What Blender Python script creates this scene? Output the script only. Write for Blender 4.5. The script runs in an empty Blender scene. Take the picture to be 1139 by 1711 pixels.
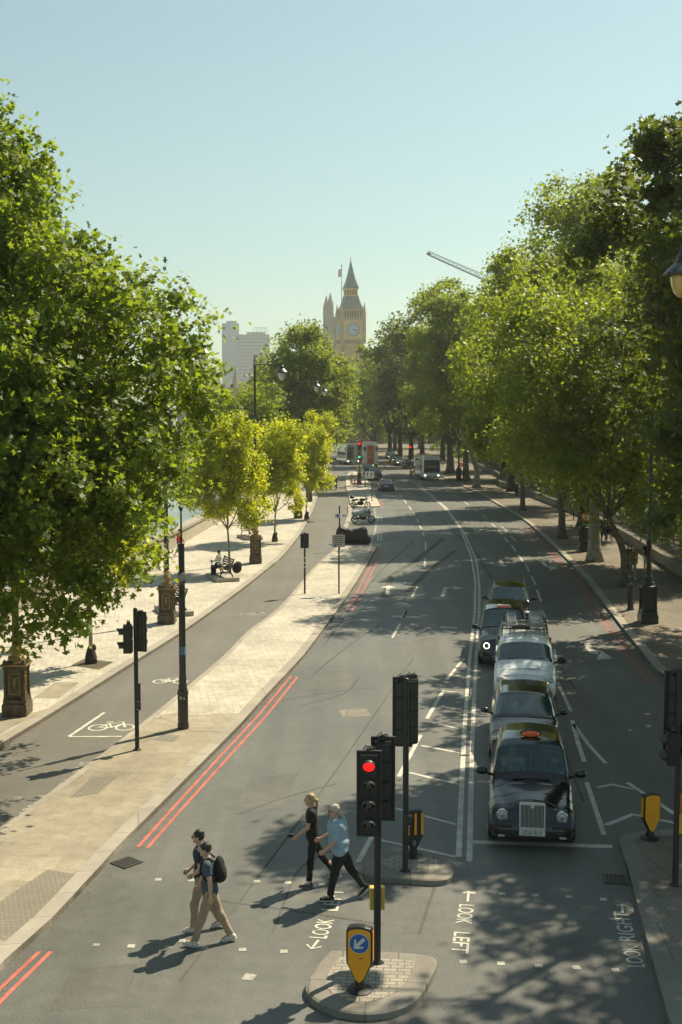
import bpy, bmesh, math, random
import numpy as np
from mathutils import Vector, Matrix
random.seed(7); rng = np.random.default_rng(11)
SC = bpy.context.scene
PI = math.pi; R = math.radians
# ------------------------------------------------------------------ camera
F = 1970.0; CX, CY = 569.5, 855.5; CAMH = 8.8; PITCH = math.atan(158.5 / F)
cam_d = bpy.data.cameras.new('camera'); cam = bpy.data.objects.new('camera', cam_d)
SC.collection.objects.link(cam); SC.camera = cam
cam.location = (0, 0, CAMH); cam.rotation_euler = (PI / 2 - PITCH, 0, 0)
cam_d.sensor_fit = 'VERTICAL'; cam_d.sensor_height = 36; cam_d.lens = 36 * F / 1711.0
cam_d.clip_start = 0.1; cam_d.clip_end = 9000
SC.render.resolution_x = 682; SC.render.resolution_y = 1024
# ------------------------------------------------------------------ light
SUN_EL = R(51.0); SUN_AZ = R(45.0)          # azimuth measured from +Y towards +X
w = bpy.data.worlds.new('World'); SC.world = w; w.use_nodes = True
nt = w.node_tree; nt.nodes.clear()
out = nt.nodes.new('ShaderNodeOutputWorld'); bg = nt.nodes.new('ShaderNodeBackground')
sky = nt.nodes.new('ShaderNodeTexSky'); sky.sky_type = 'NISHITA'; sky.sun_disc = False
sky.sun_elevation = SUN_EL; sky.sun_rotation = SUN_AZ; sky.air_density = 1.3; sky.dust_density = 0.7; sky.ozone_density = 1.0
hs = nt.nodes.new('ShaderNodeHueSaturation'); hs.inputs['Saturation'].default_value = 0.72
mx = nt.nodes.new('ShaderNodeMix'); mx.data_type = 'RGBA'; mx.blend_type = 'MULTIPLY'; mx.inputs[0].default_value = 1
mx.inputs[7].default_value = (0.82, 1.0, 0.91, 1)
nt.links.new(sky.outputs[0], hs.inputs['Color']); nt.links.new(hs.outputs[0], mx.inputs[6])
nt.links.new(mx.outputs[2], bg.inputs[0]); nt.links.new(bg.outputs[0], out.inputs[0]); bg.inputs[1].default_value = 0.066
sd = bpy.data.lights.new('sun', 'SUN'); so = bpy.data.objects.new('sun', sd); SC.collection.objects.link(so)
sd.energy = 5.0; sd.angle = R(0.53); sd.color = (1.0, 0.88, 0.66)
sv = Vector((math.sin(SUN_AZ) * math.cos(SUN_EL), math.cos(SUN_AZ) * math.cos(SUN_EL), math.sin(SUN_EL)))
so.rotation_euler = sv.to_track_quat('Z', 'Y').to_euler()
SC.view_settings.view_transform = 'Standard'; SC.view_settings.look = 'None'
SC.view_settings.exposure = 0.80; SC.view_settings.gamma = 1.0
SC.render.engine = 'CYCLES'
SC.cycles.max_bounces = 6; SC.cycles.transparent_max_bounces = 12

# ------------------------------------------------------------------ survey: where a point of the photo lies on the ground / at a depth
cp, sp = math.cos(PITCH), math.sin(PITCH)
def ray(px, py):
    u = (px - CX) / F; v = -(py - CY) / F
    return np.array([u, cp + v * sp, -sp + v * cp])
def G(px, py, z=0.0):
    d = ray(px, py); t = (z - CAMH) / d[2]
    return np.array([d[0] * t, d[1] * t, z])
def W(px, py, Y):
    d = ray(px, py); t = Y / d[1]
    return np.array([d[0] * t, Y, CAMH + d[2] * t])

# ------------------------------------------------------------------ materials
MATS = {}
def mat(name, col, rough=0.6, metal=0.0, var=0.0, scale=4.0, bump=0.0, bscale=None, coat=0.0, spec=0.5, col2=None, emit=None, estr=0, detail=6, alpha=None):
    if name in MATS: return MATS[name]
    m = bpy.data.materials.new(name); m.use_nodes = True; nt = m.node_tree; b = nt.nodes['Principled BSDF']
    b.inputs['Base Color'].default_value = (*col, 1); b.inputs['Roughness'].default_value = rough
    b.inputs['Metallic'].default_value = metal; b.inputs['Coat Weight'].default_value = coat; b.inputs['Coat Roughness'].default_value = 0.04
    b.inputs['Specular IOR Level'].default_value = spec
    if emit: b.inputs['Emission Color'].default_value = (*emit, 1); b.inputs['Emission Strength'].default_value = estr
    tc = nt.nodes.new('ShaderNodeTexCoord')
    if var > 0 or col2:
        n = nt.nodes.new('ShaderNodeTexNoise'); n.inputs['Scale'].default_value = scale; n.inputs['Detail'].default_value = detail
        nt.links.new(tc.outputs['Object'], n.inputs['Vector'])
        cr = nt.nodes.new('ShaderNodeValToRGB'); cr.color_ramp.elements[0].position = 0.3; cr.color_ramp.elements[1].position = 0.7
        c0 = tuple(max(0, c * (1 - var)) for c in col); c1 = col2 or tuple(c * (1 + var) for c in col)
        cr.color_ramp.elements[0].color = (*c0, 1); cr.color_ramp.elements[1].color = (*c1, 1)
        nt.links.new(n.outputs['Fac'], cr.inputs[0]); nt.links.new(cr.outputs[0], b.inputs['Base Color'])
    if bump > 0:
        n2 = nt.nodes.new('ShaderNodeTexNoise'); n2.inputs['Scale'].default_value = bscale or scale * 6; n2.inputs['Detail'].default_value = 4
        nt.links.new(tc.outputs['Object'], n2.inputs['Vector'])
        bp = nt.nodes.new('ShaderNodeBump'); bp.inputs['Strength'].default_value = bump; bp.inputs['Distance'].default_value = 0.02
        nt.links.new(n2.outputs['Fac'], bp.inputs['Height']); nt.links.new(bp.outputs[0], b.inputs['Normal'])
    MATS[name] = m; return m

def ground_mat(name, base, fine=0.25, patch=0.18, fscale=60, pscale=0.35, brick=None, rot=0.0, mortar=0.55, rough=0.85, blotch=None, bump=0.4, worn=None, streak=0, spec=.3):
    """asphalt / paving: fine grain + broad worn patches + optional slab joints"""
    m = bpy.data.materials.new(name); m.use_nodes = True; nt = m.node_tree; b = nt.nodes['Principled BSDF']; L = nt.links.new
    b.inputs['Roughness'].default_value = rough; b.inputs['Specular IOR Level'].default_value = spec
    tc = nt.nodes.new('ShaderNodeTexCoord'); mp = nt.nodes.new('ShaderNodeMapping'); mp.inputs['Rotation'].default_value = (0, 0, rot)
    L(tc.outputs['Object'], mp.inputs[0])
    def noise(s, d=4):
        n = nt.nodes.new('ShaderNodeTexNoise'); n.inputs['Scale'].default_value = s; n.inputs['Detail'].default_value = d; L(mp.outputs[0], n.inputs['Vector']); return n
    def ramp(src, lo, hi, a, c):
        r_ = nt.nodes.new('ShaderNodeMapRange'); r_.inputs[1].default_value = lo; r_.inputs[2].default_value = hi; r_.inputs[3].default_value = a; r_.inputs[4].default_value = c; L(src, r_.inputs[0]); return r_.outputs[0]
    def mul(a, c):
        k = nt.nodes.new('ShaderNodeMath'); k.operation = 'MULTIPLY'; L(a, k.inputs[0]); L(c, k.inputs[1]); return k.outputs[0]
    f = ramp(noise(fscale, 3).outputs['Fac'], 0.3, 0.7, 1 - fine, 1 + fine)
    p = ramp(noise(pscale, 7).outputs['Fac'], 0.3, 0.7, 1 - patch, 1 + patch)
    v = mul(f, p)
    g_ = ramp(noise(3.1, 8).outputs['Fac'], 0.35, 0.65, 1 - patch * .5, 1 + patch * .5); v = mul(v, g_)
    height = f
    if streak:
        m3 = nt.nodes.new('ShaderNodeMapping'); m3.inputs['Rotation'].default_value = (0, 0, R(7)); m3.inputs['Scale'].default_value = (1.3, .045, 1); L(tc.outputs['Object'], m3.inputs[0])
        ns_ = nt.nodes.new('ShaderNodeTexNoise'); ns_.inputs['Scale'].default_value = 1; ns_.inputs['Detail'].default_value = 5; L(m3.outputs[0], ns_.inputs['Vector']); v = mul(v, ramp(ns_.outputs['Fac'], .35, .65, 1 - streak, 1 + streak))
        st = noise(.9, 2); v = mul(v, ramp(st.outputs['Fac'], .66, .74, 1, 1 - streak * 1.3))
    if brick:
        bt = nt.nodes.new('ShaderNodeTexBrick'); bt.inputs['Scale'].default_value = 1; bt.inputs['Brick Width'].default_value = brick[0]; bt.inputs['Row Height'].default_value = brick[1]
        bt.inputs['Mortar Size'].default_value = brick[2]; bt.inputs['Color1'].default_value = (1.06, 1.06, 1.06, 1); bt.inputs['Color2'].default_value = (0.9, 0.9, 0.9, 1)
        bt.inputs['Mortar'].default_value = (mortar, mortar, mortar, 1); bt.inputs['Mortar Smooth'].default_value = 0.2
        L(mp.outputs[0], bt.inputs['Vector'])
        v = mul(v, bt.outputs['Color'])
    if blotch:
        vn = nt.nodes.new('ShaderNodeTexVoronoi'); vn.inputs['Scale'].default_value = 0.23; vn.distance = 'CHEBYCHEV'; L(mp.outputs[0], vn.inputs['Vector'])
        sepv = nt.nodes.new('ShaderNodeSeparateColor'); L(vn.outputs['Color'], sepv.inputs[0])
        v = mul(v, ramp(sepv.outputs[0], 0.0, 1.0, 1 - blotch, 1 + blotch))
    mxx = nt.nodes.new('ShaderNodeMix'); mxx.data_type = 'RGBA'; mxx.blend_type = 'MULTIPLY'; mxx.inputs[0].default_value = 1
    mxx.inputs[6].default_value = (*base, 1); L(v, mxx.inputs[7]); colout = mxx.outputs[2]
    if worn:
        wn = noise(worn[0], 8); wf = ramp(wn.outputs['Fac'], worn[1], worn[1] + .07, 0, 1); w2 = ramp(noise(worn[0] * 9, 3).outputs['Fac'], .68, .76, 0, .6)
        mxm = nt.nodes.new('ShaderNodeMath'); mxm.operation = 'MAXIMUM'; L(wf, mxm.inputs[0]); L(w2, mxm.inputs[1])
        mw = nt.nodes.new('ShaderNodeMix'); mw.data_type = 'RGBA'; L(mxm.outputs[0], mw.inputs[0]); L(colout, mw.inputs[6]); mw.inputs[7].default_value = (.115, .11, .095, 1); colout = mw.outputs[2]
    L(colout, b.inputs['Base Color'])
    bp = nt.nodes.new('ShaderNodeBump'); bp.inputs['Strength'].default_value = bump; bp.inputs['Distance'].default_value = 0.004
    L(height, bp.inputs['Height']); L(bp.outputs[0], b.inputs['Normal'])
    MATS[name] = m; return m

def leaf_mat(name, dark, light, trans, tfac=0.45):
    m = bpy.data.materials.new(name); m.use_nodes = True; nt = m.node_tree; L = nt.links.new
    b = nt.nodes['Principled BSDF']; o = nt.nodes['Material Output']
    at = nt.nodes.new('ShaderNodeAttribute'); at.attribute_name = 'rnd'
    tc = nt.nodes.new('ShaderNodeTexCoord'); n = nt.nodes.new('ShaderNodeTexNoise'); n.inputs['Scale'].default_value = 0.55; n.inputs['Detail'].default_value = 3
    L(tc.outputs['Object'], n.inputs['Vector'])
    ad = nt.nodes.new('ShaderNodeMath'); ad.operation = 'MULTIPLY_ADD'; ad.inputs[1].default_value = 0.6; L(at.outputs['Fac'], ad.inputs[0])
    mr = nt.nodes.new('ShaderNodeMapRange'); mr.inputs[1].default_value = .35; mr.inputs[2].default_value = .65; mr.inputs[3].default_value = 0; mr.inputs[4].default_value = .5; L(n.outputs['Fac'], mr.inputs[0]); L(mr.outputs[0], ad.inputs[2])
    cr = nt.nodes.new('ShaderNodeMix'); cr.data_type = 'RGBA'; cr.inputs[6].default_value = (*dark, 1); cr.inputs[7].default_value = (*light, 1); L(ad.outputs[0], cr.inputs[0])
    L(cr.outputs[2], b.inputs['Base Color']); b.inputs['Roughness'].default_value = 0.5; b.inputs['Specular IOR Level'].default_value = 0.35
    t = nt.nodes.new('ShaderNodeBsdfTranslucent')
    c2 = nt.nodes.new('ShaderNodeMix'); c2.data_type = 'RGBA'; c2.inputs[6].default_value = (*[c * .7 for c in trans], 1); c2.inputs[7].default_value = (*trans, 1); L(ad.outputs[0], c2.inputs[0]); L(c2.outputs[2], t.inputs[0])
    ms = nt.nodes.new('ShaderNodeMixShader'); ms.inputs[0].default_value = tfac; L(b.outputs[0], ms.inputs[1]); L(t.outputs[0], ms.inputs[2]); L(ms.outputs[0], o.inputs[0])
    MATS[name] = m; return m

def glass_mat(name, tint, opac=0.5):
    m = bpy.data.materials.new(name); m.use_nodes = True; nt = m.node_tree; L = nt.links.new
    b = nt.nodes['Principled BSDF']; o = nt.nodes['Material Output']
    b.inputs['Base Color'].default_value = (*tint, 1); b.inputs['Roughness'].default_value = 0.03; b.inputs['Specular IOR Level'].default_value = 0.9; b.inputs['Coat Weight'].default_value = 1; b.inputs['Coat Roughness'].default_value = 0.02
    t = nt.nodes.new('ShaderNodeBsdfTransparent'); t.inputs[0].default_value = (.75, .88, .85, 1)
    ms = nt.nodes.new('ShaderNodeMixShader'); ms.inputs[0].default_value = opac; L(t.outputs[0], ms.inputs[1]); L(b.outputs[0], ms.inputs[2]); L(ms.outputs[0], o.inputs[0])
    MATS[name] = m; return m

# ------------------------------------------------------------------ object helpers
def link(o): SC.collection.objects.link(o); return o
def thing(name, label, cat, loc=(0, 0, 0), rz=0.0, group=None):
    o = link(bpy.data.objects.new(name, None)); o.empty_display_size = 0.3
    o.location = tuple(float(c) for c in loc); o.rotation_euler = (0, 0, rz); o['label'] = label; o['category'] = cat
    if group: o['group'] = group
    return o
def tag(o, label, cat, group=None, kind=None):
    o['label'] = label; o['category'] = cat
    if group: o['group'] = group
    if kind: o['kind'] = kind
    return o
def structure(o): o['kind'] = 'structure'; return o
def copy_tree(o, parent=None):
    c = o.copy(); link(c); c.parent = parent
    for ch in list(o.children): copy_tree(ch, c)
    return c
def grid_mesh(name, V, Fc, mats, parent=None, smooth=True, mi=None):
    me = bpy.data.meshes.new(name); me.from_pydata([tuple(map(float, v)) for v in V], [], [tuple(map(int, f)) for f in Fc])
    for m in (mats if isinstance(mats, (list, tuple)) else [mats]): me.materials.append(MATS[m])
    if mi is not None: me.polygons.foreach_set('material_index', mi)
    if smooth: me.polygons.foreach_set('use_smooth', [True] * len(me.polygons))
    me.update(); o = link(bpy.data.objects.new(name, me))
    if parent: o.parent = parent
    return o
def rotm(rx=0, ry=0, rz=0):
    return np.array(Matrix.Rotation(rz, 3, 'Z') @ Matrix.Rotation(ry, 3, 'Y') @ Matrix.Rotation(rx, 3, 'X'))
class MB:
    """collects shapes; build() links them as ONE mesh object"""
    def __init__(s): s.v = []; s.f = []; s.m = []
    def add(s, V, Fc, m=0):
        o = len(s.v); s.v += [tuple(map(float, p)) for p in V]; s.f += [tuple(i + o for i in f) for f in Fc]; s.m += [m] * len(Fc); return s
    def box(s, c, d, m=0, rx=0, ry=0, rz=0, top=(1, 1)):
        x, y, z = [q / 2 for q in d]; tx, ty = top
        P = np.array([(-x, -y, -z), (x, -y, -z), (x, y, -z), (-x, y, -z), (-x * tx, -y * ty, z), (x * tx, -y * ty, z), (x * tx, y * ty, z), (-x * tx, y * ty, z)])
        P = P @ rotm(rx, ry, rz).T + np.array(c)
        return s.add(P, [(0, 3, 2, 1), (4, 5, 6, 7), (0, 1, 5, 4), (1, 2, 6, 5), (2, 3, 7, 6), (3, 0, 4, 7)], m)
    def tube(s, path, r, n=8, m=0, cap=True):
        path = [np.array(p, float) for p in path]; k = len(path)
        rs = r if isinstance(r, (list, tuple, np.ndarray)) else [r] * k
        V = []; up = None
        for i, p in enumerate(path):
            d = path[min(i + 1, k - 1)] - path[max(i - 1, 0)]; d = d / (np.linalg.norm(d) + 1e-9)
            if up is None:
                a = np.array([0, 0, 1.0]) if abs(d[2]) < .9 else np.array([1.0, 0, 0]); u = np.cross(d, a)
            else: u = up - d * np.dot(up, d)
            u = u / (np.linalg.norm(u) + 1e-9); up = u; w_ = np.cross(d, u)
            for j in range(n):
                t = 2 * PI * j / n; V.append(p + rs[i] * (math.cos(t) * u + math.sin(t) * w_))
        Fc = [(i * n + j, i * n + (j + 1) % n, (i + 1) * n + (j + 1) % n, (i + 1) * n + j) for i in range(k - 1) for j in range(n)]
        if cap: Fc += [tuple(range(n - 1, -1, -1)), tuple((k - 1) * n + j for j in range(n))]
        return s.add(V, Fc, m)
    def cyl(s, a, b, r0, r1=None, n=16, m=0): return s.tube([a, b], [r0, r0 if r1 is None else r1], n, m)
    def lathe(s, prof, c=(0, 0, 0), n=16, m=0, rx=0, ry=0, rz=0, sq=False, ph=0):
        V = []; Fc = []
        for r_, z in prof:
            for j in range(n):
                t = 2 * PI * (j + .5 * sq) / n + ph; k = r_ / math.cos(PI / n) if sq else r_
                V.append((k * math.cos(t), k * math.sin(t), z))
        V = np.array(V) @ rotm(rx, ry, rz).T + np.array(c)
        K = len(prof)
        Fc = [(i * n + j, i * n + (j + 1) % n, (i + 1) * n + (j + 1) % n, (i + 1) * n + j) for i in range(K - 1) for j in range(n)]
        Fc += [tuple(range(n - 1, -1, -1)), tuple((K - 1) * n + j for j in range(n))]
        return s.add(V, Fc, m)
    def ball(s, c, r, nu=14, nv=8, m=0, rx=0, ry=0, rz=0):
        r = (r, r, r) if not isinstance(r, (tuple, list)) else r
        V = [(0, 0, -1)]
        for i in range(1, nv):
            a = -PI / 2 + PI * i / nv
            for j in range(nu): t = 2 * PI * j / nu; V.append((math.cos(a) * math.cos(t), math.cos(a) * math.sin(t), math.sin(a)))
        V.append((0, 0, 1)); V = (np.array(V) * np.array(r)) @ rotm(rx, ry, rz).T + np.array(c)
        Fc = [(0, 1 + (j + 1) % nu, 1 + j) for j in range(nu)]
        for i in range(nv - 2):
            for j in range(nu): a = 1 + i * nu; Fc.append((a + j, a + (j + 1) % nu, a + nu + (j + 1) % nu, a + nu + j))
        l = len(V) - 1; a = 1 + (nv - 2) * nu; Fc += [(a + j, a + (j + 1) % nu, l) for j in range(nu)]
        return s.add(V, Fc, m)
    def prism(s, poly, z0, z1, m=0, M=None, c=(0, 0, 0)):
        """poly in local XY, extruded z0..z1; M maps local to parent"""
        n = len(poly); V = [(x, y, z0) for x, y in poly] + [(x, y, z1) for x, y in poly]
        V = np.array(V, float)
        if M is not None: V = V @ np.array(M).T
        V = V + np.array(c)
        return s.add(V, [tuple(range(n - 1, -1, -1)), tuple(range(n, 2 * n))] + [(i, (i + 1) % n, n + (i + 1) % n, n + i) for i in range(n)], m)
    def build(s, name, mats, parent=None, smooth=False, bevel=0.0, auto=None):
        o = grid_mesh(name, s.v, s.f, mats, parent, smooth, s.m)
        if bevel > 0:
            b = o.modifiers.new('bevel', 'BEVEL'); b.width = bevel; b.segments = 2; b.limit_method = 'ANGLE'; b.angle_limit = R(40)
        if auto:
            bm = bmesh.new(); bm.from_mesh(o.data)
            for e in bm.edges:
                if len(e.link_faces) == 2 and e.calc_face_angle(0) > R(auto): e.smooth = False
            for f in bm.faces: f.smooth = True
            bm.to_mesh(o.data); bm.free()
        return o
FRONT = np.array([(1, 0, 0), (0, 0, 1), (0, -1, 0)]).T   # local x,y,z -> world x, z(up), -y : draws upright faces looking at -Y
def upr(poly): return poly
def text_mesh(txt, size=1.0, sx=1.0, sy=1.0, space=1.0, thick=0.0):
    c = bpy.data.curves.new('t', 'FONT'); c.body = txt; c.size = size; c.align_x = 'CENTER'; c.align_y = 'CENTER'; c.space_character = space; c.extrude = thick; c.offset = 0.012 * size
    o = link(bpy.data.objects.new('t', c)); bpy.context.view_layer.update()
    me = bpy.data.meshes.new_from_object(o.evaluated_get(bpy.context.evaluated_depsgraph_get()))
    V = np.array([v.co[:] for v in me.vertices]); Fc = [tuple(p.vertices) for p in me.polygons]
    bpy.data.objects.remove(o); bpy.data.meshes.remove(me); bpy.data.curves.remove(c)
    V[:, 0] *= sx; V[:, 1] *= sy
    return V, Fc
def put_text(mb, txt, size, M, c, m=0, **k):
    V, Fc = text_mesh(txt, size, **k); mb.add(V @ np.array(M).T + np.array(c), Fc, m)

# ------------------------------------------------------------------ signed-distance figures (surface nets)
class SDF:
    def __init__(s, lo, hi, h):
        s.lo = np.array(lo, float); s.h = h; s.n = np.ceil((np.array(hi) - s.lo) / h).astype(int) + 1; s.d = np.full(s.n, 1.0, np.float32)
    def _blk(s, lo, hi):
        a = np.clip(np.floor((lo - s.lo) / s.h).astype(int), 0, s.n - 1); b = np.clip(np.ceil((hi - s.lo) / s.h).astype(int) + 1, 1, s.n)
        g = np.meshgrid(*[s.lo[i] + s.h * np.arange(a[i], b[i]) for i in range(3)], indexing='ij', sparse=True)
        return (slice(a[0], b[0]), slice(a[1], b[1]), slice(a[2], b[2])), g
    def _mix(s, sl, d, k):
        o = s.d[sl]
        if k <= 0: s.d[sl] = np.minimum(o, d); return
        h = np.clip(0.5 + 0.5 * (o - d) / k, 0, 1); s.d[sl] = o * (1 - h) + d * h - k * h * (1 - h)
    def cone(s, a, b, ra, rb, k=0.02, cut=False, cuta=False, flat=(1, 1, 1)):
        a = np.array(a, float); b = np.array(b, float); mr = max(ra, rb) * max(1, 1) + k + s.h * 2
        sl, (X, Y, Z) = s._blk(np.minimum(a, b) - mr, np.maximum(a, b) + mr)
        ab = b - a; L2 = float(ab @ ab) + 1e-9
        t = np.clip(((X - a[0]) * ab[0] + (Y - a[1]) * ab[1] + (Z - a[2]) * ab[2]) / L2, 0, 1)
        dx = (X - a[0] - t * ab[0]) / flat[0]; dy = (Y - a[1] - t * ab[1]) / flat[1]; dz = (Z - a[2] - t * ab[2]) / flat[2]
        d = np.sqrt(dx * dx + dy * dy + dz * dz) - (ra + (rb - ra) * t); d = d * min(flat)
        u = ab / math.sqrt(L2)
        if cut: d = np.maximum(d, (X - b[0]) * u[0] + (Y - b[1]) * u[1] + (Z - b[2]) * u[2])
        if cuta: d = np.maximum(d, -((X - a[0]) * u[0] + (Y - a[1]) * u[1] + (Z - a[2]) * u[2]))
        s._mix(sl, d.astype(np.float32), k); return s
    def ell(s, c, r, k=0.02, sub=False, M=None):
        c = np.array(c, float); r = np.array(r, float); mr = r.max() + k + 2 * s.h
        sl, (X, Y, Z) = s._blk(c - mr, c + mr); X = X - c[0]; Y = Y - c[1]; Z = Z - c[2]
        if M is not None:
            M = np.array(M).T; X, Y, Z = (M[0, 0] * X + M[0, 1] * Y + M[0, 2] * Z, M[1, 0] * X + M[1, 1] * Y + M[1, 2] * Z, M[2, 0] * X + M[2, 1] * Y + M[2, 2] * Z)
        q = np.sqrt((X / r[0]) ** 2 + (Y / r[1]) ** 2 + (Z / r[2]) ** 2); q2 = np.sqrt((X / r[0] ** 2) ** 2 + (Y / r[1] ** 2) ** 2 + (Z / r[2] ** 2) ** 2) + 1e-6
        d = (q * (q - 1) / q2).astype(np.float32)
        if sub: s.d[sl] = np.maximum(s.d[sl], -d)
        else: s._mix(sl, d, k)
        return s
    def plane(s, p, n):
        n = np.array(n, float) / np.linalg.norm(n); p = np.array(p)
        g = np.meshgrid(*[s.lo[i] + s.h * np.arange(s.n[i]) for i in range(3)], indexing='ij', sparse=True)
        s.d = np.maximum(s.d, ((g[0] - p[0]) * n[0] + (g[1] - p[1]) * n[1] + (g[2] - p[2]) * n[2]).astype(np.float32)); return s
    def wrinkle(s, amp, f=28.0, ph=0.0):
        g = np.meshgrid(*[s.lo[i] + s.h * np.arange(s.n[i]) for i in range(3)], indexing='ij', sparse=True)
        s.d = s.d + amp * (np.sin(f * (g[2] * .8 + g[0] * .5) + 3 * np.sin(9 * g[1] + ph) + ph) * np.sin(f * .6 * (g[1] + g[0]) + ph * 2)).astype(np.float32); return s
    def mesh(s):
        d = s.d; ins = d < 0; n = s.n
        D = [d[i:n[0] - 1 + i, j:n[1] - 1 + j, k:n[2] - 1 + k] for i in (0, 1) for j in (0, 1) for k in (0, 1)]
        B = [x < 0 for x in D]; cnt = sum(b.astype(np.int8) for b in B); act = (cnt > 0) & (cnt < 8)
        idx = np.argwhere(act); ids = np.full(act.shape, -1, np.int64); ids[act] = np.arange(len(idx))
        co = np.array([(i, j, k) for i in (0, 1) for j in (0, 1) for k in (0, 1)], float); vals = np.stack([x[act] for x in D], 1)
        acc = np.zeros((len(idx), 3)); c = np.zeros(len(idx))
        for a in range(8):
            for b in range(a + 1, 8):
                if abs(co[a] - co[b]).sum() == 1:
                    x = (vals[:, a] < 0) != (vals[:, b] < 0); t = np.where(x, vals[:, a] / (vals[:, a] - vals[:, b] + 1e-12), 0)[:, None]
                    acc += x[:, None] * (co[a] + t * (co[b] - co[a])); c += x
        V = s.lo + s.h * (idx + acc / c[:, None]); Fc = []
        for ax in range(3):
            o1, o2 = [(1, 2), (2, 0), (0, 1)][ax]
            sl0 = [slice(None)] * 3; sl1 = [slice(None)] * 3; sl0[ax] = slice(0, -1); sl1[ax] = slice(1, None)
            ch = ins[tuple(sl0)] != ins[tuple(sl1)]; e = np.argwhere(ch)
            e = e[(e[:, o1] > 0) & (e[:, o2] > 0) & (e[:, o1] < n[o1] - 1) & (e[:, o2] < n[o2] - 1)]
            if not len(e): continue
            u = np.zeros(3, int); u[o1] = 1; v = np.zeros(3, int); v[o2] = 1
            q = [ids[tuple((e - a).T)] for a in (u + v, v, 0 * u, u)]
            Q = np.stack(q, 1); inside = ins[tuple(e.T)]; Q[~inside] = Q[~inside][:, ::-1]; Fc.append(Q)
        Q = np.concatenate(Fc); Q = Q[(Q >= 0).all(1)]
        return V, Q
    def build(s, name, mt, parent, smooth=True):
        V, Q = s.mesh()
        me = bpy.data.meshes.new(name); me.vertices.add(len(V)); me.vertices.foreach_set('co', V.ravel().astype(np.float32))
        me.loops.add(len(Q) * 4); me.loops.foreach_set('vertex_index', Q.ravel().astype(np.int32)); me.polygons.add(len(Q)); me.polygons.foreach_set('loop_start', np.arange(len(Q), dtype=np.int32) * 4)
        me.materials.append(MATS[mt]); me.polygons.foreach_set('use_smooth', [smooth] * len(Q)); me.update(calc_edges=True); me.validate()
        o = link(bpy.data.objects.new(name, me)); o.parent = parent; return o
# ------------------------------------------------------------------ material library
ground_mat('asphalt', (0.099, 0.100, 0.088), fine=.38, patch=.17, fscale=42, pscale=.22, blotch=.07, rough=.58, streak=.12, spec=.5)
ground_mat('asphalt_track', (0.122, 0.112, 0.092), fine=.28, patch=.12, fscale=55, pscale=.3, rough=.6, streak=.08, spec=.5)
ground_mat('earth', (0.10, 0.085, 0.05), fine=.3, patch=.3)
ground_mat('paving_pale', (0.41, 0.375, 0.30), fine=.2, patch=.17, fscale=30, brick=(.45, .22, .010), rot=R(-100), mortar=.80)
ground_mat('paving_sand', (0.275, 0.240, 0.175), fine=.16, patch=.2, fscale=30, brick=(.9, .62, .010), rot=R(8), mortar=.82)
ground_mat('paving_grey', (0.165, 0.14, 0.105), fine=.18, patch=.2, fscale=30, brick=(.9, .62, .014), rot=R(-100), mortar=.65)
ground_mat('tactile', (0.235, 0.215, 0.165), fine=.12, patch=.1, fscale=30, brick=(.10, .10, .035), rot=R(8), mortar=.72)
ground_mat('island_block', (0.30, 0.275, 0.225), fine=.15, patch=.12, fscale=25, brick=(.22, .11, .010), rot=R(4), mortar=.45)
ground_mat('granite_kerb', (0.30, 0.27, 0.22), fine=.2, patch=.12, fscale=70, brick=(1.0, 4.0, .012), rot=R(-100), mortar=.6)
ground_mat('granite_dark', (0.20, 0.185, 0.155), fine=.2, patch=.15, fscale=70, brick=(.9, 4.0, .012), rot=R(4), mortar=.55)
ground_mat('lawn', (0.075, 0.115, 0.025), fine=.3, patch=.2, fscale=20)
ground_mat('paint_white', (0.48, 0.46, 0.39), fine=.22, patch=.2, fscale=45, pscale=2.5, worn=(1.6, .72))
ground_mat('paint_stud', (0.37, 0.355, 0.30), fine=.25, patch=.3, fscale=45, pscale=2.5, worn=(3, .70))
ground_mat('paint_faint', (0.28, 0.27, 0.235), fine=.3, patch=.22, fscale=45, pscale=2.5, worn=(2.0, .60))
ground_mat('paint_red', (0.42, 0.125, 0.095), fine=.2, patch=.2, fscale=45, pscale=2.0, worn=(1.3, .68))
ground_mat('paint_red_worn', (0.30, 0.095, 0.075), fine=.2, patch=.2, fscale=45, pscale=2.0, worn=(1.3, .64))
ground_mat('asphalt_repair', (0.093, 0.091, 0.079), fine=.38, patch=.2, fscale=42, rough=.6, streak=.12, spec=.5)
ground_mat('tar_patch', (0.087, 0.086, 0.076), fine=.25, patch=.2, fscale=50)
mat('stone_wall', (.33, .30, .24), .85, var=.15, scale=2, bump=.3)
mat('cast_black', (.018, .018, .017), .38, var=.3, scale=8, coat=.2, bump=.15, bscale=30)
mat('signal_black', (.012, .013, .013), .45, var=.3, scale=14)
mat('signal_grey', (.03, .033, .033), .5, var=.2, scale=10)
mat('visor', (.045, .05, .045), .5, var=.2, scale=12)
mat('lens_off', (.02, .022, .02), .15, coat=1)
mat('lens_red', (.5, .01, .01), .3, emit=(1, .005, .005), estr=1.6)
mat('lens_green', (.0, .4, .2), .3, emit=(.02, .9, .4), estr=1.0)
mat('gold_paint', (.28, .18, .06), .4, metal=.35, var=.25, scale=12)
mat('bronze', (.085, .060, .034), .42, metal=.3, var=.5, scale=9, bump=.3, bscale=25)
mat('yellow_sheet', (.86, .36, .010), .5, var=.04, scale=3, emit=None)
mat('button_yellow', (.62, .42, .06), .5, var=.08, scale=6)
mat('blue_sign2', (.12, .28, .42), .5)
mat('blue_sign', (.02, .12, .38), .4)
mat('white_paint', (.62, .62, .58), .4, var=.05, scale=4)
mat('lamp_glass_warm', (.62, .42, .13), .15, coat=1)
mat('lamp_glass', (.55, .55, .48), .1, coat=1)
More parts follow.
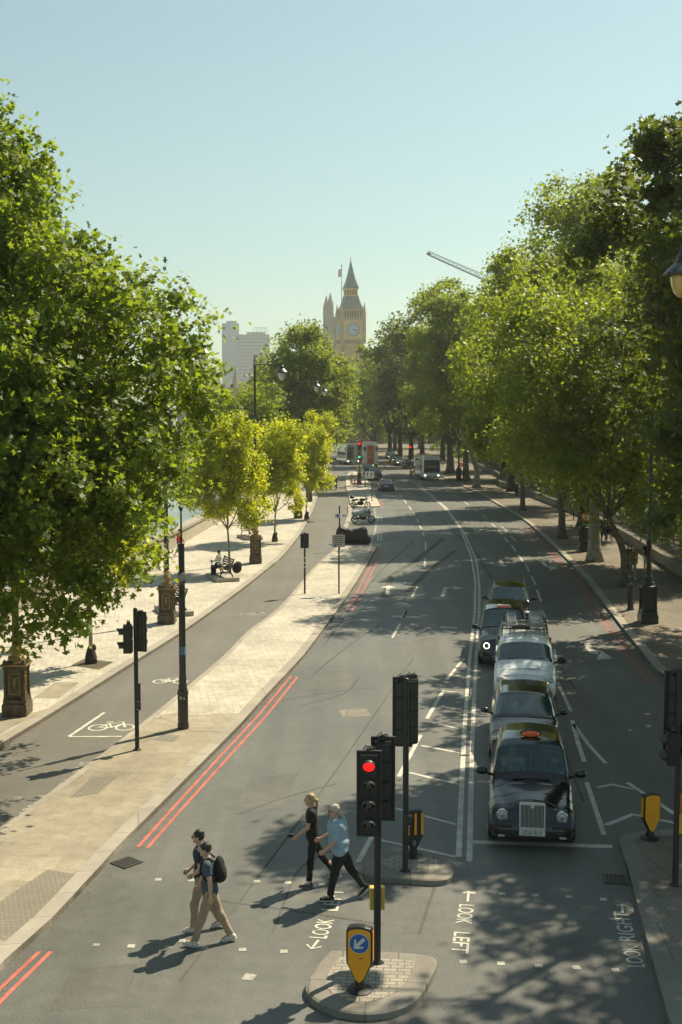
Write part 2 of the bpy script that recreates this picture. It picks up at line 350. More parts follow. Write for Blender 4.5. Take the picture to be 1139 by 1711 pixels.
mat('steel', (.35, .35, .34), .35, metal=.8, var=.15, scale=20)
mat('grille_chrome', (.72, .72, .69), .35, metal=.45)
mat('chrome', (.85, .84, .8), .22, metal=1)
mat('car_black', (.005, .006, .007), .2, coat=.7, spec=.4, var=.2, scale=2)
mat('car_grey', (.10, .105, .11), .25, metal=.4, coat=1)
mat('car_white', (.68, .69, .67), .28, coat=1, var=.05, scale=2.5)
mat('car_blue', (.02, .03, .05), .22, coat=1)
mat('bus_red', (.38, .025, .018), .3, coat=1)
mat('bus_orange', (.50, .06, .025), .4)
mat('coach_grey', (.22, .24, .24), .3, coat=1)
mat('coach_white', (.72, .75, .74), .25, coat=1)
mat('rubber', (.014, .014, .014), .85, var=.3, scale=10)
mat('trim_black', (.012, .012, .012), .55, var=.2, scale=10)
mat('plate_white', (.62, .60, .52), .4)
mat('ink', (.015, .015, .02), .6)
mat('decal_grey', (.22, .26, .28), .5)
mat('light_lens', (.45, .47, .46), .08, coat=1)
mat('head_on', (.9, .9, .8), .2, emit=(1, .95, .8), estr=1.6)
mat('amber_on', (.8, .4, .1), .2, emit=(1, .45, .12), estr=2.0)
mat('tail_red', (.28, .012, .012), .2, coat=1, emit=(1, .01, .01), estr=.12)
mat('taxi_orange', (.50, .12, .02), .35, emit=(1, .2, .03), estr=.08)
glass_mat('glass_clear', (.035, .075, .078), .55)
glass_mat('glass_dark', (.025, .055, .058), .85)
mat('cabin', (.03, .035, .038), .8)
mat('skin', (.50, .31, .21), .55, var=.06, scale=12)
mat('skin_pale', (.50, .30, .21), .55, var=.06, scale=12)
mat('skin_tan', (.36, .20, .125), .55, var=.06, scale=12)
mat('hair_black', (.012, .010, .009), .5, var=.3, scale=60, bump=.5, bscale=90)
mat('hair_white', (.42, .38, .31), .55, var=.15, scale=60, bump=.5, bscale=90)
mat('hair_blond', (.42, .29, .14), .55, var=.25, scale=60, bump=.5, bscale=90)
mat('cloth_navy', (.028, .032, .05), .9, var=.2, scale=7, bump=.3, bscale=25)
mat('cloth_slate', (.055, .075, .10), .9, var=.15, scale=7, bump=.3, bscale=25)
mat('cloth_black', (.011, .011, .012), .9, var=.3, scale=7, bump=.3, bscale=25)
mat('cloth_khaki', (.32, .24, .16), .9, var=.12, scale=7, bump=.3, bscale=25)
mat('cloth_sky', (.25, .36, .45), .9, var=.12, scale=7, bump=.3, bscale=25)
mat('cloth_white', (.62, .60, .55), .9, var=.08, scale=7)
mat('cloth_red', (.5, .045, .03), .9, var=.1, scale=7)
mat('cloth_denim', (.09, .15, .24), .9, var=.15, scale=9)
mat('cloth_olive', (.20, .16, .05), .9, var=.15, scale=9)
mat('shoe_white', (.55, .53, .48), .6, var=.1, scale=20)
mat('shoe_grey', (.08, .08, .085), .7, var=.2, scale=20)
mat('bark_pale', (.27, .24, .175), .9, var=.45, scale=3.5, bump=.8, bscale=9)
mat('bark', (.13, .10, .07), .95, var=.45, scale=4, bump=1, bscale=10)
mat('bark_dark', (.05, .04, .03), .95, var=.4, scale=3, bump=1, bscale=10)
mat('wood_slat', (.20, .12, .06), .7, var=.3, scale=6)
mat('honey_stone', (.46, .31, .14), .85, var=.14, scale=.25)
mat('honey_pale', (.58, .42, .19), .8, var=.1, scale=.3)
mat('palace_stone', (.25, .21, .15), .85, var=.18, scale=.2)
mat('iron_roof', (.10, .125, .13), .5, var=.2, scale=.3)
mat('window_dark', (.03, .035, .04), .3)
mat('dial', (.42, .55, .62), .5)
mat('dial_ink', (.03, .07, .13), .5)
mat('gilt', (.55, .37, .08), .35, metal=.6)
mat('concrete', (.27, .27, .26), .8, var=.1, scale=.1)
mat('tower_glass', (.10, .27, .40), .12, var=.2, scale=.05, coat=1)
mat('tower_glass_dark', (.12, .18, .21), .15, coat=1)
mat('crane_steel', (.14, .16, .17), .6)
mat('water', (.06, .08, .07), .08, bump=.6, bscale=1.2)
mat('cover_black', (.016, .015, .014), .65, var=.3, scale=6, bump=.5, bscale=14)
mat('cover_silver', (.36, .40, .42), .5, var=.12, scale=6, bump=.4, bscale=18)
mat('bike_red', (.42, .05, .04), .4)
mat('sign_buff', (.52, .45, .40), .6)
mat('hill_green', (.05, .08, .03), .9, var=.3, scale=.05)
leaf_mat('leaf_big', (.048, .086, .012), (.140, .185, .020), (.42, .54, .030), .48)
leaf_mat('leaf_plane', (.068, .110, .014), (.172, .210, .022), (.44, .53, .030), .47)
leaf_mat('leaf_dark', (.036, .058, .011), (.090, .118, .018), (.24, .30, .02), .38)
leaf_mat('leaf_young', (.17, .22, .015), (.31, .345, .020), (.82, .85, .02), .56)
leaf_mat('litter', (.13, .085, .035), (.24, .17, .07), (.2, .14, .05), .1)
# ------------------------------------------------------------------ ground, roads, kerbs, markings
def P2(L, z=0.0): return [G(x, y, z)[:2] for x, y in L]
def offset(line, d):
    """shift a polyline sideways, positive = to its left"""
    L = [np.array(p, float) for p in line]; o = []
    for i, p in enumerate(L):
        a = L[max(i - 1, 0)]; b = L[min(i + 1, len(L) - 1)]; t = (b - a) / (np.linalg.norm(b - a) + 1e-9); o.append(p + d * np.array([-t[1], t[0]]))
    return o
def resample(line, step):
    L = [np.array(p, float)[:2] for p in line]
    s = [0]
    for a, b in zip(L, L[1:]): s.append(s[-1] + np.linalg.norm(b - a))
    n = max(2, int(s[-1] / step) + 1); q = np.linspace(0, s[-1], n)
    return [np.array([np.interp(t, s, [p[0] for p in L]), np.interp(t, s, [p[1] for p in L])]) for t in q]
def smooth_line(line, step=1.0, it=6):
    L = np.array(resample(line, step))
    for _ in range(it): L[1:-1] = .5 * L[1:-1] + .25 * (L[:-2] + L[2:])
    return list(L)
def slab(name, poly, z0, z1, mt, parent=None, sides=None):
    """flat slab with triangulated top and vertical sides"""
    bm = bmesh.new(); vs = [bm.verts.new((p[0], p[1], z1)) for p in poly]; f = bm.faces.new(vs)
    if f.calc_area() and f.normal.z < 0: pass
    bm.normal_update()
    if f.normal.z < 0: f.normal_flip()
    bmesh.ops.triangulate(bm, faces=[f])
    if z0 is not None:
        lo = [bm.verts.new((p[0], p[1], z0)) for p in poly]; n = len(poly)
        for i in range(n): bm.faces.new((vs[i], vs[(i + 1) % n], lo[(i + 1) % n], lo[i]))
    me = bpy.data.meshes.new(name); bm.to_mesh(me); bm.free(); me.materials.append(MATS[mt]); o = link(bpy.data.objects.new(name, me))
    if parent: o.parent = parent
    return o
def strip(mb, line, w, z, m=0, h=None):
    """ribbon of width w centred on a polyline; with h it becomes a solid kerb down to z-h"""
    a = offset(line, w / 2); b = offset(line, -w / 2); n = len(a)
    V = [(*p, z) for p in a] + [(*p, z) for p in b]; Fc = [(i, n + i, n + i + 1, i + 1) for i in range(n - 1)]
    if h:
        V += [(*p, z - h) for p in a] + [(*p, z - h) for p in b]
        Fc += [(2 * n + i, i, i + 1, 2 * n + i + 1) for i in range(n - 1)] + [(n + i, 3 * n + i, 3 * n + i + 1, n + i + 1) for i in range(n - 1)]
        Fc += [(0, 2 * n, 3 * n, n), (n - 1, 2 * n - 1, 4 * n - 1, 3 * n - 1)]
    mb.add(V, Fc, m)
Zp = 0.12   # pavement height
KL = [np.array(p) for p in [(-15.5, -30), (-14.2, -5), (-12.3, 12)]] + [np.array(p) for p in P2([(0, 1243), (52, 1212), (105, 1180), (211, 1113), (302, 1057), (400, 987), (473, 929), (504, 889), (522, 855), (534, 818), (543, 797)], Zp)] + [np.array(p) for p in [(-2.4, 200), (-3.5, 240), (-8, 300), (-18, 380), (-40, 500)]]
KL = smooth_line(KL, 1.5, 3)
WL = smooth_line([(-25, -30), (-23, 0), (-19.5, 26), (-16.5, 40), (-13.6, 58), (-11.3, 78), (-9.8, 110), (-9.6, 150), (-9.8, 200), (-11, 240), (-15, 300), (-26, 380), (-48, 500)], 2, 2)
slab('ground', [(-60, 5200)] + [tuple(p) for p in WL[::-1]] + [(-25, -60), (2600, -60), (2600, 5200)], None, -0.03, 'earth').__setitem__('kind', 'structure')
wp = link(bpy.data.objects.new('river', bpy.data.meshes.new('river'))); wp.data.from_pydata([(-3000, -80, -4.2), (2700, -80, -4.2), (2700, 5600, -4.2), (-3000, 5600, -4.2)], [], [(0, 1, 2, 3)]); wp.data.materials.append(MATS['water']); structure(wp)
KRf = smooth_line(P2([(740, 797), (775, 812), (810, 829), (880, 871), (929, 916), (978, 965), (1027, 1032), (1055, 1067), (1111, 1137)], Zp), 1.5, 2)
far_r = [(14.6, 195), (13, 230), (6, 290), (-4, 360), (-22, 470)]
KRfull = [np.array(p) for p in far_r[::-1]] + KRf
KRfull += [np.array(p) for p in [(12.2, 34.5), (14.5, 31), (19, 27.5), (30, 22.5), (42, 18)]]
KRfull = smooth_line(KRfull, 1.5, 2)
road = structure(slab('road', [tuple(p) for p in KL] + [(-30, 520)] + [(60, 520), (60, -30)], None, 0.0, 'asphalt'))
slab('kerb_backing', [(-40, 500), (-60, 520), (-60, 640), (60, 640), (60, 520), (-30, 520)], None, -0.002, 'asphalt').__setitem__('kind', 'structure')
# left promenade
prom = structure(slab('promenade', [tuple(p) for p in KL] + [tuple(p) for p in WL[::-1]], -0.02, Zp, 'paving_pale'))
kb = MB(); strip(kb, offset(KL, .17), .34, Zp + .006, h=Zp + .02); o = kb.build('kerb_stones', ['granite_kerb'], prom)
tp = MB(); tp2 = MB()
for quad in ([(161, 1164), (205, 1145), (130, 1140), (56, 1165)],):
    pass
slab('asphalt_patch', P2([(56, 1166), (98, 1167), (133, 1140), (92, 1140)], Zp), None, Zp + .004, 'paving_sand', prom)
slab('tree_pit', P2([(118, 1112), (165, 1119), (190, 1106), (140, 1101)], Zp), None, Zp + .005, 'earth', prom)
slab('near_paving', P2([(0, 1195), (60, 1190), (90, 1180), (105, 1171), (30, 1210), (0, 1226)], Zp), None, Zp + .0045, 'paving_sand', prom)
# cycle track surface
IL = smooth_line([(-12.0, 4), (-11.2, 14)] + [tuple(p) for p in P2([(-120, 1490), (0, 1392), (63, 1348), (126, 1300), (197, 1247), (246, 1208), (295, 1168), (375, 1100), (411, 1061), (458, 1027), (482, 1002), (522, 953), (562, 916)])], .8, 2)
ILf = P2([(562, 916), (577, 884), (585, 860), (583, 836), (577, 803), (575, 790), (572, 782)])
trk = structure(slab('cycle_track', [tuple(p) for p in KL if 4 < p[1] < 215] + [tuple(p) for p in (IL + smooth_line(ILf, 1.5, 1))[::-1]], None, 0.004, 'asphalt_track'))
# separator pavement between track and road
IR = smooth_line([(-11.2, 6)] + [tuple(p) for p in P2([(-60, 1690), (0, 1621), (47, 1579), (84, 1553), (129, 1495), (169, 1458), (187, 1432), (240, 1380), (316, 1303), (400, 1218), (440, 1172), (507, 1100), (540, 1055), (565, 1021), (590, 984), (614, 944), (630, 916)])], .8, 1)
ysp = 34.2
def cut(L, lo, hi): return [tuple(p) for p in L if lo <= p[1] <= hi]
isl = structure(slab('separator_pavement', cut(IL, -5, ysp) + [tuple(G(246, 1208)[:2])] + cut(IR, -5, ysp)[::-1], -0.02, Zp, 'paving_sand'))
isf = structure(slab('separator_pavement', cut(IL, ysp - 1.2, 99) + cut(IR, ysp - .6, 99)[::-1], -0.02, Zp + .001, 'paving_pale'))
kb = MB(); strip(kb, offset(IR, .16), .32, Zp + .006, h=Zp + .02); strip(kb, offset(IL, -.09), .18, Zp + .006, h=Zp + .02); kb.build('kerb_stones', ['granite_kerb'], isl)
slab('tactile_paving', P2([(79, 1453), (137, 1463), (100, 1512), (32, 1577), (-40, 1562), (-20, 1520)], Zp), None, Zp + .004, 'tactile', isl)
slab('tactile_paving', P2([(155, 1298), (196, 1298), (163, 1326), (116, 1333)], Zp), None, Zp + .004, 'tactile', isl)
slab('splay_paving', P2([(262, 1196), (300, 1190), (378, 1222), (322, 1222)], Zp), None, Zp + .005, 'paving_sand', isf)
slab('inspection_cover', P2([(256, 1236), (272, 1228), (302, 1229), (290, 1239)], Zp), None, Zp + .005, 'granite_dark', isl)
# separator beyond the motorcycle bay
sf = P2([(624, 848), (635, 847), (627, 830), (619, 812), (609, 798), (600, 790), (585, 789), (577, 797), (578, 817), (583, 834), (586, 846), (600, 848)])
sfo = structure(slab('separator_pavement', [tuple(p) for p in sf], -0.02, Zp, 'paving_pale'))
kb = MB(); strip(kb, P2([(562, 914), (577, 884), (585, 860), (584, 846)]), .38, Zp + .004, h=Zp + .02); kb.build('kerb_stones', ['granite_kerb'], sfo)
# right pavement
XR = [tuple(p) for p in KRfull]
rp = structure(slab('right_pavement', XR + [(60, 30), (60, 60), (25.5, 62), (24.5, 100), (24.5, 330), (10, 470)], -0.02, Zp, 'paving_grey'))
kb = MB(); strip(kb, offset(KRfull, .17), .34, Zp + .006, h=Zp + .02); kb.build('kerb_stones', ['granite_kerb'], rp)
CR = P2([(1250, 1366), (1139, 1384), (1064, 1390), (1042, 1394), (1033, 1402), (1036, 1415), (1046, 1439), (1064, 1507), (1089, 1600), (1118, 1704)], Zp)
CR = [(14, 24.6)] + [tuple(p) for p in CR] + [(5.7, 10), (6.2, -20)]
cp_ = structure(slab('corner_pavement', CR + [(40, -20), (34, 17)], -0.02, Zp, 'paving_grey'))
kb = MB(); strip(kb, offset(CR[1:], .17), .34, Zp + .006, h=Zp + .02); kb.build('kerb_stones', ['granite_dark'], cp_)
slab('tactile_paving', P2([(1088, 1500), (1180, 1500), (1240, 1640), (1132, 1640)], Zp), None, Zp + .004, 'tactile', cp_)
# ---- traffic islands
def island(label, top, inner, mt='island_block'):
    t = thing('traffic_island', label, 'traffic island', (*np.mean(top, 0), 0))
    c = np.mean(top, 0); T = [np.array(p) - c for p in top]; I = [np.array(p) - c for p in inner]
    T = T + [T[0]]; T = smooth_line(T, .12, 2)[:-1]
    # rounded kerb: bottom ring a little wider
    bm = bmesh.new()
    rings = []
    for d, z in ((.02, 0.0), (.015, Zp - .02), (-.02, Zp), (-.06, Zp + .004)):
        rings.append([bm.verts.new((*(p * (1 + d / max(.3, np.linalg.norm(p)))), z)) for p in T])
    n = len(T)
    for a, b in zip(rings, rings[1:]):
        for i in range(n): bm.faces.new((a[i], a[(i + 1) % n], b[(i + 1) % n], b[i]))
    f = bm.faces.new(rings[-1]); bmesh.ops.recalc_face_normals(bm, faces=bm.faces); bmesh.ops.triangulate(bm, faces=[f])
    me = bpy.data.meshes.new('kerb'); bm.to_mesh(me); bm.free(); me.materials.append(MATS['granite_dark']); k = link(bpy.data.objects.new('kerb', me)); k.parent = t
    slab('block_paving', [tuple(p) for p in I], None, Zp + .010, mt, t)
    return t
island('near concrete traffic island carrying the blue arrow bollard and red signal',
       P2([(552, 1588), (539, 1601), (524, 1621), (511, 1644), (511, 1656), (525, 1669), (555, 1684), (590, 1692), (625, 1693), (655, 1688), (684, 1678), (703, 1660), (717, 1634), (729, 1612), (730, 1597), (680, 1592), (620, 1588)], Zp),
       P2([(562, 1605), (548, 1628), (543, 1647), (556, 1662), (585, 1675), (612, 1677), (640, 1668), (668, 1655), (684, 1630), (695, 1607), (640, 1601), (575, 1597)], Zp))
island('farther traffic island with rounded kerb beneath the back-turned signals',
       P2([(598, 1455), (612, 1441), (637, 1428), (671, 1420), (714, 1424), (740, 1432), (756, 1445), (758, 1458), (748, 1469), (720, 1470), (670, 1466), (612, 1462)], Zp),
       P2([(636, 1441), (652, 1433), (675, 1428), (711, 1431), (730, 1439), (733, 1450), (728, 1460), (690, 1459), (650, 1453)], Zp))
# ---- markings
Zm = 0.006
def stroke(mb, pts, w, px=True, z=Zm, m=0, step=None):
    L = P2(pts) if px else [np.array(p) for p in pts]
    if step: L = smooth_line(L, step, 2)
    strip(mb, L, w, z, m)
def poly(mb, pts, px=True, z=Zm, m=0):
    L = P2(pts) if px else pts
    a = sum(L[i][0] * L[(i + 1) % len(L)][1] - L[(i + 1) % len(L)][0] * L[i][1] for i in range(len(L)))
    if a < 0: L = L[::-1]
    mb.add([(p[0], p[1], z) for p in L], [tuple(range(len(L)))], m)
M1 = MB()
stroke(M1, [(766, 1432), (775, 1230), (784, 1105), (793, 1025), (794, 972), (787, 930), (768, 881), (740, 846), (711, 823), (684, 801)], .12, step=1.0)
stroke(M1, [(784, 1440), (789, 1230), (795, 1105), (800, 1030), (801, 983), (796, 937), (775, 889), (746, 849), (716, 823), (688, 801)], .12, step=1.0)
M1.build('centre_line', ['paint_white'], road)
M2 = MB()
for a, b in [((659, 812), (664, 820)), ((667, 826), (671, 831)), ((674, 834), (679, 841)), ((683, 846), (687, 852)), ((690, 856), (693, 862)), ((696, 867), (699, 873)), ((701, 878), (704, 884)), ((706, 889), (708, 896)),
             ((711, 905), (711, 920)), ((710, 933), (709, 948)), ((697, 980), (688, 998)), ((681, 1018), (674, 1032)), ((668, 1042), (655, 1066)),
             ((775, 1100), (746, 1136)), ((741, 1153), (713, 1201)), ((703, 1228), (666, 1298)), ((621, 1398), (598, 1441))]:
    stroke(M2, [a, b], .11)
M2.build('lane_dash', ['paint_white'], road)
M3 = MB()
for a, b in [((761, 1129), (774, 1131)), ((744, 1155), (773, 1158)), ((737, 1180), (770, 1186)), ((721, 1208), (769, 1218)), ((703, 1246), (768, 1258)), ((683, 1291), (766, 1311)), ((657, 1350), (762, 1378)), ((636, 1404), (761, 1432))]:
    stroke(M3, [a, b], .11)
M3.build('hatching', ['paint_white'], road)
M4 = MB()
for a, b in [((931, 1140), (954, 1189)), ((905, 1020), (914, 1038)), ((897, 986), (904, 1005)), ((888, 963), (895, 978)), ((878, 942), (884, 955)), ((866, 927), (873, 938)), ((854, 911), (862, 921)), ((842, 898), (850, 907)), ((832, 886), (839, 893)), ((821, 875), (828, 881)),
             ((805, 861), (812, 867)), ((792, 850), (798, 855)), ((775, 838), (783, 844)), ((757, 826), (766, 832)), ((742, 816), (750, 821)), ((926, 1085), (930, 1108)), ((980, 1307), (1009, 1395)), ((700, 803), (705, 812)), ((708, 817), (712, 823)),
             ((838, 880), (846, 887)), ((853, 896), (862, 904))]:
    stroke(M4, [a, b], .11)
stroke(M4, [(956, 1204), (965, 1240), (976, 1273)], .12); stroke(M4, [(958, 1210), (982, 1243), (1012, 1276)], .11)
M4.build('lane_dash', ['paint_white'], road)
M5 = MB(); stroke(M5, [(998, 1316), (1022, 1311), (1064, 1320)], .12); stroke(M5, [(1048, 1308), (1085, 1332), (1122, 1357), (1180, 1395)], .12); stroke(M5, [(1012, 1379), (1057, 1361), (1100, 1370), (1150, 1380)], .14)
M5.build('chevron', ['paint_white'], road)
M6 = MB(); stroke(M6, [(789, 1407), (1023, 1415)], .20); M6.build('stop_line', ['paint_white'], road)
M7 = MB()
for x, y in [(789, 1492), (839, 1494), (894, 1496), (950, 1499), (1008, 1503), (774, 1607), (837, 1610), (900, 1614), (963, 1617), (1028, 1621), (264, 1470), (319, 1471), (429, 1473), (481, 1475), (538, 1478), (558, 1479), (219, 1581), (342, 1584), (405, 1587), (474, 1590)]:
    c = G(x, y)[:2]; a = R(rng.uniform(-6, 6)); u = np.array([math.cos(a), math.sin(a)]) * .062; v = np.array([-math.sin(a), math.cos(a)]) * .062
    poly(M7, [c - u - v, c + u - v, c + u + v, c - u + v], px=False)
c = G(416, 1633)[:2]; u = np.array([.09, -.02]); v = np.array([.03, .10]); poly(M7, [c - u - v, c + u - v, c + u + v, c - u + v], px=False)
M7.build('crossing_stud', ['paint_stud'], road)
M7b = MB()
for x, y in [(161, 1579), (281, 1582), (305, 1572)]: c = G(x, y)[:2]; poly(M7b, [c + (-.06, -.06), c + (.06, -.05), c + (.05, .06), c + (-.06, .05)], px=False)
for x in (68, 100, 30): c = G(x * 1.0, 1331 if x > 50 else 1333)[:2]; poly(M7b, [c + (-.08, -.07), c + (.08, -.07), c + (.08, .07), c + (-.08, .07)], px=False)
M7b.build('worn_stud', ['paint_faint'], road)
# red lines
M8 = MB()
for L in ([(230, 1416), (300, 1338), (375, 1256), (430, 1197), (486, 1130)], [(246, 1417), (316, 1338), (390, 1256), (444, 1197), (497, 1131)],
          [(578, 1020), (597, 988), (612, 958), (634, 918)], [(588, 1020), (606, 990), (620, 958), (641, 918)], [(-30, 1688), (0, 1652), (66, 1590)], [(-30, 1712), (0, 1674), (85, 1590)],
          [(630, 835), (636, 846)], [(634, 835), (641, 846)]):
    stroke(M8, L, .078, z=.0055)
KRd = lambda d: [p for p in offset(KRf, -d) if 20 < p[1] < 95] + []
M8.build('red_line', ['paint_red'], road)
M8 = MB()
for d in (.34, .60): stroke(M8, [tuple(p) for p in KRd(d)], .085, px=False, z=.0055)
M8.build('red_line', ['paint_red_worn'], road)
# arrows
def arrow(mb, c, ang, L=2.0, kind='up', w=.15, flip=1, hw=.42):
    ca, sa = math.cos(ang), math.sin(ang); T = lambda x, y: (c[0] + ca * x * flip - sa * y, c[1] + sa * x * flip + ca * y)
    if kind == 'up':
        poly(mb, [T(-w / 2, -L / 2), T(w / 2, -L / 2), T(w / 2, L / 2 - .9), T(-w / 2, L / 2 - .9)], px=False); poly(mb, [T(-hw, L / 2 - .9), T(hw, L / 2 - .9), T(0, L / 2)], px=False)
    else:
        poly(mb, [T(-w / 2, -L / 2), T(w / 2, -L / 2), T(w / 2, L / 2 - .6), T(-w / 2, L / 2 - .3)], px=False)
        poly(mb, [T(w / 2, L / 2 - .6), T(.45, L / 2 - .6), T(.45, L / 2 - .3), T(-w / 2, L / 2 - .3)], px=False); poly(mb, [T(.45, L / 2 - 1.0), T(.95, L / 2 - .45), T(.45, L / 2 + .1)], px=False)
M9 = MB()
arrow(M9, G(648, 986)[:2], R(-4), 3.4, 'up', .2); arrow(M9, G(742, 988)[:2], R(-8), 3.4, 'turn', .22)
arrow(M9, G(838, 941)[:2], R(176), 3.6, 'up', .2)
stroke(M9, [(905, 938), (912, 946), (920, 948)], .22); poly(M9, [(918, 944), (932, 950), (918, 953)])
poly(M9, [(975, 1074), (986, 1073), (991, 1085), (1003, 1090), (1001, 1095), (985, 1091), (978, 1083)]); poly(M9, [(1001, 1086), (1024, 1100), (997, 1103)])
poly(M9, [(654, 1028.5), (700, 1030), (700, 1032.5), (654, 1031)]); poly(M9, [(736, 1046.5), (763, 1048), (763, 1050.5), (736, 1049)])
poly(M9, [(676, 1019), (681, 1019), (678, 1028), (673, 1028)])
stroke(M9, [(672, 866), (678, 868)], .2); stroke(M9, [(792, 884), (800, 888), (804, 884)], .3)
M9.build('arrow_marking', ['paint_white'], road)
# worded markings
def words(txt, pa, pb, h, parent=road, m='paint_white', z=Zm, sy=1.0):
    """text whose reading direction runs from photo point pa to pb"""
    a = G(*pa); b = G(*pb); d = (b - a)[:2]; L = np.linalg.norm(d); d = d / L; n = np.array([-d[1], d[0]])
    V, Fc = text_mesh(txt, 1.0); V[:, 0] -= (V[:, 0].max() + V[:, 0].min()) / 2; V[:, 1] -= (V[:, 1].max() + V[:, 1].min()) / 2
    V[:, 0] *= L / (V[:, 0].max() - V[:, 0].min()); V[:, 1] *= h / (V[:, 1].max() - V[:, 1].min()); c = (a + b)[:2] / 2
    W_ = [(c[0] + d[0] * v[0] + n[0] * v[1], c[1] + d[1] * v[0] + n[1] * v[1], z) for v in V]
    return MB().add(W_, Fc).build('road_lettering', [m], parent)
words('LOOK', (531, 1568), (545, 1536), .30); words('LEFT', (550, 1522), (562, 1486), .30)
words('LOOK', (780, 1512), (774, 1544), .28); words('LEFT', (772, 1558), (768, 1593), .28)
words('LOOK', (1064, 1616), (1051, 1580), .28); words('RIGHT', (1049, 1573), (1037, 1524), .28)
words('BOTH', (96, 1326), (118, 1303), .36, m='paint_faint', z=.009); words('WAYS', (124, 1293), (146, 1274), .36, m='paint_faint', z=.009); words('LOOK', (40, 1360), (70, 1340), .36, m='paint_faint', z=.009)
M10 = MB()
def small_arrow(mb, pa, pb, s=.1):
    a = G(*pa)[:2]; b = G(*pb)[:2]; d = (b - a) / np.linalg.norm(b - a); n = np.array([-d[1], d[0]])
    strip(mb, [a, b], .045, Zm + .001); strip(mb, [b + n * s - d * s, b, b - n * s - d * s], .045, Zm + .0015)
small_arrow(M10, (532, 1571), (520, 1586), .13); small_arrow(M10, (781, 1507), (783, 1490), .10); small_arrow(M10, (1040, 1526), (1039, 1511), .10)
M10.build('arrow_marking', ['paint_white'], road)
# cycle symbols: two wheels, frame, handlebar
def cycle_symbol(c, ang, s=1.0, lx=1.0, m='paint_faint'):
    mb = MB(); ca, sa = math.cos(ang), math.sin(ang)
    T = lambda x, y: np.array([c[0] + s * (ca * x - sa * y * lx), c[1] + s * (sa * x + ca * y * lx)])
    k = [0]
    def st(pts, w=.07): k[0] += 1; strip(mb, [T(*p) for p in pts], w, .009 + .0004 * k[0])
    for cx in (-.45, .45): st([(cx + .3 * math.cos(t), .3 * math.sin(t)) for t in np.linspace(0, 2 * PI, 18)])
    st([(-.45, 0), (-.15, .42), (.32, .42), (.0, 0), (-.45, 0)]); st([(-.15, .42), (0, 0)]); st([(.45, 0), (.28, .58), (.12, .58)]); st([(-.28, .56), (-.05, .56)])
    return mb.build('cycle_symbol', [m], trk)
cycle_symbol(G(186, 1216)[:2], R(2), .85, 1.25, 'paint_white'); cycle_symbol(G(284, 1139)[:2], R(0), .75, 1.2, 'paint_white'); cycle_symbol(G(427, 1027)[:2], R(0), .95, 1.2); cycle_symbol(G(530, 877)[:2], 0, 1.0, 1.3); cycle_symbol(G(542, 852)[:2], 0, 1.0, 1.5)
mb = MB(); strip(mb, P2([(174, 1191), (115, 1231)]), .10, .0095); strip(mb, P2([(115, 1231.5), (203, 1231)]), .10, .0105)
mb.build('stop_line', ['paint_white'], trk)
# dotted bay edge, bay lettering
mb = MB(); L = resample(smooth_line(P2([(619, 913), (627, 886), (629, 868), (625, 850)]), 1, 2), .45)
for a, b in list(zip(L, L[1:]))[::2]: strip(mb, [a, b], .12, Zm)
for y0, y1 in ((894, 903), (864, 871)):
    for q in range(3): yy = y0 + (y1 - y0) * q / 2; stroke(mb, [(631, yy), (637, yy)], .16)
    stroke(mb, [(631.5, y0), (631, y1)], .1, z=.0068); stroke(mb, [(636.5, y0), (637, y1)], .1, z=.0068)
mb.build('bay_marking', ['paint_white'], road)
# seams, patches and covers in the carriageway
mb = MB()
for L in ([(560, 1265), (640, 1160), (700, 1100)],): pass
for L, wd in (([(540, 1080), (590, 1010), (640, 950), (690, 905)], .10), ([(470, 1170), (560, 1155), (620, 1150)], .07), ([(520, 1130), (580, 1080), (640, 1040)], .08), ([(640, 1000), (655, 960), (690, 940), (740, 900)], .35), ([(680, 990), (720, 950), (760, 920)], .3),
              ([(500, 1180), (580, 1160), (600, 1130)], .08), ([(400, 1360), (480, 1330), (560, 1310)], .07), ([(560, 1420), (500, 1440), (455, 1560)], .05), ([(690, 1100), (560, 1290), (420, 1480), (300, 1640)], .045), ([(330, 1500), (480, 1520), (640, 1545)], .05), ([(740, 1440), (700, 1560)], .06), ([(860, 1120), (935, 1240), (975, 1340)], .06), ([(820, 960), (880, 1040), (960, 1150)], .08), ([(740, 870), (800, 930), (840, 1000)], .12)):
    stroke(mb, L, wd, z=.0022 + .0001 * len(mb.v) / 50, step=.5)
mb.build('tar_seam', ['tar_patch'], road)
mb = MB()
for q in ([(520, 1120), (600, 1120), (585, 1150), (500, 1152)], [(420, 1300), (500, 1290), (470, 1350), (385, 1362)], [(640, 1500), (720, 1500), (715, 1560), (630, 1560)], [(860, 1530), (990, 1540), (1010, 1600), (870, 1590)], [(120, 1620), (230, 1610), (210, 1680), (80, 1690)], [(690, 1070), (740, 1060), (730, 1085), (680, 1095)], [(905, 1180), (935, 1180), (950, 1215), (918, 1215)]): poly(mb, q, z=.0018)
mb.build('asphalt_repair', ['asphalt_repair'], road)
mb = MB(); poly(mb, [(566, 1186), (612, 1184), (620, 1197), (572, 1199)], z=.003); poly(mb, [(757, 1440), (787, 1440), (790, 1452), (760, 1452)], z=.003); mb.build('inspection_cover', ['granite_dark'], road)
def gully(c, ang, label):
    t = thing('drain_grate', label, 'drain grate', (*c, 0), ang); mb = MB(); mb.box((0, 0, .006), (.46, .46, .008), 0)
    for q in range(6): mb.box((-.18 + q * .072, 0, .014), (.036, .40, .012), 1)
    for s in (-1, 1): mb.box((0, s * .215, .013), (.46, .03, .012), 1); mb.box((s * .215, 0, .0135), (.03, .46, .012), 1)
    mb.build('grate', ['ink', 'steel_dark'], t)
mat('steel_dark', (.07, .065, .055), .5, metal=.5, var=.3, scale=20)
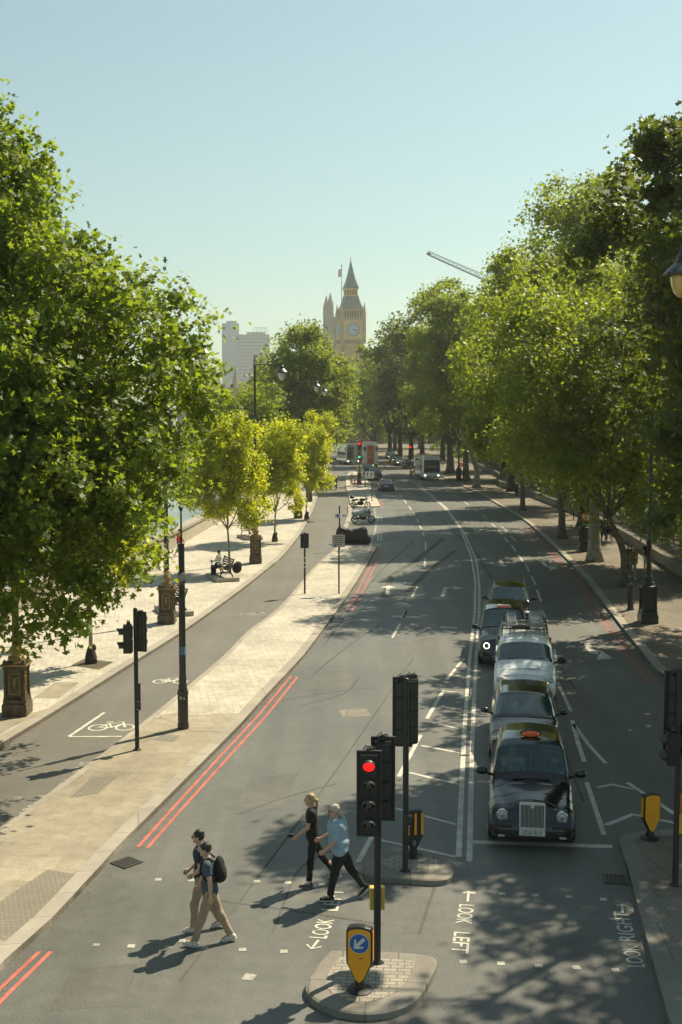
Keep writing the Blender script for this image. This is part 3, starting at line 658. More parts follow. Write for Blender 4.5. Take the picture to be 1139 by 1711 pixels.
gully(G(211, 1442)[:2], R(-40), 'iron drain grate in the road beside the left kerb corner'); gully(G(1028, 1470)[:2], R(-8), 'iron drain grate by the right kerb in front of the taxi')
# leaf litter dust against kerbs
mb = MB(); 
# lawn beyond the right-hand trees
slab('lawn', [(26, 110), (24, 330), (200, 330), (200, 60), (60, 60)], None, .13, 'lawn').__setitem__('kind', 'structure')
# river wall
rw = thing('river_wall', 'low pale granite embankment wall along the far left edge of the promenade', 'wall', (WL[20][0], WL[20][1], 0))
c0 = np.array([WL[20][0], WL[20][1]]); mb = MB(); L = [p - c0 for p in WL]; strip(mb, L, .55, 1.05, 0, h=5.3); mb.build('wall', ['stone_wall'], rw)
mb = MB(); strip(mb, L, .75, 1.24, 0, h=.185); mb.build('coping', ['granite_kerb'], rw)
# ------------------------------------------------------------------ trees
TEMPL = {
 'quad': (np.array([(0, -.5, 0), (.36, .02, .10), (0, .5, 0), (-.36, .02, .10)]), [(0, 1, 2, 3)]),
 'lobed': (np.array([(0, -.45, 0), (.42, -.40, .06), (.24, -.08, .03), (.55, .18, .10), (.2, .20, .03), (0, .58, -.02), (-.2, .20, .03), (-.55, .18, .10), (-.24, -.08, .03), (-.42, -.40, .06)]), [(0, 1, 2, 3, 4, 5, 6, 7, 8, 9)]),
}
def leaves_obj(name, C, N, S, mt, parent, shape='quad'):
    """one mesh of many leaf-sized faces; C centres, N facing, S size"""
    T, Fc = TEMPL[shape]; k = len(T); n = len(C)
    rv = rng.normal(size=(n, 3)); N = N / (np.linalg.norm(N, axis=1, keepdims=True) + 1e-9)
    U = np.cross(N, rv); U /= np.linalg.norm(U, axis=1, keepdims=True) + 1e-9; Wv = np.cross(N, U)
    V = C[:, None, :] + S[:, None, None] * (T[None, :, 0, None] * U[:, None, :] + T[None, :, 1, None] * Wv[:, None, :] + T[None, :, 2, None] * N[:, None, :])
    me = bpy.data.meshes.new(name); me.vertices.add(n * k); me.vertices.foreach_set('co', V.reshape(-1).astype(np.float32))
    me.loops.add(n * k); me.loops.foreach_set('vertex_index', np.arange(n * k, dtype=np.int32)); me.polygons.add(n); me.polygons.foreach_set('loop_start', np.arange(n, dtype=np.int32) * k)
    at = me.attributes.new('rnd', 'FLOAT', 'POINT'); at.data.foreach_set('value', np.repeat(rng.random(n), k).astype(np.float32))
    me.materials.append(MATS[mt]); me.update(calc_edges=True); o = link(bpy.data.objects.new(name, me)); o.parent = parent; return o
def leaf_cloud(blobs, n, size, csize=.45, per=26, inner=.5, droop=.15, sub=.36):
    """crown masses -> bough-sized lumps -> sprays -> leaves; blobs are (x,y,z,r)"""
    B = np.array([b[:4] for b in blobs], float); wgt = B[:, 3] ** 2; wgt /= wgt.sum()
    cnt = np.maximum(6, np.round(20 * (B[:, 3] / B[:, 3].mean()) ** 1.3)).astype(int); bi = np.repeat(np.arange(len(B)), cnt); ns = len(bi)
    d = rng.normal(size=(ns, 3)); d[:, 2] = d[:, 2] * .9 + .12; d /= np.linalg.norm(d, axis=1, keepdims=True)
    sr = B[bi, 3] * sub * rng.uniform(.65, 1.4, ns); sr = np.clip(sr, csize * .8, 9)
    sc = B[bi, :3] + d * ((B[bi, 3] - .45 * sr) * rng.uniform(.72, 1.08, ns))[:, None]
    nc = max(8, n // per); w2 = sr ** 1.9 * (B[bi, 3] / B[:, 3].max()) ** -.25; w2 /= w2.sum(); si = rng.choice(ns, nc, p=w2)
    d2 = rng.normal(size=(nc, 3)) + d[si] * .9 + np.array([0, 0, .25]); d2 /= np.linalg.norm(d2, axis=1, keepdims=True)
    cc = sc[si] + d2 * (sr[si] * (.55 + .5 * rng.random(nc) ** .6))[:, None] * np.array([1, 1, .82])
    k = rng.random(nc) < .16; cc[k] = B[bi[si[k]], :3] + d[si[k]] * (B[bi[si[k]], 3] * inner * rng.random(k.sum()))[:, None]
    cs = csize * rng.uniform(.45, 1.15, nc)
    li = np.repeat(np.arange(nc), per); m = len(li)
    ax = d2 + rng.normal(size=(nc, 3)) * .5; ax /= np.linalg.norm(ax, axis=1, keepdims=True)
    off = rng.normal(size=(m, 3)) * (cs[li] * .42)[:, None] + ax[li] * (rng.normal(size=m) * cs[li] * .55)[:, None]; C = cc[li] + off; C[:, 2] -= droop * (off[:, 0] ** 2 + off[:, 1] ** 2) / (cs[li] + .01)
    N = d2[li] * .5 + np.array([0, 0, .5]) + rng.normal(size=(m, 3)) * .6
    S = size * rng.uniform(.5, 1.3, m); return C, N, S
def trunk_mesh(name, base_r, pts, limbs, mt, parent, seed=0):
    """tapered trunk with root flare plus curved limbs"""
    mb = MB(); pts = [np.array(p, float) for p in pts]; k = len(pts); L = smooth3(pts, 9)
    rs = [base_r * (1 - .45 * i / (len(L) - 1)) * (1.45 - .45 * min(1, i / 1.2) if i < 2 else 1) for i in range(len(L))]; mb.tube(L, rs, 12)
    for a, b, r0 in limbs:
        a = np.array(a, float); b = np.array(b, float); b = a + (b - a) * (.82 if b[2] > a[2] + .8 else .3); tl = min(.9, .25 * np.linalg.norm(b - a)); mid = (a + b) / 2 + rng.normal(size=3) * np.linalg.norm(b - a) * .08; mid[2] -= .04 * np.linalg.norm(b - a)
        Lb = smooth3([a, mid, b], 6); mb.tube(Lb, [r0 * (1 - .8 * i / 5) for i in range(6)], 7)
        for _ in range(3):
            s_ = Lb[3 + _ % 3]; e = s_ + (b - a) / np.linalg.norm(b - a) * tl * .6 + rng.normal(size=3) * tl * .5; mb.tube([s_, (s_ + e) / 2 + rng.normal(size=3) * .05, e], [r0 * .35, r0 * .22, r0 * .08], 5)
    return mb.build(name, [mt], parent, smooth=True)
def smooth3(pts, n):
    pts = np.array(pts, float); t = np.linspace(0, 1, len(pts)); q = np.linspace(0, 1, n)
    L = np.stack([np.interp(q, t, pts[:, i]) for i in range(3)], 1)
    for _ in range(2): L[1:-1] = .5 * L[1:-1] + .25 * (L[:-2] + L[2:])
    return list(L)
def tree(name, label, cat, base, H, Rc, cb, tr, n, size, lm, bark, group=None, fork=None, nb=11, seed=1, csize=.6, shape='quad', sx=1.0, lean=(0, 0), trunk_h=None, per=26, flat=1.0):
    """generic broadleaf: crown of overlapping leafy masses from height cb to H"""
    r_ = np.random.default_rng(seed); t = thing(name, label, cat, (base[0], base[1], base[2] if len(base) > 2 else 0), 0, group)
    blobs = []; ch = (H - cb)
    for i in range(nb):
        u = (i + .5) / nb; z = cb + ch * (.10 + .84 * u); prof = math.sin(PI * min(1, .24 + .64 * u)) ** .6
        a = i * 2.4 + r_.uniform(-.5, .5); rad = Rc * prof * r_.uniform(.45, .80) * (.2 if i == nb - 1 else 1); br = Rc * r_.uniform(.24, .46) * (.75 + .35 * prof)
        blobs.append((lean[0] * u + rad * math.cos(a) * sx, lean[1] * u + rad * math.sin(a), min(z, H - br * .85), br))
    blobs.append((lean[0] * .5, lean[1] * .5, cb + ch * .5, Rc * .62))
    C, N, S = leaf_cloud(blobs, n, size, csize, per); leaves_obj('crown', C, N, S, lm, t, shape)
    th = trunk_h or cb * .9; top = (lean[0] * .2, lean[1] * .2, th); limbs = [(top, (b[0] * .8, b[1] * .8, b[2]), tr * .5) for b in blobs[:8]] + [(top, (lean[0] * .6, lean[1] * .6, H * .8), tr * .65)]
    trunk_mesh('trunk', tr, [(0, 0, -.05), (r_.normal() * .05, r_.normal() * .05, th * .5), top], limbs, bark, t); return t
def g3(px, py): p = G(px, py, .12); return (float(p[0]), float(p[1]), .12)

# --- big foreground tree at the left: stands out of frame, its crown hangs in
def custom_tree(name, label, base, blobs, n, size, lm, bark, tr, shape, csize, fork, inner=.5, per=26, group=None):
    t = thing(name, label, 'tree', (*base, .12), 0, group); b0 = np.array([*base, .12])
    Bl = [tuple(np.array(b[:3]) - b0) + (b[3],) for b in blobs]
    C, N, S = leaf_cloud(Bl, n, size, csize, per, inner); leaves_obj('crown', C, N, S, lm, t, shape)
    top = np.array(fork) ; limbs = [(top, np.array(b[:3]), tr * .35) for b in Bl]
    trunk_mesh('trunk', tr, [(0, 0, -.05), top * np.array([.4, .4, .5]), top], limbs, bark, t); return t
def WB(px, py, Y, r): p = W(px, py, Y); return (p[0], p[1], p[2], r)
lb = [WB(*a) for a in [(25, 232, 30, .85), (-30, 285, 30.5, 1.5), (55, 285, 30, .7), (-5, 320, 30, 1.5), (55, 345, 29.6, .95), (-60, 400, 31, 2.6), (45, 430, 29.5, 1.45), (120, 450, 30, .95), (165, 480, 30, 1.0), (60, 540, 29, 2.1),
      (190, 555, 29.5, 1.5), (255, 520, 30.5, .85), (290, 505, 30.6, .55), (290, 585, 30, 1.0), (330, 560, 31, .6), (345, 625, 30.5, .75), (150, 640, 28.5, 1.9), (255, 665, 29.5, 1.5), (320, 690, 31, .95), (345, 715, 31, .5), (40, 680, 28.5, 2.4),
      (110, 760, 27.8, 1.9), (215, 770, 28.6, 1.45), (290, 775, 30, 1.0), (15, 830, 27.5, 2.1), (120, 860, 27.2, 1.7), (200, 870, 27.8, 1.15), (255, 850, 28.5, .75), (50, 930, 26.6, 1.35), (130, 950, 26.8, 1.1), (195, 940, 27.3, .75), (235, 915, 28, .45), (-20, 960, 26.5, 1.6),
      (20, 1005, 26, .75), (95, 1015, 26, .72), (130, 1035, 26, .40), (170, 985, 26.8, .50), (-100, 700, 28, 3.2), (-120, 500, 30, 3.2), (-110, 880, 27, 2.6)]]
lb += [(-12, 31, 9, 3.6), (-9.5, 34, 11, 3.0), (-11, 36, 8, 3), (-14, 33, 13, 3), (-13, 27, 11, 3.4), (-6.5, 33.4, 7.2, 1.3), (-5.3, 33.5, 6.7, 1.0), (-6, 32.5, 8, 1.2), (-4.7, 32.6, 8.2, .8), (-5.6, 35, 7.4, 1.1), (-7.5, 35, 9.5, 2.0)]
custom_tree('plane_tree', 'huge bright-leaved tree filling the left side of the photo, its crown hanging over the promenade', (-13.6, 31.5), lb, 190000, .15, 'leaf_big', 'bark_pale', .42, 'lobed', .40, (.8, 0, 4.2), inner=.5)
for i, (px, Y, dz, r) in enumerate([]): pass

# --- young trees along the promenade
YG = 'young trees along the promenade'
def young(lab, px, py, H, Rc, cb, n, seed, lean=(0, 0), guard=True, size=.17):
    b = g3(px, py); t = tree('young_tree', lab, 'tree', b, H, Rc * .96, cb - .2, .085, int(n * 2.3), size * .95, 'leaf_young', 'bark_pale', YG, seed=seed, csize=.36, nb=15, lean=lean, per=20)
    if guard:
        mb = MB(); mb.lathe([(.22, 0), (.21, .25), (.14, .5), (.10, .6)], (0, 0, 0), 10); mb.ball((.09, .03, .55), (.10, .09, .13)); mb.build('water_bag', ['bark_dark'], t, smooth=True)
    return t
young('young tree with dark bag at its foot, half hidden under the big left tree', 152, 1108, 7.6, 2.1, 3.2, 9000, 3)
young('bright yellow-green young tree behind the bench with the seated person', 383, 957, 8.6, 2.4, 2.9, 15000, 5, (-.4, 0), False)
young('bright yellow-green young tree right of the tall lamp, middle of the row', 459, 905, 8.4, 2.35, 2.5, 13000, 8, (.2, 0))
young('farthest bright yellow-green young tree, its crown edging the cycle track', 512, 868, 9.2, 2.3, 2.4, 12000, 13, (.6, 0))
# --- mature trees on the left beyond
FG = 'mature trees beyond the young ones on the left'
tree('plane_tree', 'broad dark tree standing left of the tall lamp against the glass tower', 'tree', (-10.2, 122, .12), 11.8, 5.6, 2.6, .4, 30000, .31, 'leaf_plane', 'bark', FG, seed=21, csize=.8)
tree('plane_tree', 'tall tree whose crown peaks just left of the clock tower', 'tree', (-4.0, 146, .12), 20.5, 5.9, 4.2, .5, 44000, .34, 'leaf_plane', 'bark', FG, seed=22, csize=.95, nb=14, lean=(-.6, 0))
tree('plane_tree', 'tree with low spreading crown over the cycle track near the distant junction', 'tree', (-3.2, 176, .12), 18.5, 6.2, 4.6, .5, 24000, .42, 'leaf_plane', 'bark', FG, seed=23, csize=1.0)
tree('plane_tree', 'shaded tree directly behind the tall left lamp, lower than its neighbours', 'tree', (-8.6, 168, .12), 16.5, 7.0, 4.0, .5, 20000, .42, 'leaf_plane', 'bark', FG, seed=24, csize=1.0)
tree('plane_tree', 'tree behind the farthest young tree, on the river side', 'tree', (-7.4, 205, .12), 20, 6.2, 5.5, .5, 12000, .5, 'leaf_plane', 'bark', FG, seed=25, csize=1.1)
tree('plane_tree', 'distant dark tree below the clock tower, where the road disappears', 'tree', (-4.0, 262, .12), 22, 6.5, 7.0, .5, 12000, .55, 'leaf_dark', 'bark_dark', FG, seed=26, csize=1.2)
tree('plane_tree', 'distant tree at the left of the queue of buses', 'tree', (-12, 300, .12), 20, 7.5, 6.5, .5, 10000, .6, 'leaf_plane', 'bark_dark', FG, seed=27, csize=1.3)
# --- kerb row on the right
RG = 'plane trees along the right pavement'
def rt(lab, px, py, H, Rc, cb, tr, n, size, seed, lean=(0, 0), bark='bark', lm='leaf_plane', th=None, sx=1.0, nb=14):
    return tree('plane_tree', lab, 'tree', g3(px, py), H, Rc, cb, tr, n, size, lm, bark, RG, seed=seed, csize=.7, nb=nb, lean=lean, trunk_h=th, sx=sx)
rt('forked pale-barked tree nearest on the right pavement, behind the black bollard', 1042, 980, 15.2, 6.0, 4.0, .24, 80000, .22, 31, (-4.6, -1), 'bark', th=3.6)
rt('stout mottled grey trunk beside the dark pedestal on the right pavement', 993, 938, 18.5, 6.0, 4.6, .42, 70000, .25, 32, (0, 0), 'bark_pale', th=5.5)
rt('dark slim trunk between the stout grey trunk and the thin brown one', 939, 900, 19.5, 5.6, 4.6, .30, 56000, .29, 33, (-2.0, 0), 'bark')
rt('thin brown trunk on the right pavement beside a lone walker in black', 873, 852, 22.3, 5.4, 4.6, .26, 50000, .33, 34, (-1.2, 0), 'bark')
rt('straight pale trunk on the right pavement with a dark post at its foot', 796, 814, 25.0, 7.2, 5.0, .42, 44000, .38, 35, (-4.5, 0), 'bark_pale')
rt('brown trunk left of the straight pale one, right of the dark lamp pedestal', 779, 803, 22.0, 7.6, 5.0, .5, 36000, .42, 36, (-1, 0), 'bark')
rt('broad dark trunk just right of the white coach', 752, 791, 29.0, 8.4, 5.0, .7, 44000, .42, 37, (-.8, 0), 'bark')
# --- garden row behind the right-hand wall
GG = 'garden trees behind the right wall'
for i, (x, y, H, Rc, cb, lab, lm) in enumerate([
    (21, 68, 19.5, 6.0, 5, 'garden tree rising behind the wall above the forked tree', 'leaf_plane'),
    (19, 92, 27.0, 8.4, 6, 'tall rounded garden tree with the highest sunlit crown right of centre', 'leaf_plane'),
    (21.5, 114, 20, 6.6, 5, 'garden tree whose crown steps down left of the highest one', 'leaf_plane'),
    (20, 138, 19, 7.0, 5, 'garden tree beneath the end of the crane jib', 'leaf_plane'),
    (23, 166, 23, 8.0, 5.5, 'garden tree behind the broad dark trunk by the coach', 'leaf_plane'),
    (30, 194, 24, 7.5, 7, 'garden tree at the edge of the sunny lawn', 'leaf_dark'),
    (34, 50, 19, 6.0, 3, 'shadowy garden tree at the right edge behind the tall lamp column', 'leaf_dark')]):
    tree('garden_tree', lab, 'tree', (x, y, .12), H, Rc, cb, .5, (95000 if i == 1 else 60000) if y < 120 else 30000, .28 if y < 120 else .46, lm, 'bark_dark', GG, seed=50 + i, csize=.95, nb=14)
# --- avenue past the junction
AG = 'avenue of trees past the junction'
for i, (x, y, H, Rc, lab) in enumerate([
    (12.6, 212, 26.5, 9, 'avenue tree just past the junction behind the waiting dark cars'),
    (12.0, 240, 26.5, 9, 'avenue tree second past the junction on the right-hand side'),
    (11.0, 266, 25.5, 8.6, 'avenue tree third past the junction, right of the red double-decker'),
    (8.5, 300, 24, 8, 'avenue tree whose crown closes the view right of the clock tower'),
    (1.0, 345, 23, 7, 'avenue tree at the far bend below the clock tower'),
    (20, 232, 26, 7, 'second-row avenue tree beside the lawn'),
    (18, 262, 26, 7, 'second-row avenue tree deeper in the shade'),
    (14, 305, 24, 7.5, 'second-row avenue tree deepest at the bend'),
    (-7, 372, 22, 8, 'far avenue tree straight behind the buses'),
    (30, 275, 24, 8, 'far park tree beyond the lawn'), (-16, 350, 20, 8, 'far park tree left of the distant bus queue'), (9, 335, 21, 8, 'far park tree right behind the orange-panelled bus'), (22, 330, 22, 9, 'far park tree closing the avenue on the right'), (36, 330, 20, 9, 'far park tree past the lawn, left of the pale building'),
    (-24, 400, 20, 10, 'outermost far tree by the river bend'), (8, 410, 20, 10, 'farthest tree in the middle of the closed view'), (40, 240, 19, 8, 'park tree standing out on the lawn'), (52, 300, 20, 9, 'park tree at the back of the lawn')]):
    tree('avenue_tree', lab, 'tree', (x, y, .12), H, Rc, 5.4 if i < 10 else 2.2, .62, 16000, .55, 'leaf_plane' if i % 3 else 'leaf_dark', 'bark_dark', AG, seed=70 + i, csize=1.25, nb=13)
# --- near right: dark tree hanging in from the right edge, and one wholly outside that only throws shade
rb = [WB(*a) for a in [(1140, 262, 34, 1.15), (1100, 275, 34, .55), (1090, 232, 34, .35), (1150, 215, 34.5, .5), (1160, 380, 34, 1.7), (1110, 345, 34.5, .7), (1180, 520, 33, 2.0), (1125, 545, 34, .9), (1150, 640, 34, 1.3), (1100, 590, 35, .6), (1250, 300, 33, 2.6), (1300, 480, 32, 3.2), (1120, 700, 35, .8), (1165, 740, 35, 1.3), (1230, 640, 34, 2.4), (1200, 820, 36, 1.7)]]
rb += [WB(*a) for a in [(1105, 560, 42, 1.5), (1050, 600, 45, 1.2), (1085, 660, 43, 1.5), (1020, 560, 46, 1.0), (1120, 760, 40, 1.3), (1140, 850, 40, 1.3), (1010, 640, 46, .8), (1110, 480, 40, 1.2), (1060, 500, 44, 1.0)]] + [(15.5, 48, 12, 3.0), (18.5, 50, 11, 3.4), (15.5, 44, 9, 2.6), (14.8, 52, 14, 2.2), (19, 45, 13, 3), (16, 41, 10.5, 3)]
rb += [(6.9, 31, 13.8, .95), (7.5, 30.2, 13.2, .9), (6.2, 30.8, 13.3, .7), (7.6, 32, 14.5, .8), (8.3, 29.6, 13.0, .9)]
rb += [(13.5, 41, 9.5, 1.8), (12.2, 35.5, 11.5, 1.6), (16, 44, 13.5, 3.0), (13.0, 33.5, 9.0, 1.8), (21, 36, 10, 3.5)]
rb += [(16.5, 38, 15, 3.6), (14.5, 35.5, 12.5, 3.0), (19.5, 36, 14, 3.8), (13.2, 38, 10, 2.2), (17, 32.5, 12, 3.6), (13.8, 30.5, 14.5, 2.8), (11.2, 32.6, 15.2, 1.9), (20, 42, 11, 3), (9.9, 31.8, 15.6, .8), (15, 33.5, 16, 2.4)]
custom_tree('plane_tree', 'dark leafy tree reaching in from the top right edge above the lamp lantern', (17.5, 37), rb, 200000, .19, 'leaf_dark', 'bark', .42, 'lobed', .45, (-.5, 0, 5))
sb = [(13.5, 26.5, 14.5, 2.6), (16.0, 23, 13, 3.4), (12.6, 22.2, 11.5, 2.1), (18, 27, 12, 3.6), (15.5, 19.5, 15, 2.6), (12.0, 25.0, 17.0, 1.9), (19, 20, 12, 3), (12.5, 18.8, 10.5, 1.6)]
custom_tree('plane_tree', 'roadside tree right of the frame that dapples the crossing with shade', (16.5, 22.5), sb, 42000, .24, 'leaf_dark', 'bark', .4, 'quad', .5, (0, 0, 5))
wd_ = [(x + rng.uniform(-3, 3), 395 + .3 * abs(x) + rng.uniform(-15, 15), rng.uniform(1, 7), rng.uniform(3.5, 6)) for x in range(-34, 100, 4) for _ in range(2)] + [(26 + rng.uniform(-2, 2) + .1 * k, 215 + k * 5.0, rng.uniform(.8, 3), rng.uniform(1.5, 2.6)) for k in range(24)]
C, N, S = leaf_cloud(wd_, 60000, .75, 1.4, 20); o = leaves_obj('distant_wood', C, N, S, 'leaf_dark', None); tag(o, 'dark mass of distant park foliage closing the view behind the avenue', 'foliage', kind='stuff')
# fallen leaves
q = resample(KRfull, .25); q = [p for p in q if 20 < p[1] < 150]; n_ = 9000; base_ = np.array(q)[rng.integers(0, len(q), n_)]; offx = np.abs(rng.normal(size=n_)) * 1.6
C = np.stack([base_[:, 0] + offx + .1, base_[:, 1] + rng.uniform(-.3, .3, n_), np.full(n_, Zp + .016)], 1); low_ = offx < .25; C[low_, 0] -= .55; C[low_, 2] = .012
C2 = np.stack([np.array([p[0] for p in IR])[(k2 := rng.integers(0, len(IR), 1500))] + np.abs(rng.normal(size=1500)) * .22 + .03, np.array([p[1] for p in IR])[k2] + rng.uniform(-.4, .4, 1500), np.full(1500, .010)], 1)
C = np.concatenate([C, C2]); N = np.array([0, 0, 1.0]) + rng.normal(size=(len(C), 3)) * .12; o = leaves_obj('fallen_leaves', C, N, np.concatenate([rng.uniform(.03, .085, n_), rng.uniform(.015, .04, 1500)]), 'litter', None); tag(o, 'dry fallen leaves scattered along the kerbs and the right pavement', 'leaf litter', kind='stuff')
# --- hedge and railing behind the right pavement
wl = smooth_line([tuple(G(x, y, .12)[:2]) for x, y in [(1190, 1000), (1139, 962), (1055, 908), (985, 868), (880, 826), (835, 812)]] + [(23, 170), (24, 205)], 1.2, 2)
wt = thing('garden_wall', 'low dark wall with pale coping and iron railings behind the right pavement', 'wall', (wl[0][0], wl[0][1], .12)); c0 = np.array(wl[0])
mb = MB(); L = [p - c0 for p in wl]; strip(mb, L, .35, .55, 0, h=.6); mb.build('wall', ['granite_dark'], wt)
mb = MB(); strip(mb, L, .45, .66, 0, h=.105); mb.build('coping', ['granite_dark'], wt)
mb = MB()
for p in resample(L, .32): mb.cyl((*p, .66), (*p, 1.9), .014, n=5)
mb.tube([(*p, 1.8) for p in L], .02, 5); mb.tube([(*p, .85) for p in L], .02, 5); mb.build('railing', ['cast_black'], wt)
hp = []
for p in offset(wl, 1.9 if np.cross(wl[1] - wl[0], np.array([1.0, 0])) > 0 else -1.9):
    hp.append((p[0], p[1], 1.2, 1.25)); hp.append((p[0] + .9, p[1] + .3, 2.5, 1.2)) if rng.random() < .8 else None
    if rng.random() < .75: hp.append((p[0] + 1.6, p[1], 3.6, 1.4))
    if rng.random() < .6: hp.append((p[0] + 3.0, p[1], 4.4 + rng.uniform(0, 1.5), 1.8))
C, N, S = leaf_cloud(hp, 90000, .22, .45, 20); o = leaves_obj('hedge', C, N, S, 'leaf_dark', None); tag(o, 'dark shrubbery growing behind the right-hand railings', 'shrubbery', kind='stuff')
# ------------------------------------------------------------------ distant buildings
def arc_poly(n=8, w=1.0, h=1.0): return [(-w, 0), (w, 0)] + [(w * math.cos(t), h + w * 1.3 * math.sin(t)) for t in np.linspace(0, PI, n)]
ct = thing('clock_tower', 'tall honey-stone gothic clock tower with blue-white dials and iron spire rising over the trees', 'clock tower', (W(585.5, 600, 659)[0], 659, -1.8), R(11.5))
hw = 6.0
mb = MB(); mb.box((0, 0, 26), (2 * hw - .8, 2 * hw - .8, 52), 0)
for s in (-1, 1):
    for q in (-1, 1): mb.lathe([(1.15, 0), (1.15, 52.5)], (s * (hw - .9), q * (hw - .9), 0), 8)
for a in range(4):
    ca, sa = math.cos(a * PI / 2), math.sin(a * PI / 2)
    for k in range(7):
        x = -4.2 + k * 1.4; p = (ca * x + sa * (hw - .35), sa * x - ca * (hw - .35))
        mb.box((*p, 26), (.34 if a % 2 == 0 else .3, .3 if a % 2 == 0 else .34, 51.6), 1)
    for z in (8, 17, 26, 35, 43.5, 49.8):
        p = (sa * (hw - .3), -ca * (hw - .3)); mb.box((*p, z), ((9.9, .36) if a % 2 == 0 else (.36, 9.9)) + (.7,), 1)
    for k in range(6):
        for z0, z1 in ((28, 34), (37, 42.5)):
            x = -3.5 + k * 1.4; p = (ca * x + sa * (hw - .38), sa * x - ca * (hw - .38)); mb.box((*p, (z0 + z1) / 2), (.42 if a % 2 == 0 else .16, .16 if a % 2 == 0 else .42, z1 - z0), 2)
mb.build('shaft', ['honey_stone', 'honey_pale', 'window_dark'], ct)
mb = MB(); hc = 6.75
mb.lathe([(hw, 51.5), (hc, 53.2), (hc, 63.6), (hc + .25, 64.0), (hc + .25, 64.8), (hc - .2, 65)], (0, 0, 0), 4, 0, sq=True)
for s in (-1, 1):
    for q in (-1, 1): mb.lathe([(1.05, 51), (1.05, 68), (.8, 69), (.1, 73.2)], (s * (hc - .4), q * (hc - .4), 0), 8, 0)
for a in range(4):
    ca, sa = math.cos(a * PI / 2), math.sin(a * PI / 2)
    D = lambda x, d: (ca * x + sa * (hc + d), sa * x - ca * (hc + d)); al = a % 2 == 0
    for z in (53.6, 63.2): mb.box((*D(0, .12), z), ((10.6, .3) if al else (.3, 10.6)) + (.6,), 1)
    for x in (-5.0, 5.0): mb.box((*D(x, .12), 58.4), ((.7, .3) if al else (.3, .7)) + (9.2,), 1)
    for k in range(5): mb.box((*D(-3.6 + k * 1.8, .06), 51.9), ((.6, .3) if al else (.3, .6)) + (1.5,), 2)
mb.build('clock_stage', ['honey_stone', 'honey_pale', 'window_dark'], ct)
for a in (0, 3):
    ca, sa = math.cos(a * PI / 2), math.sin(a * PI / 2); M = np.array([(ca, sa, 0), (sa, -ca, 0), (0, 0, 1)]).T; M = np.array([[ca, 0, sa], [sa, 0, -ca], [0, 1, 0]])
    c = np.array((sa * (hc + .05), -ca * (hc + .05), 58.4)); mb = MB(); circ = lambda r, n=40: [(r * math.cos(t), r * math.sin(t)) for t in np.linspace(0, 2 * PI, n, endpoint=False)]
    mb.prism([(-4.6, -4.6), (4.6, -4.6), (4.6, 4.6), (-4.6, 4.6)], 0, .12, 2, M, c); mb.prism(circ(3.9), .12, .28, 3, M, c); mb.prism(circ(3.5), .28, .34, 0, M, c)
    def ring(r0, r1, z): 
        n = 40; V = [(r * math.cos(t), r * math.sin(t), z) for r in (r0, r1) for t in np.linspace(0, 2 * PI, n, endpoint=False)]
        mb.add(np.array(V) @ M.T + c, [(i, (i + 1) % n, n + (i + 1) % n, n + i)[::-1] for i in range(n)], 1)
    ring(2.25, 2.4, .36); ring(3.3, 3.5, .36); ring(1.2, 1.3, .36)
    for h in range(12):
        t = h * PI / 6; r_ = np.array([[math.cos(t), -math.sin(t)], [math.sin(t), math.cos(t)]])
        mb.prism([tuple(r_ @ np.array(p)) for p in [(-.16, 2.4), (.16, 2.4), (.2, 3.3), (-.2, 3.3)]], .34, .37, 1, M, c)
    for ang, L, wd in ((R(-98), 1.9, .28), (R(-120), 3.1, .2)):
        t = ang; r_ = np.array([[math.cos(t), -math.sin(t)], [math.sin(t), math.cos(t)]]); mb.prism([tuple(r_ @ np.array(p)) for p in [(-wd, -.6), (wd, -.6), (wd * .5, L), (-wd * .5, L)]], .38, .46, 1, M, c)
    mb.build('clock_dial', ['dial', 'dial_ink', 'honey_pale', 'gilt'], ct)
mb = MB(); mb.box((0, 0, 66.9), (11.6, 11.6, 3.9), 1)
for a in range(4):
    ca, sa = math.cos(a * PI / 2), math.sin(a * PI / 2); al = a % 2 == 0
    for k in range(8): x = -5.0 + k * 10.0 / 7; mb.box((ca * x + sa * 6.0, sa * x - ca * 6.0, 66.9), (.55, .55, 4.1), 0)
    mb.box((sa * 6.0, -ca * 6.0, 69.2), ((12.8, 1.2) if al else (1.2, 12.8)) + (.7,), 0)
mb.build('belfry', ['honey_stone', 'window_dark'], ct)
mb = MB(); mb.lathe([(6.3, 69.5), (5.3, 71.3), (4.5, 73.6), (3.75, 76.4), (3.75, 76.9)], (0, 0, 0), 4, 0, sq=True)
for a in range(4):
    ca, sa = math.cos(a * PI / 2), math.sin(a * PI / 2)
    for z, k, hw_ in ((71.3, 5, 5.45), (74.0, 3, 4.55)):
        for i in range(k): x = (i - (k - 1) / 2) * 1.9; mb.box((ca * x + sa * hw_, sa * x - ca * hw_, z), (.7, .7, 1.0), 1, rz=a * PI / 2, top=(.3, .3))
mb.build('roof', ['iron_roof', 'gilt'], ct)
mb = MB(); mb.lathe([(2.6, 76.6), (2.6, 81)], (0, 0, 0), 4, 2, sq=True)
for a in range(4):
    ca, sa = math.cos(a * PI / 2), math.sin(a * PI / 2)
    for k in range(5): x = -3 + 1.5 * k; mb.box((ca * x + sa * 3.0, sa * x - ca * 3.0, 78.8), (.5, .5, 4.2), 0)
mb.lathe([(3.7, 76.7), (3.7, 77.5)], (0, 0, 0), 4, 0, sq=True); mb.lathe([(3.5, 80.3), (3.75, 81.4)], (0, 0, 0), 4, 0, sq=True)
mb.build('lantern', ['gilt', 'iron_roof', 'window_dark'], ct)
mb = MB(); mb.lathe([(4.0, 81.2), (3.1, 83.4), (2.1, 87.0), (1.2, 91.0), (.45, 95.2), (.12, 96.5)], (0, 0, 0), 4, 0, sq=True)
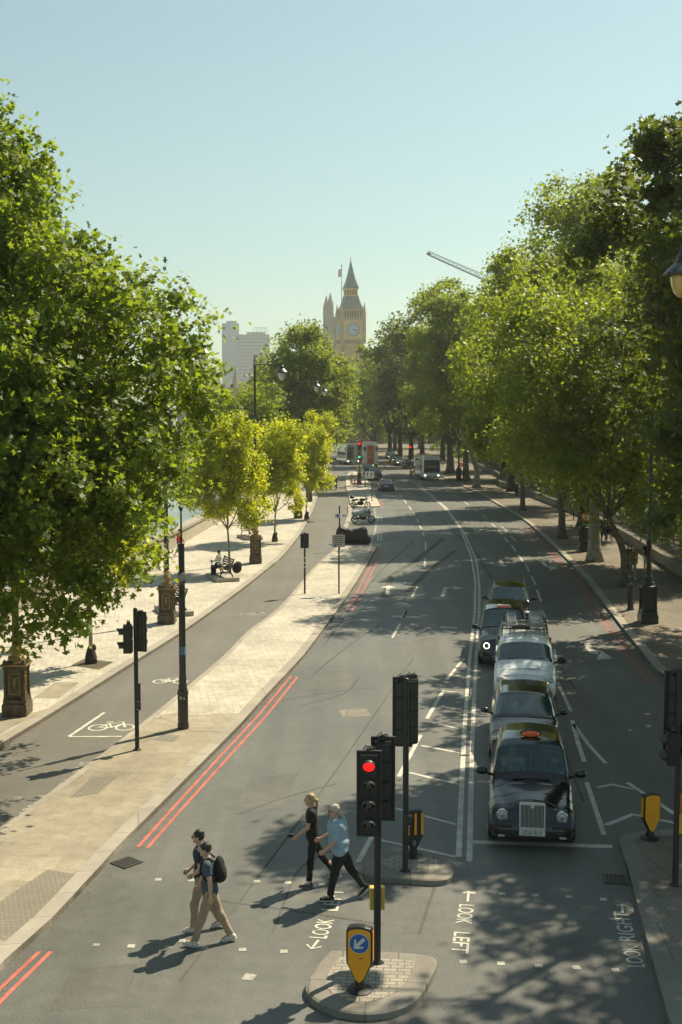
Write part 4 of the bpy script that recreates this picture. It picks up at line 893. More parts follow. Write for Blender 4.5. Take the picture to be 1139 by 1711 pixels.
for s in (-1, 1):
    for q in (-1, 1): mb.cyl((s * 3.6, q * 3.6, 81), (s * 3.6, q * 3.6, 84.2), .18, .03, 5, 1)
mb.build('spire', ['iron_roof', 'gilt'], ct)
mb = MB(); mb.cyl((0, 0, 96), (0, 0, 99.3), .14, .05, 6); mb.ball((0, 0, 97.2), .5); mb.ball((0, 0, 98.4), .3); mb.build('finial', ['gilt'], ct)
# square flag tower behind
vt = thing('flag_tower', 'square gothic palace tower with turret and flagpole half hidden behind the clock tower', 'tower', (W(570.5, 600, 930)[0], 930, 0), R(9))
mb = MB(); mb.box((0, 0, 43), (20, 20, 86), 0)
for s in (-1, 1):
    for q in (-1, 1):
        mb.lathe([(2.6, 0), (2.6, 89), (2.9, 90), (2.5, 91), (2.5, 95), (2.0, 97), (.9, 101.5), (.15, 104.5)], (s * 10.5, q * 10.5, 0), 8, 0)
        for k in range(8): t = k * PI / 4; mb.cyl((s * 10.5 + 2.4 * math.cos(t), q * 10.5 + 2.4 * math.sin(t), 90), (s * 10.5 + 2.4 * math.cos(t), q * 10.5 + 2.4 * math.sin(t), 98), .3, .05, 5, 0)
for k in range(5):
    for z in (20, 45, 68): mb.box((-6.4 + k * 3.2, -10.1, z), (1.3, .3, 16), 1); mb.box((-10.1, -6.4 + k * 3.2, z), (.3, 1.3, 16), 1)
for k in range(9): mb.box((-8 + k * 2, -10, 87), (1, .6, 2.2), 0); mb.box((-10, -8 + k * 2, 87), (.6, 1, 2.2), 0)
mb.build('tower_body', ['palace_stone', 'window_dark'], vt)
mb = MB(); mb.cyl((0, 0, 84), (0, 0, 126), .38, .2, 8); mb.ball((0, 0, 126.3), .7); mb.build('flagpole', ['steel_dark'], vt)
mb = MB(); nx = 8
V = [(-.2 - i * .36, .25 * math.sin(i * .9), 118 + j * 1.5 - i * .12) for j in range(5) for i in range(nx)]; Fc = [(j * nx + i, j * nx + i + 1, (j + 1) * nx + i + 1, (j + 1) * nx + i) for j in range(4) for i in range(nx - 1)]
mb.add(V, Fc, 0); o = mb.build('flag', ['cloth_red', 'cloth_white'], vt)
for i, p in enumerate(o.data.polygons): p.material_index = (i // 2) % 2
sp_ = thing('church_spire', 'thin pale stone spire poking above the tree left of the palace tower', 'spire', (W(527, 560, 1000)[0], 1000, 0))
mb = MB(); mb.lathe([(4, 0), (4, 62), (3.2, 64), (1.4, 76), (.15, 91)], (0, 0, 0), 8); mb.build('spire_body', ['palace_stone'], sp_)
mb = MB()
for k in range(8): t = k * PI / 4; mb.cyl((3.4 * math.cos(t), 3.4 * math.sin(t), 62), (3.4 * math.cos(t), 3.4 * math.sin(t), 68), .4, .05, 5)
mb.build('pinnacle', ['palace_stone'], sp_)
# palace range seen low between the trees
pr = thing('palace_wing', 'low brown stone palace range glimpsed left of the tall lamp above the river', 'building', (W(385, 690, 700)[0], 700, 0), R(4))
mb = MB(); mb.box((-8, 0, 13), (46, 14, 26), 0)
for k in range(9):
    mb.box((-30 + k * 5.4, -7.2, 12), (.9, .8, 25), 0); mb.lathe([(.7, 25), (.6, 28), (.05, 31)], (-30 + k * 5.4, -7.2, 0), 6, 0)
    for z in (7, 14, 21): mb.box((-27.4 + k * 5.4, -7.02, z), (2.2, .2, 4), 1)
mb.build('facade', ['palace_stone', 'window_dark'], pr)
mb = MB(); mb.lathe([(1.6, 0), (1.6, 30), (1.2, 32), (.1, 39)], (3, 2, 0), 8); mb.lathe([(1.4, 0), (1.4, 29), (.1, 36)], (-10, 2, 0), 8); mb.build('turret', ['palace_stone'], pr)
def office(label, px0, px1, ptop, Y, mt, mt2, floors, step=0, fin=False):
    x0 = W(px0, 600, Y)[0]; x1 = W(px1, 600, Y)[0]; h = W(px0, ptop, Y)[2]; wd = x1 - x0
    t = thing('office_tower', label, 'tower block', ((x0 + x1) / 2, Y, 0)); mb = MB(); mb.box((0, 0, h / 2), (wd, wd * .7, h), 0); mb.build('wall', [mt], t)
    mb = MB(); fh = h / floors; n = max(4, int(wd / 3.2))
    for i in range(floors): mb.box((0, -wd * .35 - .15, fh * (i + .25)), (wd + .3, .3, fh * .28), 0)
    mb.build('floor_band', ['concrete'], t)
    mb = MB()
    for i in range(n + 1): mb.box((-wd / 2 + wd * i / n, -wd * .35 - .3, h / 2), (.35, .4, h), 0)
    mb.build('mullion', ['concrete'], t)
    mb = MB(); mb.box((wd * .05, 0, h + 1.6), (wd * .6, wd * .4, 3.2), 0)
    if fin:
        for i in range(6): mb.box((-wd * .0 + wd * .42 * i / 5, -wd * .3, h + 5), (.5, .5, 7), 1)
        mb.box((wd * .21, -wd * .3, h + 8), (wd * .44, .5, .6), 1)
    mb.build('rooftop_plant', ['concrete', 'steel_dark'], t); return t
office('slim glass tower, tallest block on the left skyline', 372, 400, 541, 1500, 'tower_glass', 'concrete', 34)
office('broad lower office block with rooftop frame beside the slim glass tower', 400, 451, 560, 1450, 'tower_glass_dark', 'concrete', 26, fin=True)
# crane jib over the trees
cr = thing('tower_crane', 'lattice jib of a tower crane reaching up over the right-hand trees', 'crane', (W(905, 600, 420)[0], 420, 0))
A = W(716, 424, 420) - np.array(cr.location); B = W(905, 507, 420) - np.array(cr.location); mb = MB(); n = 26; up = np.array([0, 0, 1.0])
offs = [np.array([.15, 1.0, -.9]), np.array([.15, -1.0, -.9]), np.array([-.1, 0, 1.5])]
for o_ in offs: mb.tube([A + o_ * .6, B + o_], .13, 5)
for i in range(n):
    p = A + (B - A) * i / n; q = A + (B - A) * (i + 1) / n
    for a_, b_ in ((0, 2), (2, 1), (1, 0)): mb.tube([p + offs[a_] * (.5 + .5 * i / n), q + offs[b_] * (.5 + .5 * i / n)], .09, 4)
mb.ball(A, (.8, .6, .6), 8, 6); mb.box(A + (B - A) * .72 + np.array([0, 0, 1.2]), (3.4, 1.4, 1.6)); mb.build('jib', ['crane_steel'], cr)
mb = MB()
for s in (-1, 1):
    for q in (-1, 1): mb.tube([B + np.array([s, q, 0]), np.array([s, q, 0])], .18, 5)
for i in range(12):
    z = (B[2]) * i / 12; z2 = B[2] * (i + 1) / 12; mb.tube([(-1, -1, z), (1, -1, z2)], .1, 4); mb.tube([(-1, 1, z), (-1, -1, z2)], .1, 4)
mb.build('mast', ['crane_steel'], cr)
# moored boat beyond the river wall
bt = thing('river_boat', 'white and grey moored river boat glimpsed through the big tree beyond the embankment wall', 'boat', (-22, 92, -4.2), R(2))
mb = MB(); 
hullp = [(-3.2, -24), (-2.4, -27), (0, -29), (2.4, -27), (3.2, -24), (3.2, 26), (-3.2, 26)]; mb.prism(hullp, -.4, 3.2, 0); mb.build('hull', ['tower_glass_dark'], bt, bevel=.2)
mb = MB(); mb.box((0, 2, 4.6), (5.6, 40, 2.8), 0); mb.box((0, 4, 7.2), (4.6, 26, 2.2), 0); mb.build('cabin', ['white_paint'], bt, bevel=.15)
for k in range(14): mb = MB(); mb.box((2.83, -15 + k * 2.7, 4.8), (.08, 1.8, 1.3), 0); mb.build('window', ['window_dark'], bt)
for k in range(9): mb = MB(); mb.box((2.33, -7 + k * 2.7, 7.4), (.08, 1.8, 1.1), 0); mb.build('window', ['window_dark'], bt)
# background park/embankment terrace far behind the avenue
tb = thing('office_building', 'pale stone building glimpsed between trunks beyond the sunny lawn', 'building', (95, 420, 0), R(-6))
mb = MB(); mb.box((0, 0, 15), (150, 20, 30), 0)
for k in range(26):
    for z in (4, 9, 14, 19, 24): mb.box((-70 + k * 5.6, -10.05, z), (2.2, .3, 3), 1)
mb.build('facade', ['honey_pale', 'window_dark'], tb)
# ------------------------------------------------------------------ traffic signals
def visor(mb, c, r=.105, L=.17, m=0):
    """cowl hood over a lens, facing -Y"""
    n = 14; V = []; ts = np.linspace(R(-35), R(215), n)
    for dy, k in ((0, 1.0), (-L, 1.0)):
        for t in ts:
            e = max(0, math.sin(t)) * .35 + .65; V.append((c[0] + r * math.cos(t), c[1] + dy * e, c[2] + r * math.sin(t)))
    for dy in (0, -L):
        for t in ts:
            e = max(0, math.sin(t)) * .35 + .65; V.append((c[0] + (r - .008) * math.cos(t), c[1] + dy * e, c[2] + (r - .008) * math.sin(t)))
    Fc = [(i, i + 1, n + i + 1, n + i) for i in range(n - 1)] + [(2 * n + i + 1, 2 * n + i, 3 * n + i, 3 * n + i + 1) for i in range(n - 1)] + [(n + i, n + i + 1, 3 * n + i + 1, 3 * n + i) for i in range(n - 1)]
    mb.add(V, Fc, m)
def signal_head(root, loc, rz, n=3, pitch=.33, w=.30, lit=None, board=True, d=.22, litm='lens_red', vis=.17, r=.10, bw=.39):
    H = n * pitch + .03; mb = MB(); mb.box((0, 0, 0), (w - .02, d, H - .02), 0)
    if board:
        mb.box((0, -.02, 0), (bw, .02, H + .07), 0)
        for s in (-1, 1): mb.box((s * bw / 2, -.02, 0), (.02, .05, H + .07), 1); mb.box((0, -.02, s * (H + .07) / 2), (bw + .02, .05, .02), 1)
    for k in range(n): z = H / 2 - pitch * (k + .5) - .015; mb.box((0, d / 2 + .012, z), (w - .06, .025, pitch - .05), 1)
    mb.box((0, .02, H / 2 + .04), (.10, .08, .07), 1); mb.tube([(-.1, .03, H / 2 + .02), (-.06, .04, H / 2 + .10), (.05, .06, H / 2 + .07), (.09, .1, H / 2 - .02)], .012, 6, 1); mb.tube([(.0, .05, H / 2 + .02), (.03, 0, H / 2 + .12), (.1, .02, H / 2 + .05)], .01, 6, 1)
    hd = mb.build('signal_head', ['signal_black', 'signal_grey'], root, bevel=.012); hd.location = loc; hd.rotation_euler = (0, 0, rz)
    for k in range(n):
        z = H / 2 - pitch * (k + .5) - .015; on = lit == k
        m2 = MB(); m2.lathe([(r - .008, 0), (r * .8, .012), (r * .4, .022), (.001, .026)], (0, -d / 2 - .003, z), 20, rx=PI / 2); m2.build('lens', [litm if on else 'lens_off'], hd, smooth=True)
        m3 = MB(); visor(m3, (0, -d / 2 - .001, z), r, vis); m3.build('visor', ['visor'], hd, smooth=True)
    return hd
def push_box(root, loc, rz, yellow=True):
    mb = MB(); mb.box((0, 0, 0), (.15, .13, .36 if yellow else .22), 0); mb.box((0, -.07, .04), (.11, .015, .10), 1); mb.lathe([(.025, 0), (.02, .02), (.001, .025)], (0, -.068, -.08), 12, 2, rx=PI / 2)
    o = mb.build('push_button', ['button_yellow' if yellow else 'signal_black', 'signal_grey', 'steel'], root, bevel=.012); o.location = loc; o.rotation_euler = (0, 0, rz); return o
def sig_pole(label, px, py, h, z=Zp, r=.057):
    p = G(px, py, z); t = thing('traffic_signal', label, 'traffic light', (p[0], p[1], z)); mb = MB(); mb.lathe([(r * 1.9, 0), (r * 1.9, .012), (r * 1.15, .03), (r, .06), (r, h - .04), (r * .9, h), (.001, h + .01)], (0, 0, 0), 18)
    mb.build('pole', ['signal_black'], t, smooth=True).data.materials[0]; return t
t1 = sig_pole('traffic signal showing red, standing on the near island behind the blue arrow bollard', 630, 1609, 3.3)
signal_head(t1, (-.14, -.20, 2.84), R(-3), 4, .312, .28, lit=0, litm='lens_red', bw=.37)
signal_head(t1, (.09, .20, 2.94), R(176), 4, .312, .28, bw=.37)
b = push_box(t1, (.0, .13, 1.02), PI, True); b.scale = (1.6, 1, 1)
t2 = sig_pole('traffic signal seen from behind on the farther island with a button box on its post', 677, 1455, 3.75)
signal_head(t2, (-.06, .2, 3.05), R(172), 4, .308, .28, bw=.36); signal_head(t2, (.10, .26, 3.07), R(205), 4, .308, .24, bw=.27)
push_box(t2, (.05, -.12, 1.02), R(8), False)
t3 = sig_pole('traffic signal at the right frame edge on the corner pavement, its heads turned away', 1128, 1479, 4.0)
signal_head(t3, (-.02, .2, 3.25), R(172), 4, .345, .30); signal_head(t3, (.16, -.08, 2.75), R(-78 + 180), 2, .29, .28, board=False); signal_head(t3, (-.12, -.05, 2.62), R(-95), 2, .30, .28, board=False)
push_box(t3, (.10, -.02, 1.18), R(80), True)
t4 = sig_pole('thin signal post by the cycle track with pedestrian lamps facing left', 229, 1253, 3.75)
signal_head(t4, (-.20, -.05, 2.95), R(-82), 2, .36, .28, board=False); signal_head(t4, (.12, .14, 3.1), R(170), 3, .31, .24, bw=.26)
push_box(t4, (.05, -.09, 1.2), 0, False); mb = MB(); mb.box((.06, .07, 1.5), (.07, .08, .5)); mb.tube([(0, 0, 3.4), (.12, .0, 3.5), (.2, .05, 3.35), (.22, .1, 3.1)], .012, 6); mb.build('bracket', ['signal_black'], t4, bevel=.008)
p = G(509, 992, Zp); t5 = thing('traffic_signal', 'small cycle signal seen from behind on the far part of the separator pavement', 'traffic light', (p[0], p[1], Zp)); mb = MB(); mb.cyl((0, 0, 0), (0, 0, 2.5), .045, n=12); mb.build('pole', ['signal_black'], t5)
signal_head(t5, (0, .0, 2.62), R(190), 2, .30, .26); mb = MB(); [mb.cyl((0, 0, z), (0, 0, z + .07), .048, n=12) for z in (1.3, 1.5, 1.75)]; mb.build('reflective_band', ['white_paint'], t5)
# ------------------------------------------------------------------ keep-left bollards
def shield(w, h, top=.02):
    P = [(0, 0), (w * .16, h * .06), (w / 2, h * .36), (w / 2, h * .93), (w * .42, h * .97), (w * .2, h * .995), (0, h)]
    return P + [(-x, y) for x, y in P[-2:0:-1]]
def bollard(label, px, py, rz, sign=True, z=Zp, s=1.0, back=False):
    p = G(px, py, z); t = thing('keep_left_bollard', label, 'bollard', (p[0], p[1], z), rz, 'illuminated bollards with yellow faces')
    mb = MB(); mb.lathe([(.20, 0), (.20, .025), (.15, .04), (.09, .05), (.075, .14), (.06, .19)], (0, 0, 0), 18); mb.build('base', ['trim_black'], t, smooth=False)
    M = np.array([[1, 0, 0], [0, 0, -1], [0, 1, 0]]); w_, h_ = .40 * s, .90 * s
    mb = MB(); mb.prism(shield(w_, h_), -.085, .085, 0, M, (0, 0, .13)); mb.build('body', ['signal_black'], t, bevel=.03)
    if not back:
        mb = MB(); mb.prism([(x * .86, y * .93 + .03) for x, y in shield(w_, h_)], .0, .006, 0, M, (0, -.085, .13)); mb.build('yellow_face', ['yellow_sheet'], t)
        for sx in (-1, 1): mb = MB(); mb.box((sx * (w_ / 2 + .002), 0, .13 + h_ * .65), (.006, .10, h_ * .5), 0); mb.build('side_strip', ['yellow_sheet'], t)
    else:
        for x in (-.13, 0.02, .155): mb = MB(); mb.box((x, -.09, .13 + h_ * .66), (.05, .02, h_ * .52), 0); mb.build('yellow_strip', ['yellow_sheet'], t, bevel=.008)
        mb = MB(); put_text(mb, '8', .14, M, (.0, -.088, .30)); mb.build('lettering', ['decal_grey'], t)
    if sign:
        mb = MB(); c = (0, -.0935, .13 + h_ * .72); mb.prism([(.155 * math.cos(q), .155 * math.sin(q)) for q in np.linspace(0, 2 * PI, 32, endpoint=False)], 0, .004, 1, M, c)
        mb.prism([(.145 * math.cos(q), .145 * math.sin(q)) for q in np.linspace(0, 2 * PI, 32, endpoint=False)], .004, .007, 0, M, c)
        ca = math.cos(R(225)); sa = math.sin(R(225)); T = lambda u, v: (ca * u - sa * v, sa * u + ca * v)
        mb.prism([T(*q) for q in [(-.11, -.026), (.0, -.026), (.0, .026), (-.11, .026)]], .007, .009, 1, M, c); mb.prism([T(*q) for q in [(.115, 0), (.02, .085), (-.022, .085), (.035, .026), (.0, .026), (.0, -.026), (.035, -.026), (-.022, -.085), (.02, -.085)]], .0071, .0095, 1, M, c)
        mb.build('arrow_disc', ['blue_sign', 'white_paint'], t)
        mb = MB(); mb.box((.03, -.0925, .13 + h_ * .46), (.07, .002, .018)); mb.build('maker_mark', ['gold_paint'], t)
    return t
bollard('yellow bollard with blue and white left-down arrow at the front of the near island', 601, 1655, R(-8))
bollard('black-backed bollard with upright yellow strips on the farther island beside its signal post', 690, 1431, R(14), sign=False, back=True, s=.93)
bollard('plain yellow-faced bollard on the corner pavement right of the taxi', 1086, 1401, R(12), sign=False, s=.93)
bollard('yellow bollard cut off by the right frame edge behind the signal post', 1150, 1394, R(10), sign=False, s=.93)
for i, (x, y) in enumerate([(688, 798), (693, 794)]):
    bollard(['distant yellow bollard at the junction left of the white coach', 'second distant yellow bollard just behind the one left of the white coach'][i], x, y, 0, sign=False, z=0)
bollard('distant yellow bollard beside the orange-backed bus', 643, 781, 0, sign=False, z=0); bollard('distant yellow bollard between the orange-backed bus and the waiting dark cars', 654, 777, 0, sign=False, z=0)
# ------------------------------------------------------------------ ornate lamp columns
LG = 'ornate lamp columns on cast pedestals'
def lamp(label, base, gold=True, H=12.0, rz=0, arm=1.6, glass='lamp_glass'):
    t = thing('street_lamp', label, 'street lamp', (base[0], base[1], Zp), rz, LG); A, Bm = ('bronze', 'gold_paint') if gold else ('cast_black', 'cast_black')
    mb = MB(); pr_ = [(.40, 0), (.40, .34), (.36, .38), (.36, .46), (.30, .54), (.275, .62), (.265, 1.28), (.29, 1.36), (.36, 1.42), (.38, 1.47), (.36, 1.52), (.25, 1.56)]
    mb.lathe([(a * .9, b * 1.03) for a, b in pr_], (0, 0, 0), 4, 0, sq=True)
    for s in (-1, 1):
        for q in (-1, 1): mb.lathe([(.075, 0), (.075, .45), (.05, .58), (.04, 1.3), (.07, 1.42), (.07, 1.56), (.03, 1.66)], (s * .27, q * .27, 0), 8, 0)
    mb.build('pedestal', [A], t, bevel=.01)
    mb = MB(); mb.lathe([(.22, 1.56), (.25, 1.64), (.17, 1.70), (.15, 1.80), (.2, 1.88), (.19, 1.96), (.13, 2.02), (.12, 2.14), (.15, 2.18), (.11, 2.26)], (0, 0, 0), 14)
    for k in range(8): q = k * PI / 4; mb.ball((.2 * math.cos(q), .2 * math.sin(q), 1.68), (.045, .045, .06), 6, 5); mb.ball((.17 * math.cos(q), .17 * math.sin(q), 1.9), (.035, .035, .07), 6, 5)
    mb.build('urn', [Bm], t, smooth=True)
    mb = MB()
    for a in range(4):
        M = rotm(0, 0, a * PI / 2); z0, z1, hw_, dd = .64, 1.26, .15, .2505
        for c_, d_ in (((0, -dd, z0), (.3, .02, .022)), ((0, -dd, z1), (.3, .02, .022)), ((-hw_, -dd, .95), (.022, .02, .62)), ((hw_, -dd, .95), (.022, .02, .62)), ((0, -dd, 1.12), (.28, .018, .015))):
            s_ = MB(); s_.box(c_, d_); mb.add(np.array(s_.v) @ M.T, s_.f)
        s_ = MB(); s_.box((0, -.375, 1.5), (.72, .02, .05)); s_.box((0, -.262, 1.0), (.06, .012, .26)); mb.add(np.array(s_.v) @ M.T, s_.f)
    mb.build('gilded_panel', [Bm], t)
    mb = MB(); mb.lathe([(.115, 2.2), (.10, 3.4), (.125, 3.45), (.125, 3.55), (.095, 3.6), (.085, 6.4), (.10, 6.45), (.10, 6.55), (.075, 6.6), (.06, H - .5), (.085, H - .45), (.085, H - .35), (.05, H - .3), (.05, H - .08)], (0, 0, 0), 14)
    mb.build('column', ['cast_black'], t, smooth=True)
    mb = MB(); mb.lathe([(.05, H - .1), (.08, H), (.04, H + .12), (.06, H + .2), (.005, H + .5)], (0, 0, 0), 10); mb.build('finial', [Bm], t, smooth=True)
    if arm:
        mb = MB(); mb.tube([(0, 0, H - .25), (arm, 0, H - .25)], .035, 8); mb.tube([(0, 0, H - .7), (.35, 0, H - .55), (.6, 0, H - .27)], .02, 6); mb.build('arm', ['cast_black'], t)
        mb = MB(); mb.lathe([(.03, .12), (.05, .06), (.07, -.02), (.12, -.08), (.16, -.22), (.30, -.34), (.37, -.42), (.37, -.46), (.30, -.47)][::-1], (arm, 0, H - .25), 18); ln = mb.build('lantern', ['cast_black'], t, smooth=False)
        mb = MB(); mb.lathe([(.001, -.92), (.08, -.90), (.16, -.82), (.21, -.68), (.235, -.52), (.235, -.46)], (arm, 0, H - .25), 18); mb.build('globe', [glass], ln, smooth=True)
    return t
lamp('ornate bronze and gold lamp pedestal at the far left edge under the big tree', G(29, 1193, Zp), arm=1.6)
lamp('ornate bronze and gold lamp standing by the bench plinth, second from the left edge', G(279, 1041, Zp), arm=1.6)
lamp('tall lamp with gilded pedestal and complete lantern arm against the skyline', G(427, 941, Zp), arm=1.6)
lamp('tall lamp behind the bright young trees, its pedestal right of their trunks', G(498, 866, Zp), arm=1.6)
lamp('tall lamp rising thin behind the low tree left of the road, farther than the others', G(516, 838, Zp), arm=1.6)
lamp('black lamp column on the right pavement beside the forked tree', G(1082, 1040, Zp), gold=False, rz=PI, arm=1.5)
lamp('black lamp pedestal on the right pavement left of the stout grey trunk', G(976, 921, Zp), gold=False, rz=PI, arm=1.5)
lamp('distant black lamp pedestal between the trunks right of the coach', G(766, 803, Zp), gold=False, rz=PI, arm=1.5)
lamp('nearest lamp, its lantern hanging in from the right frame edge', (9.2, 24.15), gold=False, rz=PI, arm=2.3, H=12.25, glass='lamp_glass_warm')
# tall plain post with camera on the separator
p = G(306, 1217, Zp); t = thing('camera_post', 'tall black post with octagonal base and round camera on the separator pavement', 'post', (p[0], p[1], Zp))
mb = MB(); mb.lathe([(.165, 0), (.165, .14), (.15, .17), (.15, .95), (.165, .98), (.15, 1.08), (.12, 1.14), (.13, 1.2), (.105, 1.3), (.12, 1.38), (.10, 1.5), (.092, 4.2)], (0, 0, 0), 8, ph=PI / 8); mb.lathe([(.085, 4.1), (.085, 5.15), (.09, 5.16), (.09, 5.2)], (0, 0, 0), 14); mb.lathe([(.03, 5.2), (.022, 6.1), (.05, 6.12), (.05, 6.2)], (0, 0, 0), 10); mb.build('post', ['cast_black'], t)
mb = MB(); mb.lathe([(.13, 4.16), (.135, 4.22), (.135, 4.34), (.11, 4.4)], (0, 0, 0), 16); mb.build('camera_collar', ['steel'], t); mb = MB(); mb.ball((0, 0, 4.15), (.125, .125, .12)); mb.build('camera_dome', ['lens_off'], t, smooth=True)
mb = MB(); mb.cyl((0, 0, 2.1), (0, 0, 2.32), .101, n=8); mb.build('sticker', ['blue_sign2'] if 'blue_sign2' in MATS else ['decal_grey'], t)
mb = MB(); mb.box((-.04, -.155, .9), (.04, .01, .07)); mb.box((.05, -.155, .88), (.03, .01, .05)); mb.build('sticker', ['white_paint'], t)
# sign posts
p = G(566, 992, Zp); t = thing('sign_post', 'parking sign plate on a slim grey post at the end of the separator', 'sign', (p[0], p[1], Zp))
mb = MB(); mb.cyl((0, 0, 0), (0, 0, 3.0), .038, n=12); mb.build('post', ['signal_grey'], t)
M = FRONT; M = np.array([[1, 0, 0], [0, 0, -1], [0, 1, 0]])
mb = MB(); mb.box((-.02, -.06, 2.62), (.62, .02, .62), 0)
for i, wd in enumerate((.46, .5, .40, .5, .34)): mb.box((-.02, -.072, 2.84 - i * .095), (wd, .003, .03), 1)
mb.box((-.20, -.072, 2.38), (.14, .004, .12), 2); put_text(mb, 'P', .12, M, (-.20, -.076, 2.38), 0); mb.build('sign_plate', ['sign_buff', 'tail_red_flat' if 'tail_red_flat' in MATS else 'hair_black', 'blue_sign'], t)
p = G(567, 918, Zp); t = thing('sign_post', 'thin black post with small pale plate behind the covered motorcycle', 'sign', (p[0], p[1], 0.0)); mb = MB(); mb.cyl((0, 0, 0), (0, 0, 3.0), .045, n=12); mb.build('post', ['signal_black'], t)
mb = MB(); mb.box((-.12, -.06, 2.35), (.34, .02, .26), 0); mb.box((.32, -.03, 2.35), (.3, .02, .16), 0); mb.lathe([(.09, 0), (.09, .006)], (-.12, -.072, 2.35), 16, 1, rx=PI / 2); mb.build('sign_plate', ['white_paint', 'blue_sign'], t)
p = G(621, 838, Zp); t = thing('sign_post', 'white direction plate with two lane arrows on a thin post at the island tip', 'sign', (p[0], p[1], Zp)); mb = MB(); mb.cyl((0, 0, 0), (0, 0, 2.7), .04, n=10); mb.build('post', ['signal_black'], t)
mb = MB(); mb.box((-.25, -.06, 2.75), (.95, .02, .72), 0)
for x in (-.45, -.05): mb.box((x, -.073, 2.7), (.07, .004, .35), 1); mb.prism([(-.12, 0), (.12, 0), (0, .15)], 0, .004, 1, M, (x, -.073, 2.87))
mb.build('sign_plate', ['white_paint', 'ink'], t)
# distant signals
for (x, y, h, on, lab) in ((600, 812, 5.6, 'r', 'distant signal showing red above green beside the tour buses'), (685, 797, 4.6, 'r', 'distant signal showing red in front of the waiting dark cars')):
    p = G(x, y, 0); t = thing('traffic_signal', lab, 'traffic light', (p[0], p[1], 0)); mb = MB(); mb.cyl((0, 0, 0), (0, 0, h), .06, n=10); mb.build('pole', ['signal_black'], t)
    signal_head(t, (0, -.15, h - .5), 0, 3, .33, .34, lit=0, r=.15 if on else .1)
    if x == 600: signal_head(t, (0, -.15, h - 1.7), 0, 2, .33, .3, lit=1, litm='lens_green', board=False, r=.14)
# right pavement furniture
p = G(1053, 1019, Zp); t = thing('litter_bin', 'slim black bollard-like post beside the lamp pedestal on the right pavement', 'bollard', (p[0], p[1], Zp)); mb = MB(); mb.lathe([(.17, 0), (.17, .06), (.14, .1), (.135, .95), (.17, 1.0), (.17, 1.08), (.12, 1.16), (.04, 1.22)], (0, 0, 0), 14); t.name = 'street_bollard'; mb.build('post', ['cast_black'], t); mb = MB(); mb.cyl((0, 0, .8), (0, 0, .86), .142, n=14); mb.build('collar', ['signal_grey'], t)
for i, (x, y, lab) in enumerate([(976, 919, 'red-ringed round sign on the dark pedestal left of the stout grey trunk'), (770, 804, 'red-ringed round sign on a dark pedestal near the coach')]):
    p = G(x, y, Zp); t = thing('round_sign', lab, 'sign', (p[0] - .1, p[1] - .75, Zp)); mb = MB(); mb.cyl((0, 0, 0), (0, 0, 2.1), .035, n=8); mb.build('post', ['signal_black'], t)
    mb = MB(); mb.lathe([(.30, 0), (.30, .02)], (0, -.05, 2.25), 24, 0, rx=PI / 2); mb.lathe([(.22, 0), (.22, .004)], (0, -.071, 2.25), 24, 1, rx=PI / 2); mb.build('sign_face', ['tail_red', 'white_paint'], t)
p = G(967, 868, Zp); t = thing('notice_board', 'wooden notice box by the railings between two trunks', 'notice board', (p[0], p[1], Zp)); mb = MB(); mb.box((0, 0, 1.2), (1.1, .2, .9)); mb.build('case', ['wood_slat'], t, bevel=.02)
mb = MB(); [mb.box((s * .45, 0, .4), (.08, .08, .8)) for s in (-1, 1)]; mb.build('leg', ['bark_dark'], t)
# benches with plinths
def bench(label, base, rz):
    t = thing('park_bench', label, 'bench', (base[0], base[1], Zp), rz, 'benches on stone plinths'); mb = MB(); mb.box((0, 0, .11), (2.3, 1.25, .22)); mb.build('plinth', ['stone_wall'], t, bevel=.02)
    mb = MB(); [mb.box((0, -.28 + k * .11, .66), (1.8, .085, .03)) for k in range(5)]; mb.build('seat', ['wood_slat'], t, bevel=.008)
    mb = MB(); [mb.box((0, .27 + k * .035, .80 + k * .11), (1.8, .03, .085), rx=R(-15)) for k in range(4)]; mb.build('backrest', ['wood_slat'], t, bevel=.008)
    for s in (-1, 1):
        mb = MB(); x = s * .86; mb.tube([(x, -.36, .22), (x, -.3, .45), (x, -.34, .62), (x, -.3, .9), (x, -.05, .92), (x, .25, .9)], .035, 8); mb.tube([(x, .36, .22), (x, .22, .45), (x, .22, .65), (x, .42, 1.18)], .04, 8); mb.ball((x, -.34, .9), (.06, .07, .07)); mb.tube([(x, -.28, .5), (x, .2, .5)], .03, 6); mb.ball((x, 0, .72), (.03, .18, .14)); mb.build('end_frame', ['cast_black'], t, smooth=True)
    return t
hd_ = R(-68)
bench('cast-iron bench on a stone plinth where a person sits with dark luggage', G(371, 968, Zp), hd_)
bench('cast-iron bench on a stone plinth half hidden behind the gold lamp pedestal', G(290, 1024, Zp), hd_)
bench('cast-iron bench on a stone plinth beyond the seated person, near the tall lamp', G(452, 900, Zp)+np.array([-1.5,0,0]), hd_)
